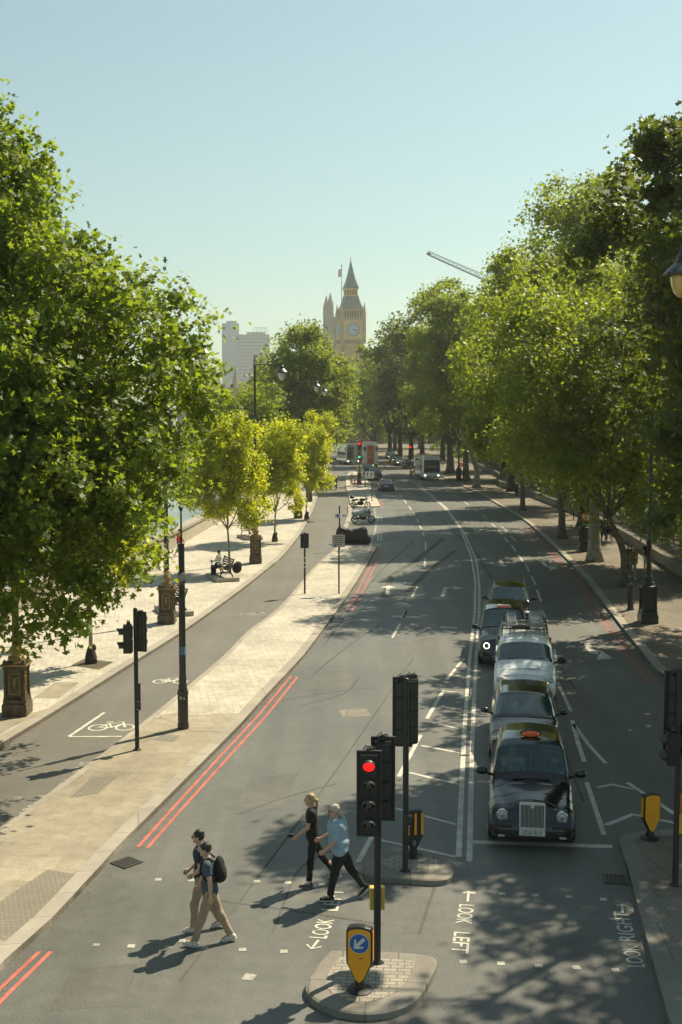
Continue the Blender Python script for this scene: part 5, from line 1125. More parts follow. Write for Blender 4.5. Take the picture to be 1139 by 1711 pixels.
# ------------------------------------------------------------------ vehicles: local frame: front at y=0 facing -Y, rear at +L
def loft(stations, ny=64, sub=4, smooth_it=3):
    """stations: [(y, [(x,z)...half profile bottom->top centre])]. returns grid of points [ny][np][3] (half, x>=0)"""
    ys = np.array([s[0] for s in stations]); P = np.array([s[1] for s in stations], float); K = P.shape[1]
    t = np.linspace(0, K - 1, (K - 1) * sub + 1); Pf = np.stack([[np.interp(t, np.arange(K), p[:, j]) for j in (0, 1)] for p in P])   # S,2,T
    q = np.linspace(0, 1, ny); yy = ys[0] + (ys[-1] - ys[0]) * q; yy = np.sort(np.unique(np.concatenate([yy, ys])))
    Gd = np.stack([np.stack([np.interp(yy, ys, Pf[:, j, k]) for k in range(Pf.shape[2])], 1) for j in (0, 1)], 2)   # Y,T,2
    for _ in range(smooth_it):
        a = Gd.copy(); a[1:-1] = .5 * Gd[1:-1] + .25 * (Gd[:-2] + Gd[2:]); Gd = a
        a = Gd.copy(); a[:, 1:-1] = .5 * Gd[:, 1:-1] + .25 * (Gd[:, :-2] + Gd[:, 2:]); Gd = a
    Gd[:, 0, 0] = 0; Gd[:, -1, 0] = 0
    return yy, t, Gd
def car_body(root, stations, paint, wheels, wr, ws=None, sides=(), rear=None, sub=4, sm=3, glass='glass_clear', rows=None, side_idx=(4.15, 5.8), ws_top=5.9, name='body'):
    """wheels: y list; ws=(y0,y1) windscreen range; sides: [(y0,y1)] side windows; rear=(y0,y1)"""
    yy, t, Gd = loft(stations, 90, sub, sm); ny, nt_ = len(yy), len(t)
    full = np.zeros((ny, 2 * nt_ - 1, 3))
    for i in range(ny):
        full[i, :nt_, 0] = Gd[i, :, 0]; full[i, :nt_, 1] = yy[i]; full[i, :nt_, 2] = Gd[i, :, 1]
        full[i, nt_:, 0] = -Gd[i, -2::-1, 0]; full[i, nt_:, 1] = yy[i]; full[i, nt_:, 2] = Gd[i, -2::-1, 1]
    # order: index 0 = bottom centre (+x side) ... nt_-1 = top centre ... mirrored bottom centre
    tt = np.concatenate([t, t[-2::-1]]); W_ = full.shape[1]
    # open the wheel arches
    rad = wr + .045
    for i in range(ny):
        for j in range(W_):
            if abs(full[i, j, 0]) > .45 and tt[j] < 4:
                for wy in wheels:
                    dy = full[i, j, 1] - wy; dz = full[i, j, 2] - wr; r_ = math.hypot(dy, dz)
                    if rad * .72 < r_ < rad * 1.0 and r_ > 0: full[i, j, 1] = wy + dy * rad / r_; full[i, j, 2] = wr + dz * rad / r_
    V = full.reshape(-1, 3); body = []; G_ = {'windscreen': [], 'side_window': {}, 'rear_window': []}
    for i in range(ny - 1):
        ym = (yy[i] + yy[i + 1]) / 2
        for j in range(W_ - 1):
            tm = (tt[j] + tt[j + 1]) / 2; f = (i * W_ + j, i * W_ + j + 1, (i + 1) * W_ + j + 1, (i + 1) * W_ + j)
            c = V[list(f)].mean(0)
            if abs(c[0]) > .40 and tm < 4 and any(math.hypot(c[1] - wy, c[2] - wr) < rad * .99 for wy in wheels): continue
            if ws and ws[0] <= ym <= ws[1] and tm > ws_top: G_['windscreen'].append(f); continue
            if rear and rear[0] <= ym <= rear[1] and tm > ws_top: G_['rear_window'].append(f); continue
            hit = False
            for k, (a, b) in enumerate(sides):
                if a <= ym <= b and side_idx[0] < tm < side_idx[1]: G_['side_window'].setdefault((k, j < nt_), []).append(f); hit = True; break
            if not hit: body.append(f)
    body.append(tuple(range(W_ - 1, -1, -1)) if False else tuple(range(W_))); body.append(tuple((ny - 1) * W_ + j for j in range(W_ - 1, -1, -1)))
    b = grid_mesh(name, V, body, [paint], root, True)
    bm = bmesh.new(); bm.from_mesh(b.data); bmesh.ops.remove_doubles(bm, verts=bm.verts, dist=1e-4); bmesh.ops.recalc_face_normals(bm, faces=bm.faces)
    for e in bm.edges:
        if len(e.link_faces) == 2 and e.calc_face_angle(0) > R(48): e.smooth = False
    bm.to_mesh(b.data); bm.free()
    def pane(nm, faces):
        used = sorted({q for f in faces for q in f}); mp = {q: k for k, q in enumerate(used)}; vs = V[used].copy(); cen = vs.mean(0)
        return grid_mesh(nm, vs + (vs - cen) * .004 + np.array([0, 0, .002]), [tuple(mp[q] for q in f) for f in faces], [glass], root, True)
    if G_['windscreen']: pane('windscreen', G_['windscreen'])
    if G_['rear_window']: pane('rear_window', G_['rear_window'])
    for fs in G_['side_window'].values(): pane('side_window', fs)
    return b, V.reshape(ny, W_, 3), yy, tt
def wheel(root, x, y, r, w=.2, rimr=.62, name='wheel'):
    s = 1 if x > 0 else -1; mb = MB(); prof = [(r * .62, -w / 2), (r * .93, -w / 2), (r, -w / 2 + .03), (r, w / 2 - .03), (r * .93, w / 2), (r * .62, w / 2)]
    mb.lathe(prof, (0, 0, 0), 26, ry=PI / 2); wl_ = mb.build(name, ['rubber'], root, smooth=False, auto=40); wl_.location = (x, y, r)
    mb = MB(); mb.lathe([(r * rimr, w / 2 - .04), (r * rimr, w / 2 - .01), (r * .5, w / 2 - .03), (r * .15, w / 2 - .015), (.001, w / 2 - .01)], (0, 0, 0), 20, ry=s * PI / 2)
    for k in range(7): a = 2 * PI * k / 7; mb.tube([(s * (w / 2 - .012), .1 * r * math.cos(a), .1 * r * math.sin(a)), (s * (w / 2 - .006), r * .58 * math.cos(a), r * .58 * math.sin(a))], .02, 5)
    mb.build('rim', ['steel'], wl_, auto=40); return wl_
def mirror(root, x, y, z, paint='car_black', s=1.0):
    sg = 1 if x > 0 else -1; mb = MB(); mb.ball((x + sg * .13 * s, y, z + .05), (.125 * s, .07, .085 * s), 12, 8); mb.tube([(x - sg * .08, y + .03, z - .04), (x + sg * .08, y, z + .02)], .03, 6)
    return mb.build('wing_mirror', [paint], root, smooth=True)
def cabin_fill(root, L0, L1, w_, zb, zt, seats=True):
    mb = MB(); mb.box((0, (L0 + L1) / 2, .40), (w_, L1 - L0, .3), 0); mb.box((0, L0 + .15, zb - .12), (w_ - .06, .5, .22), 0)
    for k, y in enumerate((L0 + 1.0, L0 + 1.9)):
        if y < L1:
            for s in (-1, 1): mb.box((s * .36, y, .85), (.46, .16, .62), 0, rx=R(-8)); mb.box((s * .36, y + .06, 1.22), (.24, .1, .2), 0); mb.box((s * .36, y - .28, .6), (.46, .5, .14), 0)
    return mb.build('seats', ['cabin'], root, bevel=.03)
FM = np.array([[1, 0, 0], [0, 0, -1], [0, 1, 0]])   # upright plane facing the front (-Y)
FMR = np.array([[-1, 0, 0], [0, 0, 1], [0, 1, 0]])  # facing the rear
def plate(root, y, z, txt=None, rear=False):
    M = FMR if rear else FM; mb = MB(); mb.box((0, y, z), (.52, .014, .113), 0); o = mb.build('number_plate', ['plate_white'], root)
    if txt:
        mb = MB(); put_text(mb, txt, .118, M, (0, y - .009, z), sx=.80, space=1.05); t_ = mb.build('lettering', ['ink'], o)
    return o
# --------------------------------------------------- classic black taxi
tx = thing('black_taxi', 'classic black taxi with chrome grille and orange roof sign, first at the stop line', 'taxi', (3.88, 23.35, 0), R(-8))
lo_ = lambda w_, z=.22: [(0, z), (w_ * .7, z), (w_ - .04, z + .03)]
ST = [
 (0.00, lo_(.78, .24) + [(.80, .40), (.76, .50), (.62, .53), (.40, .54), (.20, .54), (0, .54)]),
 (0.07, lo_(.84, .22) + [(.86, .42), (.83, .56), (.70, .60), (.46, .62), (.24, .64), (0, .64)]),
 (0.13, lo_(.85, .22) + [(.87, .45), (.845, .66), (.72, .80), (.44, .78), (.24, .88), (0, .90)]),
 (0.30, lo_(.87, .22) + [(.885, .48), (.87, .72), (.73, .88), (.50, .845), (.28, .96), (0, .985)]),
 (0.62, lo_(.88, .22) + [(.89, .50), (.88, .78), (.75, .93), (.60, .91), (.38, 1.01), (0, 1.04)]),
 (1.05, lo_(.88, .22) + [(.89, .50), (.885, .84), (.80, .97), (.70, .99), (.52, 1.06), (0, 1.09)]),
 (1.32, lo_(.88, .22) + [(.89, .52), (.885, .88), (.83, 1.00), (.76, 1.05), (.62, 1.10), (0, 1.13)]),
 (1.50, lo_(.88, .22) + [(.89, .52), (.885, .90), (.84, 1.05), (.765, 1.28), (.70, 1.31), (0, 1.35)]),
 (1.76, lo_(.88, .22) + [(.89, .52), (.885, .91), (.84, 1.07), (.73, 1.58), (.64, 1.66), (0, 1.71)]),
 (2.00, lo_(.88, .22) + [(.89, .52), (.885, .91), (.84, 1.07), (.715, 1.64), (.60, 1.765), (0, 1.815)]),
 (2.60, lo_(.88, .22) + [(.89, .52), (.885, .91), (.84, 1.07), (.71, 1.66), (.58, 1.79), (0, 1.84)]),
 (3.40, lo_(.88, .22) + [(.89, .52), (.885, .91), (.84, 1.07), (.705, 1.63), (.57, 1.74), (0, 1.79)]),
 (3.95, lo_(.88, .22) + [(.89, .52), (.88, .91), (.82, 1.07), (.66, 1.48), (.52, 1.58), (0, 1.62)]),
 (4.25, lo_(.86, .24) + [(.87, .52), (.86, .88), (.78, 1.00), (.62, 1.16), (.48, 1.22), (0, 1.25)]),
 (4.50, lo_(.82, .28) + [(.83, .50), (.82, .75), (.74, .86), (.58, .90), (.4, .93), (0, .95)])]
car_body(tx, ST, 'car_black', (.78, 3.66), .34, ws=(1.40, 1.93), sides=[(1.75, 2.55), (2.65, 3.65)], rear=(3.95, 4.2), ws_top=5.75)
for x in (-.80, .80):
    for y in (.78, 3.66): wheel(tx, x, y, .335, .19)
cabin_fill(tx, 1.45, 4.0, 1.5, 1.10, 1.5)
mb = MB(); mb.box((0, -.005, .735), (.50, .06, .52), 1, top=(.96, 1)); gr = mb.build('grille', ['grille_chrome', 'ink'], tx, bevel=.02)
mb = MB()
for k in range(17): mb.box((-.208 + k * .026, -.042, .735), (.007, .02, .46), 0)
for s in (-1, 1): mb.box((s * .245, -.045, .735), (.03, .03, .54), 0)
mb.box((0, -.045, 1.0), (.50, .04, .05), 0); mb.box((0, -.045, .485), (.50, .035, .045), 0); mb.prism([(-.05, 0), (.05, 0), (.035, -.07), (0, -.09), (-.035, -.07)], 0, .02, 0, FM, (0, -.06, 1.0)); mb.build('grille_bar', ['grille_chrome'], gr)
for s in (-1, 1):
    mb = MB(); mb.lathe([(.118, -.05), (.118, .03), (.10, .045), (.098, .03), (.001, .02)], (s * .60, .105, .705), 24, 0, rx=PI / 2); h_ = mb.build('headlight', ['chrome'], tx, smooth=True)
    mb = MB(); mb.lathe([(.096, .03), (.08, .047), (.04, .058), (.001, .062)], (s * .60, .105, .705), 24, 0, rx=PI / 2); mb.lathe([(.04, .058), (.03, .068), (.001, .07)], (s * .60, .105, .705), 16, 1, rx=PI / 2); mb.build('lens', ['light_lens', 'steel'], h_, smooth=True)
    mb = MB(); mb.lathe([(.035, 0), (.03, .015), (.001, .02)], (s * .58, .045, .40 + .12), 14, 0, rx=PI / 2); mb.build('indicator', ['taxi_orange'], tx)
    mb = MB(); mb.box((s * .62, .0, .30), (.14, .03, .045), 0); mb.build('fog_light', ['light_lens'], tx, bevel=.01)
    mb = MB(); mb.box((s * .60, -.012, .50), (.40, .05, .05), 0); mb.build('bumper_strip', ['trim_black'], tx, bevel=.018)
    mirror(tx, s * .92, 1.62, 1.10, 'car_black', 1.05)
mb = MB(); mb.box((0, -.02, .40), (1.36, .06, .06)); mb.build('bumper', ['trim_black'], tx, bevel=.02)
plate(tx, -.065, .40, 'LS16 RLV')
mb = MB(); mb.lathe([(.30, 0), (.30, .10), (.22, .13)], (0, 0, 0), 28); V = np.array(mb.v) * np.array([.85, .28, .9]); mb.v = [tuple(v + np.array([0, 2.08, 1.80])) for v in V]
mb2 = MB(); mb2.ball((0, 2.08, 1.885), (.245, .09, .085), 20, 10, 0); sg = mb2.build('roof_sign', ['trim_black'], tx, smooth=True)
mb = MB(); mb.ball((0, 2.06, 1.885), (.215, .088, .068), 20, 10, 0); mb.build('sign_glass', ['taxi_orange'], sg, smooth=True)
mb = MB(); put_text(mb, 'TAXI', .10, FM, (0, 1.968, 1.885), sx=1.15); mb.build('lettering', ['ink'], sg)
mb = MB(); mb.ball((0, 2.5, 1.85), (.035, .05, .03), 8, 6); mb.build('roof_aerial', ['trim_black'], tx, smooth=True)
for x0, x1 in ((-.62, -.02), (.0, .60)): mb = MB(); mb.tube([(x0, 1.36, 1.155), ((x0 + x1) / 2, 1.40, 1.19), (x1, 1.44, 1.20)], .012, 6); mb.build('wiper', ['trim_black'], tx)
mb = MB(); mb.lathe([(.2, 0), (.17, .012), (.001, .014)], (0, 0, 0), 20); mb.v = [(v[0], v[1] * .38 + 1.12, v[2] + 1.096) for v in mb.v]; mb.box((0, 1.24, 1.12), (.8, .06, .012), 0); mb.build('air_intake', ['trim_black'], tx)
mb = MB(); mb.box((.50, 1.62, 1.42), (.16, .01, .08), 0, rx=R(-38)); mb.box((.62, 1.55, 1.17), (.14, .01, .06), 0, rx=R(-38)); mb.build('licence_sticker', ['blue_sign2'], tx)
mb = MB(); mb.box((0, 1.76, 1.45), (.012, .01, .28), 0, rx=R(-38)); mb.build('screen_divider', ['steel'], tx)
# steering wheel
mb = MB(); mb.tube([(-.38 + .19 * math.cos(a), 1.80 + .06 * math.sin(a), 1.10 + .17 * math.sin(a)) for a in np.linspace(0, 2 * PI, 20)], .014, 6); mb.build('steering_wheel', ['trim_black'], tx)
# --------------------------------------------------- generic modern car
def profile_car(L, Wd, H, hood, cowl, roof0, roof1, tail, zb=.2, zhood=.78, zcowl=.98, ztail=.95, belt=.92, narrow=.78, nose=.62):
    w = Wd / 2; q = lambda zz, top: lo_(w - .02, zb) + top
    def cab(zr, k=1.0): rw = w * narrow; return [(w, .48), (w - .005, belt * .93), (w - .05, belt + .03), (rw + (w - rw) * (1 - k), zr - .13), (rw - .10, zr - .03), (0, zr)]
    return [(0, lo_(w - .18, zb + .02) + [(w - .16, .42), (w - .18, .52), (w - .26, nose - .04), (w - .42, nose), (.25, nose + .01), (0, nose + .02)]),
            (.12, lo_(w - .06, zb) + [(w - .05, .42), (w - .07, .58), (w - .16, nose + .07), (w - .38, nose + .10), (.3, nose + .12), (0, nose + .13)]),
            (.45, lo_(w - .02, zb) + [(w - .01, .46), (w - .02, .64), (w - .11, zhood - .04), (w - .32, zhood - .005), (.32, zhood + .02), (0, zhood + .035)]),
            (cowl - .12, lo_(w - .01, zb) + [(w, .48), (w - .005, .74), (w - .07, zcowl - .07), (w - .16, zcowl - .03), (.45, zcowl), (0, zcowl + .015)]),
            (cowl, lo_(w - .01, zb) + [(w, .48), (w - .005, .82), (w - .06, zcowl - .03), (w - .12, zcowl), (.6, zcowl + .015), (0, zcowl + .03)]),
            (roof0, lo_(w - .01, zb) + cab(H - .015)), ((roof0 + roof1) / 2, lo_(w - .01, zb) + cab(H)), (roof1, lo_(w - .01, zb) + cab(H - .05)),
            (tail, lo_(w - .02, zb) + [(w - .01, .48), (w - .02, .8), (w - .08, ztail - .03), (w - .16, ztail), (.5, ztail + .02), (0, ztail + .03)]),
            (L, lo_(w - .12, zb + .05) + [(w - .1, .48), (w - .11, .7), (w - .18, ztail - .18), (w - .3, ztail - .12), (.4, ztail - .1), (0, ztail - .1)])]
def car(name, label, cat, base, rz, paint='car_black', L=4.6, Wd=1.82, H=1.5, cowl=1.15, roof0=1.85, roof1=3.7, tail=4.35, wr=.33, group=None, rails=False, lights='light_lens', txt=None, detail=True, **k):
    t = thing(name, label, cat, (base[0], base[1], 0), rz, group); st = profile_car(L, Wd, H, 0, cowl, roof0, roof1, tail, **k)
    mid = (roof0 + roof1) / 2 - .1
    car_body(t, st, paint, (.85, L - .95), wr, ws=(cowl + .10, roof0 - .06), sides=[(cowl + .55, mid), (mid + .12, roof1 + .1)], rear=(roof1 + .12, tail - .06) if tail - roof1 > .3 else None, sub=3, glass='glass_dark')
    w = Wd / 2
    for x in (-w + .10, w - .10):
        for y in (.85, L - .95): wheel(t, x, y, wr, .2)
    n_ = k.get('nose', .62); cabin_fill(t, cowl + .1, roof1, Wd - .34, k.get('zcowl', .98), H)
    mb = MB(); mb.box((0, L * .86, .6), (Wd - .4, .1, .9)); mb.build('interior_blocker', ['cabin'], t)  # dark panel added to block tail-light glow through the hollow body
    mb = MB(); mb.box((0, .03, n_ - .06), (.9, .05, .13), 0); mb.box((0, .0, .33), (1.1, .06, .14), 0); mb.build('grille', ['ink'], t, bevel=.015)
    mb = MB(); mb.box((0, -.005, n_ - .06), (.84, .012, .012)); mb.box((0, -.005, n_ - .02), (.84, .012, .012)); mb.build('chrome_strip', ['chrome'], t)
    for s in (-1, 1):
        mb = MB(); mb.ball((s * (w - .26), .16, n_ + .02), (.20, .12, .07), 12, 8, rz=s * R(28)); mb.build('headlight', [lights], t, smooth=True)
        mb = MB(); mb.ball((s * (w - .22), L - .12, ztail_(k)), (.17, .07, .09), 12, 8); mb.build('tail_light', ['tail_red'], t, smooth=True)
        mirror(t, s * (w + .01), cowl + .38, k.get('zcowl', .98) + .05, paint, .9)
        if rails: mb = MB(); mb.tube([(s * (w * .70), roof0 + .1, H - .03), (s * (w * .70), roof0 + .3, H + .03), (s * (w * .70), roof1 - .2, H + .02), (s * (w * .7), roof1, H - .06)], .018, 6); mb.build('roof_rail', ['steel'], t)
    plate(t, -.03, .44, txt); plate(t, L + .01, .62, None, True)
    mb = MB(); mb.tube([(-.5, cowl + .06, k.get('zcowl', .98) + .045), (.1, cowl + .10, k.get('zcowl', .98) + .055)], .012, 5); mb.build('wiper', ['trim_black'], t)
    mb = MB(); mb.tube([(0, roof0 + .15, H - .02), (0, roof0 + .32, H + .22)], .006, 5); mb.build('roof_aerial', ['trim_black'], t)
    return t
def ztail_(k): return k.get('ztail', .95) - .12
c2 = car('parked_car', 'black car with silver roof rails waiting directly behind the classic taxi', 'car', (4.62, 29.1), R(-8), 'car_black', L=4.5, Wd=1.80, H=1.50, rails=True, cowl=1.15, roof0=1.95, zcowl=.96, zhood=.84, nose=.66)
c2.name = 'waiting_car'
c5 = car('waiting_car', 'black car with silver rails and tree reflections, last in the near queue', 'car', (7.0, 48.3), R(-7), 'car_black', L=4.7, Wd=1.86, H=1.62, rails=True, zcowl=1.02, zhood=.9, nose=.7, wr=.35)
# --------------------------------------------------- new-style black taxi with ring headlight
t6 = thing('black_taxi', 'rounded black taxi with glowing ring headlight, half hidden by the white van', 'taxi', (5.75, 41.0, 0), R(-7))
w = .92
def cab2(z): return lo_(w, .24) + [(w, .52), (w - .005, .92), (w - .04, 1.08), (.76, z - .16), (.62, z - .04), (0, z)]
S6 = [(0, lo_(.74, .26) + [(.78, .44), (.76, .6), (.66, .72), (.5, .78), (.3, .80), (0, .81)]), (.14, lo_(.87, .24) + [(.88, .46), (.87, .68), (.78, .86), (.56, .93), (.32, .96), (0, .97)]),
      (.5, lo_(.91, .24) + [(.915, .5), (.91, .78), (.83, .96), (.62, 1.03), (.35, 1.06), (0, 1.07)]), (1.15, lo_(.92, .24) + [(w, .5), (.915, .88), (.86, 1.05), (.76, 1.12), (.5, 1.15), (0, 1.16)]),
      (1.28, lo_(.92, .24) + [(w, .5), (.915, .9), (.87, 1.08), (.8, 1.15), (.6, 1.19), (0, 1.21)]), (1.85, cab2(1.84)), (2.6, cab2(1.88)), (4.1, cab2(1.83)), (4.6, lo_(.9, .26) + [(.9, .52), (.89, .9), (.84, 1.06), (.7, 1.5), (.55, 1.58), (0, 1.6)]), (4.85, lo_(.82, .3) + [(.84, .52), (.83, .85), (.78, 1.0), (.66, 1.15), (.5, 1.2), (0, 1.22)])]
cabin_fill(t6, 1.3, 4.1, 1.6, 1.15, 1.7); car_body(t6, S6, 'car_black', (.85, 3.85), .36, ws=(1.30, 1.80), sides=[(1.75, 2.6), (2.72, 4.2)], sub=3, glass='glass_dark')
for x in (-.82, .82):
    for y in (.85, 3.85): wheel(t6, x, y, .36, .2)
for s in (-1, 1):
    mb = MB(); mb.lathe([(.10, -.1), (.10, .03), (.001, .035)], (s * .62, .115, .76), 22, rx=PI / 2 - .2); h_ = mb.build('headlight', ['lens_off'], t6, smooth=True)
    mb = MB(); mb.tube([(s * .62 + .098 * math.cos(a), -.01 + .02 * math.sin(a), .765 + .098 * math.sin(a)) for a in np.linspace(0, 2 * PI, 25)], .016, 6, cap=False); mb.build('light_ring', ['head_on'], h_, smooth=True)
    mirror(t6, s * .93, 1.55, 1.12, 'car_black', 1)
mb = MB(); mb.box((0, -.01, .60), (.62, .05, .22)); mb.build('grille', ['ink'], t6, bevel=.03); mb = MB(); mb.box((0, -.01, .36), (1.2, .05, .05)); mb.build('chrome_strip', ['chrome'], t6, bevel=.01)
mb = MB(); mb.box((0, 1.95, 1.88), (.52, .12, .10), 0, top=(.92, .7)); sg = mb.build('roof_sign', ['white_paint'], t6, bevel=.02); mb = MB(); mb.box((0, 1.885, 1.875), (.44, .01, .05)); mb.build('sign_glass', ['tail_red'], sg)
# --------------------------------------------------- white van with ladders
v = thing('white_van', 'white van with ladders on its roof rack, queued between black vehicles', 'van', (5.55, 35.0, 0), R(-8))
w = .955
def vb(z, top=.80): return lo_(w, .26) + [(w + .005, .55), (w, 1.0), (w - .03, 1.22), (w - .14, z - .22), (w - .26, z - .04), (0, z)]
SV = [(0, lo_(.80, .28) + [(.84, .5), (.82, .66), (.70, .80), (.5, .86), (.3, .88), (0, .89)]), (.16, lo_(.90, .26) + [(.92, .5), (.91, .78), (.80, .94), (.60, 1.01), (.35, 1.03), (0, 1.04)]),
      (.45, lo_(w, .26) + [(w, .52), (w - .01, .88), (w - .10, 1.05), (.68, 1.11), (.4, 1.14), (0, 1.15)]), (.85, lo_(w, .26) + [(w, .52), (w - .005, .98), (w - .06, 1.15), (.80, 1.22), (.5, 1.25), (0, 1.26)]),
      (.98, lo_(w, .26) + [(w, .52), (w - .005, 1.0), (w - .05, 1.17), (.82, 1.26), (.6, 1.29), (0, 1.31)]), (1.72, vb(1.85)), (2.1, vb(1.93)), (3.5, vb(1.96)), (4.8, vb(1.94)), (4.95, lo_(w - .04, .3) + [(w - .05, .55), (w - .06, 1.0), (w - .09, 1.2), (w - .2, 1.66), (w - .32, 1.8), (0, 1.82)])]
car_body(v, SV, 'car_white', (.9, 4.1), .34, ws=(1.0, 1.64), sides=[(1.35, 2.2)], sub=3, glass='glass_dark', ws_top=5.8)
for x in (-.84, .84):
    for y in (.9, 4.1): wheel(v, x, y, .34, .2)
mb = MB(); mb.box((0, .02, .80), (1.12, .07, .07), 0); mb.box((0, .0, .42), (1.3, .05, .24), 0); mb.build('grille', ['trim_black'], v, bevel=.02)
mb = MB(); mb.box((0, -.02, .80), (1.02, .012, .015)); mb.prism([(-.10, -.04), (0, .03), (.10, -.04), (0, .0)], 0, .012, 0, FM, (0, -.03, .83)); mb.prism([(-.10, -.09), (0, -.02), (.10, -.09), (0, -.05)], 0, .012, 0, FM, (0, -.03, .83)); mb.build('emblem', ['chrome'], v)
for s in (-1, 1):
    mb = MB(); mb.ball((s * .70, .15, .88), (.20, .14, .10), 14, 8, rz=s * R(35)); h_ = mb.build('headlight', ['light_lens'], v, smooth=True); mb = MB(); mb.ball((s * .66, .035, .84), (.05, .03, .035), 8, 6); mb.build('bulb', ['amber_on'], h_, smooth=True)
    mirror(v, s * .98, 1.25, 1.22, 'trim_black', 1.15)
mb = MB(); put_text(mb, 'openreach', .20, np.array([[1, 0, 0], [0, .96, -.27], [0, .27, .96]]), (0, .46, 1.165), sx=1.1); mb.build('lettering', ['decal_grey'], v)
plate(v, -.03, .55); cabin_fill(v, 1.0, 2.3, 1.6, 1.2, 1.8); mb = MB(); mb.box((0, 2.5, 1.05), (1.7, .06, 1.4)); mb.build('interior_blocker', ['cabin'], v)  # last box: dark panel added to block the see-through hollow body
mb = MB(); mb.tube([(-.55, 1.02, 1.34), (.1, 1.08, 1.37)], .012, 5); mb.tube([(.0, 1.02, 1.34), (.6, 1.08, 1.36)], .012, 5); mb.build('wiper', ['trim_black'], v)
mb = MB(); mb.tube([(0, 1.92, 1.92), (0, 1.86, 2.02)], .015, 6); mb.build('roof_aerial', ['trim_black'], v)
rk = MB()
for y in (2.3, 2.95, 3.6, 4.25): rk.tube([(-.72, y, 1.92), (-.72, y, 2.05), (.72, y, 2.05), (.72, y, 1.92)], .022, 6)
for s in (-1, 1): rk.tube([(s * .72, 2.25, 2.07), (s * .72, 4.5, 2.07)], .018, 6)
for s, y in ((-.72, 2.3), (.72, 2.3), (-.72, 3.6), (.72, 3.6)): rk.tube([(s, y, 1.94), (s * .95, y, 2.2)], .02, 5)
rk.tube([(-.4, 2.28, 2.12), (.2, 2.28, 2.12)], .05, 8); rk.build('roof_rack', ['steel_dark'], v)
def ladder(label, x, y0, y1, z, wd, off):
    t = thing('ladder', label, 'ladder', (5.55, 35.0, 0), R(-8)); mb = MB()
    for s in (-1, 1):
        mb.box((x + s * wd / 2, (y0 + y1) / 2, z), (.035, y1 - y0, .075))
        mb.box((x + s * (wd / 2 - .05), (y0 + y1) / 2 + .1, z + .10), (.035, y1 - y0, .075))
    mb.build('rail', ['steel'], t, bevel=.004); mb = MB(); n = int((y1 - y0) / .25)
    for k in range(n): yy = y0 + .12 + k * .25; mb.cyl((x - wd / 2, yy, z), (x + wd / 2, yy, z), .016, n=8); mb.cyl((x - wd / 2 + .05, yy + .1, z + .10), (x + wd / 2 - .05, yy + .1, z + .10), .016, n=8)
    mb.build('rung', ['steel'], t); return t
ladder('aluminium extension ladder strapped on the right side of the van roof rack', .38, 2.2, 4.9, 2.13, .42, 0)
ladder('narrow second ladder lying on the left side of the van roof rack', -.42, 2.35, 4.6, 2.11, .34, 0)
# --------------------------------------------------- distant traffic
def away(px, py, z=0): p = G(px, py, z); return p
p = away(643, 821); car('grey_car', 'grey car driving away beside the island of hire bikes', 'car', (p[0] + .2, p[1] + 4.6), PI, 'car_grey', L=4.6, Wd=1.88, H=1.46, ztail=1.0)
p = away(627, 803); car('dark_car', 'dark high-roofed car ahead of the grey car driving away', 'car', (p[0], p[1] + 4.5), PI, 'car_blue', L=4.4, Wd=1.9, H=1.75, ztail=1.1, zcowl=1.1, zhood=.95)
p = away(617, 793); car('dark_car', 'small dark car right behind the orange-backed bus', 'car', (p[0], p[1] + 4.3), PI, 'car_black', L=4.2, Wd=1.8, H=1.6)
GC = 'dark cars queued at the far junction'
for i, (x, y, lab, pt) in enumerate([(686, 784, 'dark car waiting first at the far junction under the red light', 'car_black'), (671, 779, 'dark car second in the far junction queue with lit headlights', 'car_grey'), (662, 774, 'dark car third in the far junction queue, barely visible in the shade', 'car_blue'), (655, 768, 'farthest headlights in the shaded queue beyond the junction', 'car_black')]):
    p = away(x, y); car('queued_car', lab, 'car', (p[0], p[1]), R(6), pt, L=4.3, Wd=1.85, H=1.65, zcowl=1.05, zhood=.9, lights='head_on' if i else 'light_lens', group=GC)
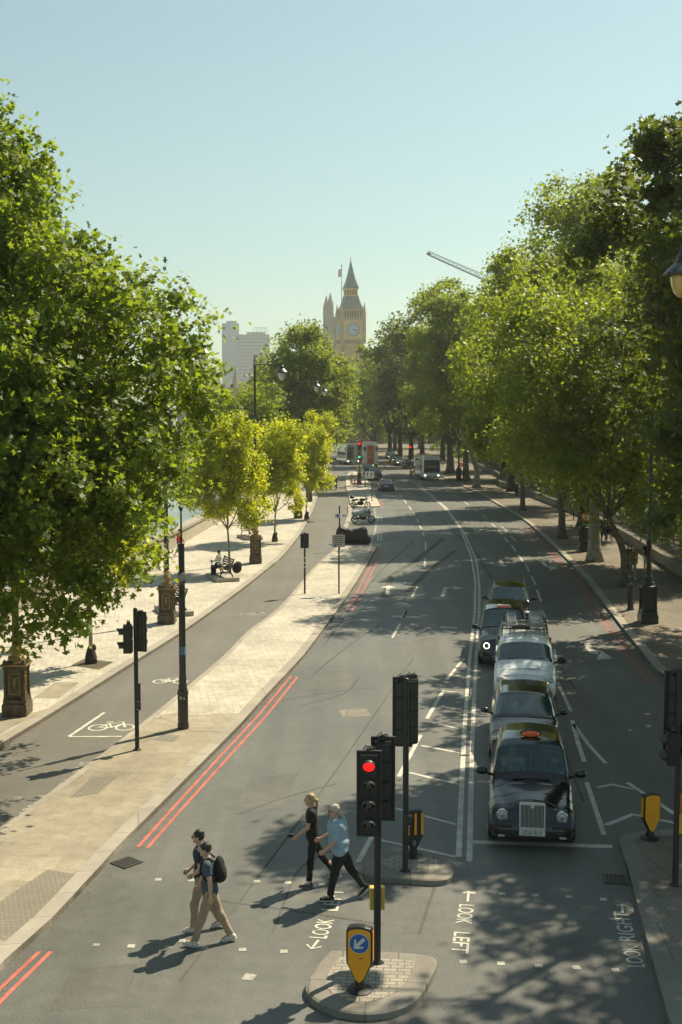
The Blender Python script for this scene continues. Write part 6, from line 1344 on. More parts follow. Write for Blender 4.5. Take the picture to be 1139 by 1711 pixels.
def coach(name, label, cat, base, rz, L, Wd, H, paint, front=True, two=False, orange=False, dash=None):
    t = thing(name, label, cat, (base[0], base[1], 0), rz); w = Wd / 2
    st = []
    for y, kx, kz in ((0, .90, .0), (.10, .97, .02), (.35, 1, .04), (L - .3, 1, .04), (L - .05, .98, .02), (L, .94, 0)):
        st.append((y, [(0, .3), (w * kx * .7, .3), (w * kx - .05, .34), (w * kx, .6), (w * kx, 1.2), (w * kx - .01, H * .6), (w * kx - .03, H - .25 + kz), (w * kx - .22, H - .06 + kz), (0, H - .02 + kz)]))
    yy, tt_, Gd = loft(st, 26, 3, 2); nt_ = len(tt_); V = []
    for i in range(len(yy)): V += [(g[0], yy[i], g[1]) for g in Gd[i]] + [(-g[0], yy[i], g[1]) for g in Gd[i][-2::-1]]
    W_ = 2 * nt_ - 1; Fc = [(i * W_ + j, i * W_ + j + 1, (i + 1) * W_ + j + 1, (i + 1) * W_ + j) for i in range(len(yy) - 1) for j in range(W_ - 1)] + [tuple(range(W_)), tuple((len(yy) - 1) * W_ + j for j in range(W_ - 1, -1, -1))]
    b = grid_mesh('body', V, Fc, [paint], t, True)
    bm = bmesh.new(); bm.from_mesh(b.data); bmesh.ops.remove_doubles(bm, verts=bm.verts, dist=1e-4); bmesh.ops.recalc_face_normals(bm, faces=bm.faces)
    for e in bm.edges:
        if len(e.link_faces) == 2 and e.calc_face_angle(0) > R(40): e.smooth = False
    bm.to_mesh(b.data); bm.free()
    for x in (-w + .16, w - .16):
        for y in (2.4, L - 3.0): wheel(t, x, y, .48, .28)
    levels = ((1.25, 2.15), (2.75, 3.75)) if two else ((1.75, H - .62),)
    for z0, z1 in levels:
        for s in (-1, 1):
            for k in range(int(L / 1.6)):
                yk = 1.4 + k * 1.5
                if yk < L - .8: mb = MB(); mb.box((s * (w + .0), yk, (z0 + z1) / 2), (.03, 1.36, z1 - z0)); mb.build('side_window', ['glass_dark'], t, bevel=.01)
    if front:
        for z0, z1 in ((1.05, 2.25), (2.75, 3.8)) if two else ((1.1, H - .60),):
            mb = MB(); mb.box((0, -.02, (z0 + z1) / 2), (Wd - .34, .06, z1 - z0)); mb.build('windscreen', ['glass_dark'], t, bevel=.02)
        for s in (-1, 1):
            mb = MB(); mb.ball((s * (w - .34), .0, .72), (.16, .05, .1)); mb.build('headlight', ['head_on'], t, smooth=True)
            mb = MB(); mb.tube([(s * (w - .1), .0, H - .35), (s * (w + .22), -.25, H - .45), (s * (w + .25), -.25, H - .65)], .03, 6); mb.box((s * (w + .26), -.25, H - 1.0), (.14, .1, .66)); mb.build('wing_mirror', [paint if not two else 'trim_black'], t, bevel=.02)
        mb = MB(); mb.box((0, -.015, .48), (1.4, .05, .16)); mb.build('grille', ['trim_black'], t); plate(t, -.05, .52)
    if orange:
        mb = MB(); mb.box((0, L + .01, 2.35), (1.15, .03, 3.2)); mb.build('rear_panel', ['bus_orange'], t, bevel=.01)
        mb = MB(); [mb.box((0, L + .03, 3.2 - k * .35), (.9, .01, .10)) for k in range(5)]; mb.build('panel_lettering', ['honey_pale'], t)
        for s in (-1, 1): mb = MB(); mb.box((s * (w - .28), L + .01, 3.4), (.42, .03, .7)); mb.build('rear_window', ['glass_dark'], t); mb = MB(); mb.box((s * (w - .16), L + .02, 1.1), (.16, .03, .3)); mb.build('tail_light', ['tail_red'], t)
        mb = MB(); mb.box((0, L + .01, .6), (Wd - .2, .04, .34)); mb.build('bumper', ['trim_black'], t)
    return t
p = away(721, 803); coach('white_coach', 'white coach with huge dark windscreen coming towards the camera at the junction', 'coach', p, R(2), 11.5, 2.52, 3.45, 'coach_white')
p = away(619, 783); coach('red_bus', 'pale-backed double-decker with a tall orange rear panel driving away', 'bus', (p[0], p[1] + 10.8), PI, 10.8, 2.55, 4.4, 'plate_white', front=False, two=True, orange=True)
p = away(609, 777); coach('red_bus', 'red double-decker bus just left of and beyond the orange-panelled bus', 'bus', (p[0] + .3, p[1] + 24), PI, 10.8, 2.5, 4.4, 'bus_red', front=False, two=True)
p = away(590, 777); coach('tour_bus', 'grey tour bus with dark windscreen facing the camera left of the orange-panelled bus', 'bus', p, R(10), 11, 2.6, 3.9, 'coach_grey')
p = G(577, 772); coach('tour_bus', 'second grey bus queued behind the facing tour bus', 'bus', (p[0] - .3, p[1] + 6), R(12), 11, 2.6, 3.6, 'coach_grey')
coach('red_bus', 'bright red bus top catching the sun at the far end of the road', 'bus', (W(571, 730, 300)[0], 300, 0), R(20), 10.5, 2.6, 4.4, 'bus_red', two=True)
# --------------------------------------------------- motorcycles
def motorcycle(label, c, rz, scooter=False, box=False, screen=True):
    t = thing('motorcycle', label, 'motorcycle', (c[0], c[1], 0), rz, 'motorcycles parked in the bay')
    for x in (-.68, .70): mb = MB(); mb.tube([(x + .265 * math.cos(a), 0, .315 + .265 * math.sin(a)) for a in np.linspace(0, 2 * PI, 25)], .05, 8, cap=False); [mb.tube([(x, 0, .315), (x + .24 * math.cos(a), 0, .315 + .24 * math.sin(a))], .014, 4, 1) for a in np.linspace(0, 2 * PI, 8)[:-1]]; mb.cyl((x, -.04, .315), (x, .04, .315), .06, n=10, m=1); mb.build('wheel', ['rubber', 'steel'], t, smooth=False)
    mb = MB(); mb.ball((0, 0, .48), (.34, .17, .22)); mb.ball((.2, 0, .82), (.30, .16, .16)); mb.ball((-.42, 0, .82), (.42, .15, .09)); mb.tube([(.70, .09, .33), (.48, .09, .95)], .03, 8); mb.tube([(.70, -.09, .33), (.48, -.09, .95)], .03, 8); mb.tube([(-.68, .1, .33), (-.1, .1, .5)], .03, 6); mb.tube([(-.3, -.13, .35), (-.9, -.16, .45)], .055, 8); mb.ball((-.75, 0, .72), (.22, .1, .07)); mb.build('body', ['trim_black'], t, smooth=True)
    mb = MB(); mb.tube([(.42, -.38, 1.08), (.5, -.15, 1.02), (.5, .15, 1.02), (.42, .38, 1.08)], .018, 6); mb.tube([(.45, .3, 1.06), (.5, .34, 1.28)], .01, 5); mb.tube([(.45, -.3, 1.06), (.5, -.34, 1.28)], .01, 5); mb.ball((.5, .34, 1.3), (.02, .07, .04)); mb.ball((.5, -.34, 1.3), (.02, .07, .04)); mb.build('handlebar', ['steel_dark'], t)
    mb = MB(); mb.ball((.62, 0, .92), (.13, .14, .14)); mb.build('headlight', ['light_lens'], t, smooth=True)
    if box: mb = MB(); mb.ball((-.85, 0, 1.08), (.24, .24, .17), 14, 8); mb.build('top_box', ['trim_black'], t, smooth=True)
    return t
p = G(606, 874); m1 = motorcycle('motorcycle under a silver-grey dust sheet with its black wheels showing', p, R(8))
s = SDF((-.95, -.5, .3), (1.0, .5, 1.5), .022); s.cone((-.75, 0, .82), (-.1, 0, .88), .22, .24, .1, flat=(1, 1.1, 1)); s.cone((-.1, 0, .88), (.4, 0, 1.12), .24, .2, .12, flat=(1, 1.3, 1)); s.cone((.35, 0, 1.1), (.55, 0, 1.32), .16, .05, .08, flat=(1, 2.2, 1)); s.cone((.3, -.34, 1.06), (.3, .34, 1.06), .1, .1, .08); s.cone((0, 0, .62), (.5, 0, .7), .2, .16, .12); s.wrinkle(.012, 16); s.build('dust_sheet', 'cover_silver', m1)
p = G(602, 849); motorcycle('black motorcycle with a top box behind the sheeted one', p, R(12), box=True)
p = G(589, 909); m3 = thing('covered_motorcycle', 'motorcycle fully wrapped in a black cover at the near end of the bay', 'motorcycle', (p[0], p[1] + .1, 0), R(-2))
s = SDF((-1.35, -.6, -.02), (1.35, .6, 1.5), .025); s.cone((-.98, 0, .9), (-.98, 0, .18), .16, .22, .1, flat=(1, 1.2, 1)); s.cone((-.85, 0, 1.12), (-.2, 0, .78), .17, .22, .15, flat=(1, 1.4, 1)); s.cone((-.2, 0, .8), (.75, 0, .98), .2, .2, .18, flat=(1, 1.3, 1)); s.cone((.75, 0, .9), (1.0, 0, .2), .25, .22, .15, flat=(1, 1.3, 1)); s.cone((-.9, 0, .3), (.9, 0, .3), .26, .3, .2, flat=(1, 1.2, 1)); s.cone((-.5, 0, .5), (.6, 0, .6), .26, .28, .2, flat=(1, 1.2, 1)); s.cone((-.8, -.32, 1.08), (-.8, .32, 1.08), .07, .07, .1)
s.plane((0, 0, .02), (0, 0, -1)); s.wrinkle(.02, 13, 1.0); s.build('cover', 'cover_black', m3)
mb = MB(); mb.lathe([(.2, -.05), (.27, -.05), (.29, 0), (.27, .05), (.2, .05)], (-1.02, 0, .29), 18, rx=PI / 2); mb.build('wheel', ['rubber'], m3)
# --------------------------------------------------- hire bikes and bicycles
def bicycle(t, m='bike_red'):
    for x in (-.52, .52): mb = MB(); mb.tube([(x + .33 * math.cos(a), 0, .34 + .33 * math.sin(a)) for a in np.linspace(0, 2 * PI, 22)], .02, 6, cap=False); [mb.tube([(x, 0, .34), (x + .33 * math.cos(a), 0, .34 + .33 * math.sin(a))], .004, 4) for a in np.linspace(0, 2 * PI, 9)[:-1]]; mb.build('wheel', ['rubber'], t)
    mb = MB(); F_ = [(-.52, .34), (-.05, .3), (-.18, .78), (.36, .80), (-.05, .3)]; mb.tube([(x, 0, z) for x, z in F_], .022, 6); mb.tube([(-.52, 0, .34), (-.18, 0, .78)], .016, 6); mb.tube([(.52, 0, .34), (.36, 0, .80), (.33, 0, 1.0)], .02, 6); mb.build('frame', [m], t)
    mb = MB(); mb.tube([(.33, -.28, 1.03), (.38, -.1, 1.0), (.38, .1, 1.0), (.33, .28, 1.03)], .014, 6); mb.build('handlebar', ['trim_black'], t); mb = MB(); mb.ball((-.2, 0, .92), (.13, .08, .035), 10, 6); mb.cyl((-.18, 0, .75), (-.2, 0, .9), .014, n=6); mb.build('saddle', ['trim_black'], t)
for i, (x, y, a, lb_) in enumerate([(587, 811, 100, 'leftmost red hire bicycle of the cluster at the separator tip'), (592, 814, 80, 'red hire bicycle nearest the camera left of the grey terminal'), (597, 813, 95, 'red hire bicycle directly in front of the grey terminal'), (603, 811, 85, 'red hire bicycle touching the right side of the grey terminal'), (588, 801, 110, 'red hire bicycle farthest back in the cluster by the signal'), (610, 812, 92, 'black-framed bicycle at the right end of the red hire bicycles')]):
    p = G(x, y, Zp); t = thing('hire_bike', lb_, 'bicycle', (p[0], p[1], Zp), R(a), 'red hire bicycles clustered on the separator'); bicycle(t, 'bike_red' if i < 5 else 'trim_black')
p = G(600, 810, Zp); t = thing('docking_terminal', 'pale-topped grey terminal standing among the red hire bicycles', 'kiosk', (p[0], p[1], Zp)); mb = MB(); mb.box((0, 0, .8), (.5, .35, 1.6)); mb.build('cabinet', ['signal_grey'], t, bevel=.03); mb = MB(); mb.box((0, -.02, 2.0), (.75, .1, .7)); mb.cyl((0, 0, 1.5), (0, 0, 1.8), .05, n=8); mb.build('sign_panel', ['sign_buff'], t, bevel=.02)
# ------------------------------------------------------------------ people (local frame: facing +Y, feet on z=0)
def dirv(a, side=0.0): return np.array([math.sin(side), math.sin(a) * math.cos(side), -math.cos(a) * math.cos(side)])
def person(label, base, facing, P, group=None, h=.011, z=0.0, name='person'):
    """P: pose and dress. facing: direction angle (0 = +Y, 90 = -X)"""
    t = thing(name, label, 'person', (base[0], base[1], z), R(facing), group); S = P.get('s', 1.0)
    g = P.get; fem = g('fem', False); hipw = .085; shw = .165 if fem else .185
    lean = R(g('lean', 4)); J = {}
    # legs: (thigh angle, knee bend, foot pitch) for left, right
    pel = np.array([0, 0, .92]); low = 9
    for sd_, k in ((-1, 'L'), (1, 'R')):
        a, b, fp = [R(q) for q in g('leg' + k, (0, 5, 0))]; hp = pel + np.array([sd_ * hipw, 0, -.02]); kn = hp + .43 * dirv(a, sd_ * .02); an = kn + .41 * dirv(a - b)
        J['hip' + k], J['kn' + k], J['an' + k] = hp, kn, an; J['fp' + k] = fp; toe = an + np.array([0, .19 * math.cos(fp), .19 * math.sin(fp) - .05]); heel = an + np.array([0, -.05, -.07]); low = min(low, toe[2] - .03, heel[2] - .01, an[2] - .085) if not g('sit') else 0
    dz = np.array([0, 0, -low]) if not g('sit') else np.array([0, 0, g('drop', -.45)])
    for k in list(J):
        if k[:2] != 'fp': J[k] = J[k] + dz
    pel = pel + dz; up = np.array([0, math.sin(lean), math.cos(lean)]); fw = np.array([0, math.cos(lean), -math.sin(lean)]); waist = pel + up * .16; chest = pel + up * .40 + fw * .0; neck = pel + up * .555; 
    hy = R(g('head_yaw', 0)); hp_ = R(g('head_pitch', 0)); HC = neck + np.array([0, .03 + .05 * math.sin(lean), .155]); RM = rotm(hp_, 0, hy); HP = lambda x, y, z_: HC + RM @ np.array([x, y, z_])
    for sd_, k in ((-1, 'L'), (1, 'R')):
        a, b, out = [R(q) for q in g('arm' + k, (0, 15, 6))]; sh = pel + up * .505 + np.array([sd_ * shw, 0, 0]); el = sh + .285 * dirv(a, sd_ * out); inw = R(g('in' + k, 0)); wr = el + .25 * dirv(a + b, sd_ * out * .4 - sd_ * inw)
        J['sh' + k], J['el' + k], J['wr' + k] = sh, el, wr
    lo = np.min([v for v in J.values() if isinstance(v, np.ndarray)] + [pel, HC - .2], axis=0) - .25; hi = np.max([v for v in J.values() if isinstance(v, np.ndarray)] + [HC + .18], axis=0) + .25; lo[2] = min(lo[2], -.02)
    w = g('build', 1.0); fine = h < .015
    s = SDF(lo, hi, h)
    s.ell(HP(0, -.005, .02), (.073, .092, .098), .02, M=RM); s.ell(HP(0, .022, -.045), (.055, .062, .068), .035, M=RM)
    s.cone(HP(0, .085, .012), HP(0, .104, -.022), .010, .015, .012); s.ell(HP(0, .082, -.058), (.022, .012, .009), .01, M=RM); s.ell(HP(0, .075, -.095), (.02, .016, .014), .02, M=RM)
    for q in (-1, 1): s.ell(HP(q * .028, .083, .012), (.014, .012, .010), .004, sub=True, M=RM) if fine else None; s.ell(HP(q * .076, -.005, -.005), (.010, .022, .032), .006, M=RM)
    s.cone(HC + np.array([0, -.015, -.06]), neck - up * .02, .052, .058, .03)
    s.ell(chest, (.158 * w, .105 * w, .17), .06); s.ell(waist, (.132 * w, .095 * w, .14), .06); s.ell(pel, (.15 * w, .105, .11), .06); s.cone(J['shL'], J['shR'], .055, .055, .05)
    for sd_, k in ((-1, 'L'), (1, 'R')):
        s.cone(J['hip' + k], J['kn' + k], .082 * w, .054, .04); s.cone(J['kn' + k], J['kn' + k] * .6 + J['an' + k] * .4 + np.array([0, -.012, 0]), .053, .052, .03); s.cone(J['kn' + k] * .6 + J['an' + k] * .4 + np.array([0, -.012, 0]), J['an' + k], .052, .036, .03)
        fp = J['fp' + k]; s.cone(J['an' + k] + np.array([0, 0, -.03]), J['an' + k] + np.array([0, .13 * math.cos(fp), .13 * math.sin(fp) - .045]), .036, .028, .03)
        s.cone(J['sh' + k], J['el' + k], .047 * w, .037, .03); s.cone(J['el' + k], J['el' + k] * .65 + J['wr' + k] * .35, .037, .036, .02); s.cone(J['el' + k] * .65 + J['wr' + k] * .35, J['wr' + k], .036, .024, .02)
        # hand: palm, four fingers of unequal length, thumb
        d = J['wr' + k] - J['el' + k]; d /= np.linalg.norm(d); side = np.cross(d, np.array([sd_ * 1.0, 0, 0])); side = side / (np.linalg.norm(side) + 1e-6); side *= 1 if side[1] > 0 else -1; nin = np.cross(d, side) * 1.0; nin *= (-sd_ if nin[0] > 0 else sd_) if abs(nin[0]) > .01 else 1
        pc = J['wr' + k] + d * .045; s.cone(J['wr' + k], pc, .024, .030, .02, flat=(1, 1, 1)); s.cone(pc + side * .022, pc - side * .022, .02, .018, .02)
        if fine:
            for q, Lf in zip((.030, .011, -.009, -.027), (.062, .072, .068, .054)):
                b0 = pc + side * q + d * .022; cu = g('curl', .5); b1 = b0 + d * Lf * .5 + nin * Lf * .18 * cu; b2 = b1 + d * Lf * .42 * (1 - cu * .4) + nin * Lf * .5 * cu; s.cone(b0, b1, .0100, .0090, .006); s.cone(b1, b2, .0090, .0072, .003)
            s.cone(pc + side * .028 - d * .02, pc + side * .050 + d * .018 + nin * .012, .0115, .0095, .008); s.cone(pc + side * .050 + d * .018 + nin * .012, pc + side * .048 + d * .045 + nin * .022, .0095, .0080, .003)
        else: s.cone(pc, pc + d * .07, .026, .016, .02)
    body = s.build('body', g('skin', 'skin'), t)
    # shirt
    sm_ = g('shirt', 'cloth_navy'); hem = g('hem', -.10)
    if sm_:
        s = SDF(lo, hi, h); loose = g('loose', .018)
        s.ell(chest, (.158 * w + loose, .108 * w + loose, .18 + loose), .05); s.ell(waist, (.135 * w + loose * 1.3, .10 * w + loose * 1.3, .15), .06); s.ell(pel + up * .02, (.152 * w + loose * 1.2, .108 + loose * 1.2, .16), .06); s.cone(J['shL'] - up * .005, J['shR'] - up * .005, .06 + loose * .4, .06 + loose * .4, .05)
        s.plane(pel + up * hem, -up); s.plane(neck + up * .018 + fw * .02, up)
        for k in 'LR':
            f = g('sleeve', .62); e = J['sh' + k] + (J['el' + k] - J['sh' + k]) * f; s.cone(J['sh' + k], e, .056 * w + loose * .5, .050 + loose * .6, .035, cut=True)
            if g('longsleeve'): s.cone(J['el' + k], J['wr' + k], .046, .036, .03, cut=True)
        if fine: s.wrinkle(.0075, 22, 1.3)
        s.build('shirt', sm_, t)
    # trousers / shorts
    pm_ = g('trousers', 'cloth_khaki'); s = SDF(lo, hi, h); tl = g('tlen', .97); lg = g('legw', 1.0)
    s.ell(pel + up * .0, (.158 * w, .114, .125), .04); s.cone(waist - up * .06, pel, .125 * w, .13 * w, .05, flat=(1, .78, 1))
    s.plane(pel + up * .11, up)
    for k in 'LR':
        if g('shorts'): s.cone(J['hip' + k], J['hip' + k] + (J['kn' + k] - J['hip' + k]) * .8, .10 * w, .08, .05, cut=True)
        else:
            e = J['kn' + k] + (J['an' + k] - J['kn' + k]) * tl; s.cone(J['hip' + k], J['kn' + k], .095 * w, .068 * lg, .05); s.cone(J['kn' + k], e, .067 * lg, .055 * lg, .03, cut=True)
    if fine: s.wrinkle(.0075, 26, .4)
    s.build('trousers', pm_, t)
    # shoes
    s = SDF(lo, hi, h)
    for k in 'LR':
        fp = J['fp' + k]; an = J['an' + k]; c_, s_ = math.cos(fp), math.sin(fp); T = lambda y, z_: an + np.array([0, y * c_ - z_ * s_, y * s_ + z_ * c_])
        s.cone(T(-.045, -.055), T(.07, -.058), .040, .040, .03); s.cone(T(.07, -.058), T(.165, -.066), .041, .028, .02); s.cone(T(-.01, .0), T(-.01, -.05), .044, .042, .03)
    V_s, Q_s = s.mesh(); cx_ = (J['anL'][0] + J['anR'][0]) / 2
    for sgn in (-1, 1):
        sel = ((V_s[Q_s].mean(1)[:, 0] - cx_) * sgn > 0); q_ = Q_s[sel]
        if not len(q_): continue
        u_, inv = np.unique(q_, return_inverse=True); grid_mesh('shoe', V_s[u_], inv.reshape(q_.shape), [g('shoes', 'shoe_white')], t)
    if fine and g('sole', True):
        for k in 'LR':
            fp = J['fp' + k]; an = J['an' + k]; mb = MB(); M = rotm(fp, 0, 0); mb.prism([(-.034, -.08), (.034, -.08), (.042, .06), (.036, .16), (.012, .198), (-.012, .198), (-.036, .16), (-.042, .06)], -.100, -.082, 0, M, an); mb.build('sole', [g('solem', 'shoe_white')], t, bevel=.004)
    # hair
    hm = g('hair', 'hair_black'); s = SDF(HC - .35, HC + .2, min(h, .012) if fine else h); bald = g('bald', 0)
    s.ell(HP(0, -.018, .032), (.083, .098, .094 + g('hairtop', 0)), .01, M=RM); s.plane(HP(0, .050 - bald, .035), RM @ np.array([0, 1.0, -1.0])) ; s.plane(HP(0, 0, -.055 - g('nape', 0)), RM @ np.array([0, .25, -1.0]))
    if g('tail'):
        for i_, (a_, b_) in enumerate(zip(g('tail')[:-1], g('tail')[1:])): s.cone(HP(*a_[:3]), HP(*b_[:3]), a_[3], b_[3], .02)
    if fine: s.wrinkle(.006, 55, .3)
    s.build('hair', hm, t)
    if fine:
        for q in (-1, 1): mb = MB(); mb.ball(HP(q * .028, .077, .012), .0095, 10, 6); mb.build('eye', ['ink' if g('dark_eyes', True) else 'white_paint'], body, smooth=True)
        if g('glasses'):
            mb = MB(); [mb.tube([HP(q * .033 + .025 * math.cos(a), .100, .008 + .019 * math.sin(a)) for a in np.linspace(0, 2 * PI, 13)], .003 if g('glasses') == 1 else .006, 5, cap=False) for q in (-1, 1)]; [mb.tube([HP(q * .058, .10, .012), HP(q * .079, .0, .012)], .003, 5) for q in (-1, 1)]; mb.tube([HP(-.01, .101, .012), HP(.01, .101, .012)], .003, 4)
            if g('glasses') == 2: [mb.ball(HP(q * .033, .098, .008), (.024, .006, .018), 10, 6) for q in (-1, 1)]
            mb.build('glasses', ['ink'], t)
    return t, J, dict(pel=pel, chest=chest, neck=neck, HC=HC, HP=HP, up=up, fw=fw, waist=waist, wr=J['wrR'])
near = .0095
gp = lambda x, y: G(x, y)[:2]
# two young men
c = gp(352, 1577); t, J, I = person('young man in slate T-shirt and khaki trousers carrying a black backpack', c, 92, dict(s=1.0, legL=(19, 2, 12), legR=(-19, 8, -14), armL=(-12, 10, 8), armR=(12, 14, 8), shirt='cloth_slate', trousers='cloth_khaki', shoes='shoe_white', hair='hair_black', hairtop=.006, lean=5, head_pitch=-6, legw=1.08, hem=-.12, loose=.022), h=near)
s = SDF(I['chest'] - .4, I['chest'] + .4, .011); b0 = I['chest'] - I['fw'] * .185 - I['up'] * .05; s.ell(b0, (.155, .095, .23), .03); s.ell(b0 - I['up'] * .08 - I['fw'] * .05, (.13, .07, .13), .03); s.wrinkle(.003, 20); bp_ = s.build('backpack', 'cloth_black', None); bp_.matrix_world = t.matrix_basis if False else bp_.matrix_world
bp_.location = t.location; bp_.rotation_euler = t.rotation_euler; tag(bp_, 'black backpack worn by the young man in the slate T-shirt', 'backpack')
mbs = MB()
for q in (-1, 1): mbs.tube([I['chest'] + np.array([q * .10, -.11, .13]), I['chest'] + np.array([q * .115, -.02, .205]), I['chest'] + np.array([q * .115, .10, .12]), I['chest'] + np.array([q * .125, .125, -.02]), I['chest'] + np.array([q * .15, .02, -.17]), I['chest'] + np.array([q * .12, -.12, -.2])], .016, 6)
mbs.box(b0 - I['fw'] * .1 - I['up'] * .1 + np.array([.0, 0, 0]), (.05, .01, .04), 1); o = mbs.build('strap', ['cloth_black', 'shoe_white'], bp_)
c = gp(338, 1553); t, J, I = person('young man with glasses in navy T-shirt, his hands joined in front', c, 88, dict(legL=(16, 14, 0), legR=(-10, 24, -16), armL=(-6, 52, 6), armR=(4, 50, 6), inL=26, inR=22, shirt='cloth_navy', trousers='cloth_khaki', shoes='shoe_white', hair='hair_black', hairtop=.008, lean=3, glasses=1, legw=1.05, loose=.02), h=near)
mb = MB(); mb.tube([J['wrL'] + .032 * np.array([math.cos(a), .2 * math.sin(a), math.sin(a)]) for a in np.linspace(0, 2 * PI, 12)], .008, 5, cap=False); mb.build('watch', ['ink'], t)
# older couple
c = gp(523, 1479); t, J, I = person('older long-haired person all in black with grey trainers and a held phone', c, 90, dict(fem=True, build=.88, legL=(6, 2, 0), legR=(-24, 12, -22), armL=(14, 40, 4), armR=(-2, 12, 6), shirt='cloth_black', trousers='cloth_black', shoes='shoe_grey', hair='hair_blond', lean=3, hem=-.05, skin='skin_pale', legw=1.0, tlen=.9, bald=.012, tail=[(0, -.095, .03, .03), (0, -.13, -.02, .032), (.0, -.135, -.10, .027), (0, -.125, -.19, .016), (0, -.11, -.25, .007)]), h=near)
for k in 'LR': mb = MB(); mb.cyl(J['an' + k] + np.array([0, 0, .075]), J['an' + k] + np.array([0, 0, -.03]), .043, n=12); mb.build('sock', ['cloth_white'], t)
mb = MB(); mb.box(J['wrL'] + np.array([0, .09, .0]), (.03, .14, .075), 0, rx=R(10)); o = mb.build('phone', ['ink'], None, bevel=.008); o.location = t.location; o.rotation_euler = t.rotation_euler; tag(o, 'small dark phone held in the hand of the person all in black', 'phone')
mb = MB(); mb.tube([I['HP'](.085 * math.cos(a), -.005 + .0 * math.sin(a), .035 + .085 * math.sin(a)) for a in np.linspace(R(-10), R(190), 14)], .008, 5); mb.build('hair_band', ['ink'], t)
c = gp(568, 1503); t, J, I = person('older grey-haired man in pale blue shirt striding past the island', c, 92, dict(build=1.38, legL=(14, 2, 0), legR=(-27, 8, -46), armL=(8, 40, 6), armR=(14, 48, 8), shirt='cloth_sky', trousers='cloth_black', shoes='cloth_black', solem='shoe_white', hair='hair_white', lean=7, hem=-.17, loose=.045, sleeve=.95, skin='skin_pale', glasses=2, legw=1.12, bald=.02, nape=.02, head_pitch=-8, tail=[(0, -.08, .0, .045), (0, -.115, -.08, .045), (0, -.14, -.16, .035), (0, -.15, -.24, .018)]), h=near)
mb = MB(); [mb.ball(I['chest'] + np.array([0, .135, .10 - .075 * i]), .007, 6, 4) for i in range(4)]; mb.box(I['chest'] + np.array([-.09, .13, .06]), (.1, .012, .11), 0, rz=R(10)); mb.build('shirt_pocket', ['cloth_sky'], t)
# taxi driver
V_ = dict(sit=True, drop=-.36, legL=(78, 70, 0), legR=(78, 70, 0), armL=(30, 58, 8), armR=(30, 58, 8), shirt='cloth_white', trousers='cloth_navy', shoes='shoe_grey', hair='hair_white', bald=.03, lean=-6, build=1.12, longsleeve=False)
ta = R(-8); dx, dy = -.38, 2.38; bx = 3.88 + dx * math.cos(ta) - dy * math.sin(ta); by = 23.35 + dx * math.sin(ta) + dy * math.cos(ta)
person('taxi driver in a white shirt sitting behind the windscreen of the front taxi', (bx, by), 180 - 8, V_, h=.018, z=.12)
# distant people
far = .02
def fp(label, px, py, facing, z=Zp, **k):
    c = G(px, py, z); return person(label, c[:2], facing, dict(legL=(18, 6, 0), legR=(-16, 16, -10), armL=(-14, 14, 6), armR=(16, 14, 6), **k), h=far, z=z)[0]
fp('walker in blue shorts and dark top by the far edge of the promenade', 263, 953, -20, shirt='cloth_black', trousers='cloth_denim', shorts=True, shoes='shoe_white', fem=True)
fp('walker in a red top passing behind the tall post on the promenade', 299, 930, -60, shirt='cloth_red', trousers='cloth_denim', shorts=True, longsleeve=True)
c = G(371, 968, Zp); person('person in white top and dark skirt sitting on the plinth bench', (c[0] - .1, c[1] - .1), 60, dict(sit=True, drop=-.16, legL=(80, 78, 0), legR=(80, 78, 0), armL=(30, 50, 6), armR=(30, 50, 6), shirt='cloth_white', trousers='cloth_black', shoes='shoe_grey', legw=1.5, fem=True, head_pitch=-12), h=far, z=Zp + .0)
p = G(376, 966, Zp); t = thing('luggage', 'dark bulky bag standing beside the seated person on the plinth', 'bag', (p[0] + .6, p[1] + .4, Zp + .2)); s = SDF((-.4, -.4, -.05), (.4, .4, .8), .025); s.ell((0, 0, .3), (.26, .2, .3), .05); s.ell((.1, .05, .45), (.18, .16, .2), .05); s.wrinkle(.01, 18); s.build('bag', 'cloth_black', t); mb = MB(); mb.tube([(-.1, 0, .55), (0, 0, .68), (.1, 0, .6)], .02, 6); mb.build('handle', ['ink'], t)
fp('walker in olive jacket and pale trousers on the right pavement behind the forked tree', 1057, 967, 178, shirt='cloth_olive', trousers='cloth_khaki', longsleeve=True, hair='hair_blond')
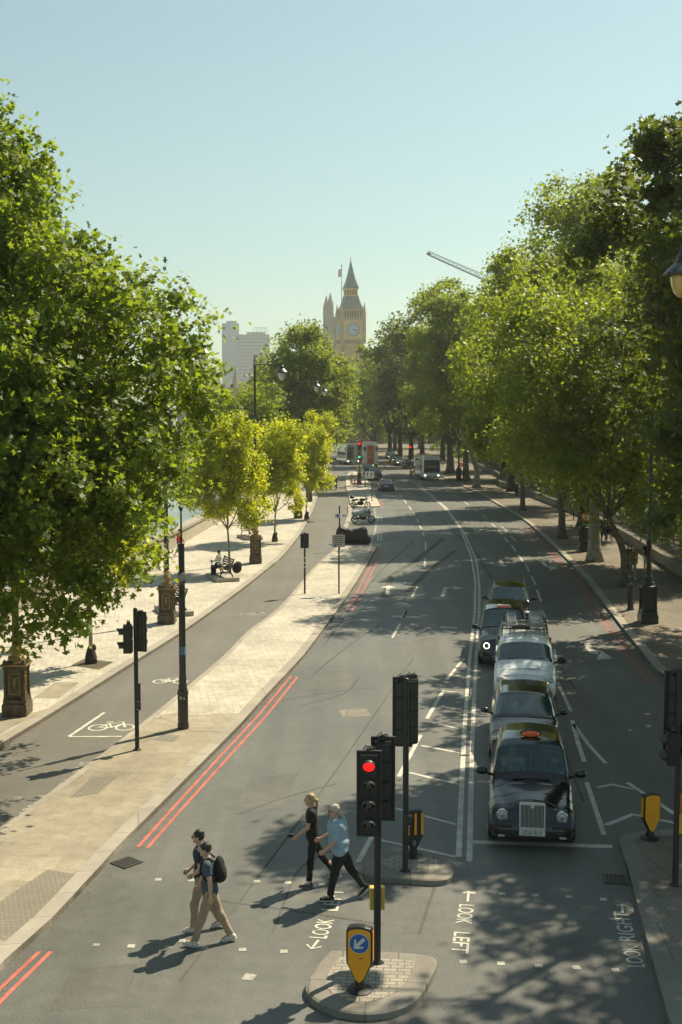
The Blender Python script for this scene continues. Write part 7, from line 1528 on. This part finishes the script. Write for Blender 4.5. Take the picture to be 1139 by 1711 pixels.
fp('walker dressed all in black just left of the one in olive jacket', 1048, 962, 178, shirt='cloth_black', trousers='cloth_black', longsleeve=True)
fp('walker in pale skirt half hidden by the lamp column on the right pavement', 1080, 956, 170, shirt='cloth_black', trousers='cloth_white', shorts=True, fem=True)
fp('left one of two dark-clothed walkers behind the stout grey trunk', 1008, 905, 0, shirt='cloth_black', trousers='cloth_navy', longsleeve=True)
fp('right one of two dark-clothed walkers behind the stout grey trunk', 1017, 905, 0, shirt='cloth_navy', trousers='cloth_black', shorts=True)
fp('lone walker in black by the thin brown trunk', 863, 832, 178, shirt='cloth_black', trousers='cloth_black', longsleeve=True)
fp('distant pedestrian waiting at the crossing left of the hire bicycles', 557, 783, 90, z=0, shirt='cloth_black', trousers='cloth_navy')
def cyclist(label, px, py, ang, sh):
    c = G(px, py); b = thing('bicycle', 'black bicycle ridden by the ' + label, 'bicycle', (c[0], c[1], 0), R(ang)); bicycle(b, 'trim_black')
    person(label, (c[0] + .15 * -math.cos(R(ang)), c[1] + .15 * -math.sin(R(ang))), ang - 90, dict(sit=True, drop=.10, legL=(62, 78, 0), legR=(34, 40, 0), armL=(48, 14, 4), armR=(48, 14, 4), lean=26, shirt=sh, trousers='cloth_black', shoes='shoe_grey'), h=far)
cyclist('cyclist in a white top riding up the cycle track', 545, 823, 92, 'cloth_white')
cyclist('cyclist in dark clothes riding beside the one in white', 561, 819, 88, 'cloth_black')
# ------------------------------------------------------------------ summer haze over the whole scene
hm = bpy.data.materials.new('haze'); hm.use_nodes = True; hn = hm.node_tree; hn.nodes.clear(); ho = hn.nodes.new('ShaderNodeOutputMaterial'); pv = hn.nodes.new('ShaderNodeVolumePrincipled')
pv.inputs['Color'].default_value = (.93, .97, .92, 1); pv.inputs['Density'].default_value = .00025; pv.inputs['Anisotropy'].default_value = .35; hn.links.new(pv.outputs[0], ho.inputs['Volume'])
hb = MB(); MATS['haze'] = hm; hb.box((0, 770, 72), (1500, 1640, 156)); o = hb.build('haze', ['haze'], None); o['kind'] = 'stuff'
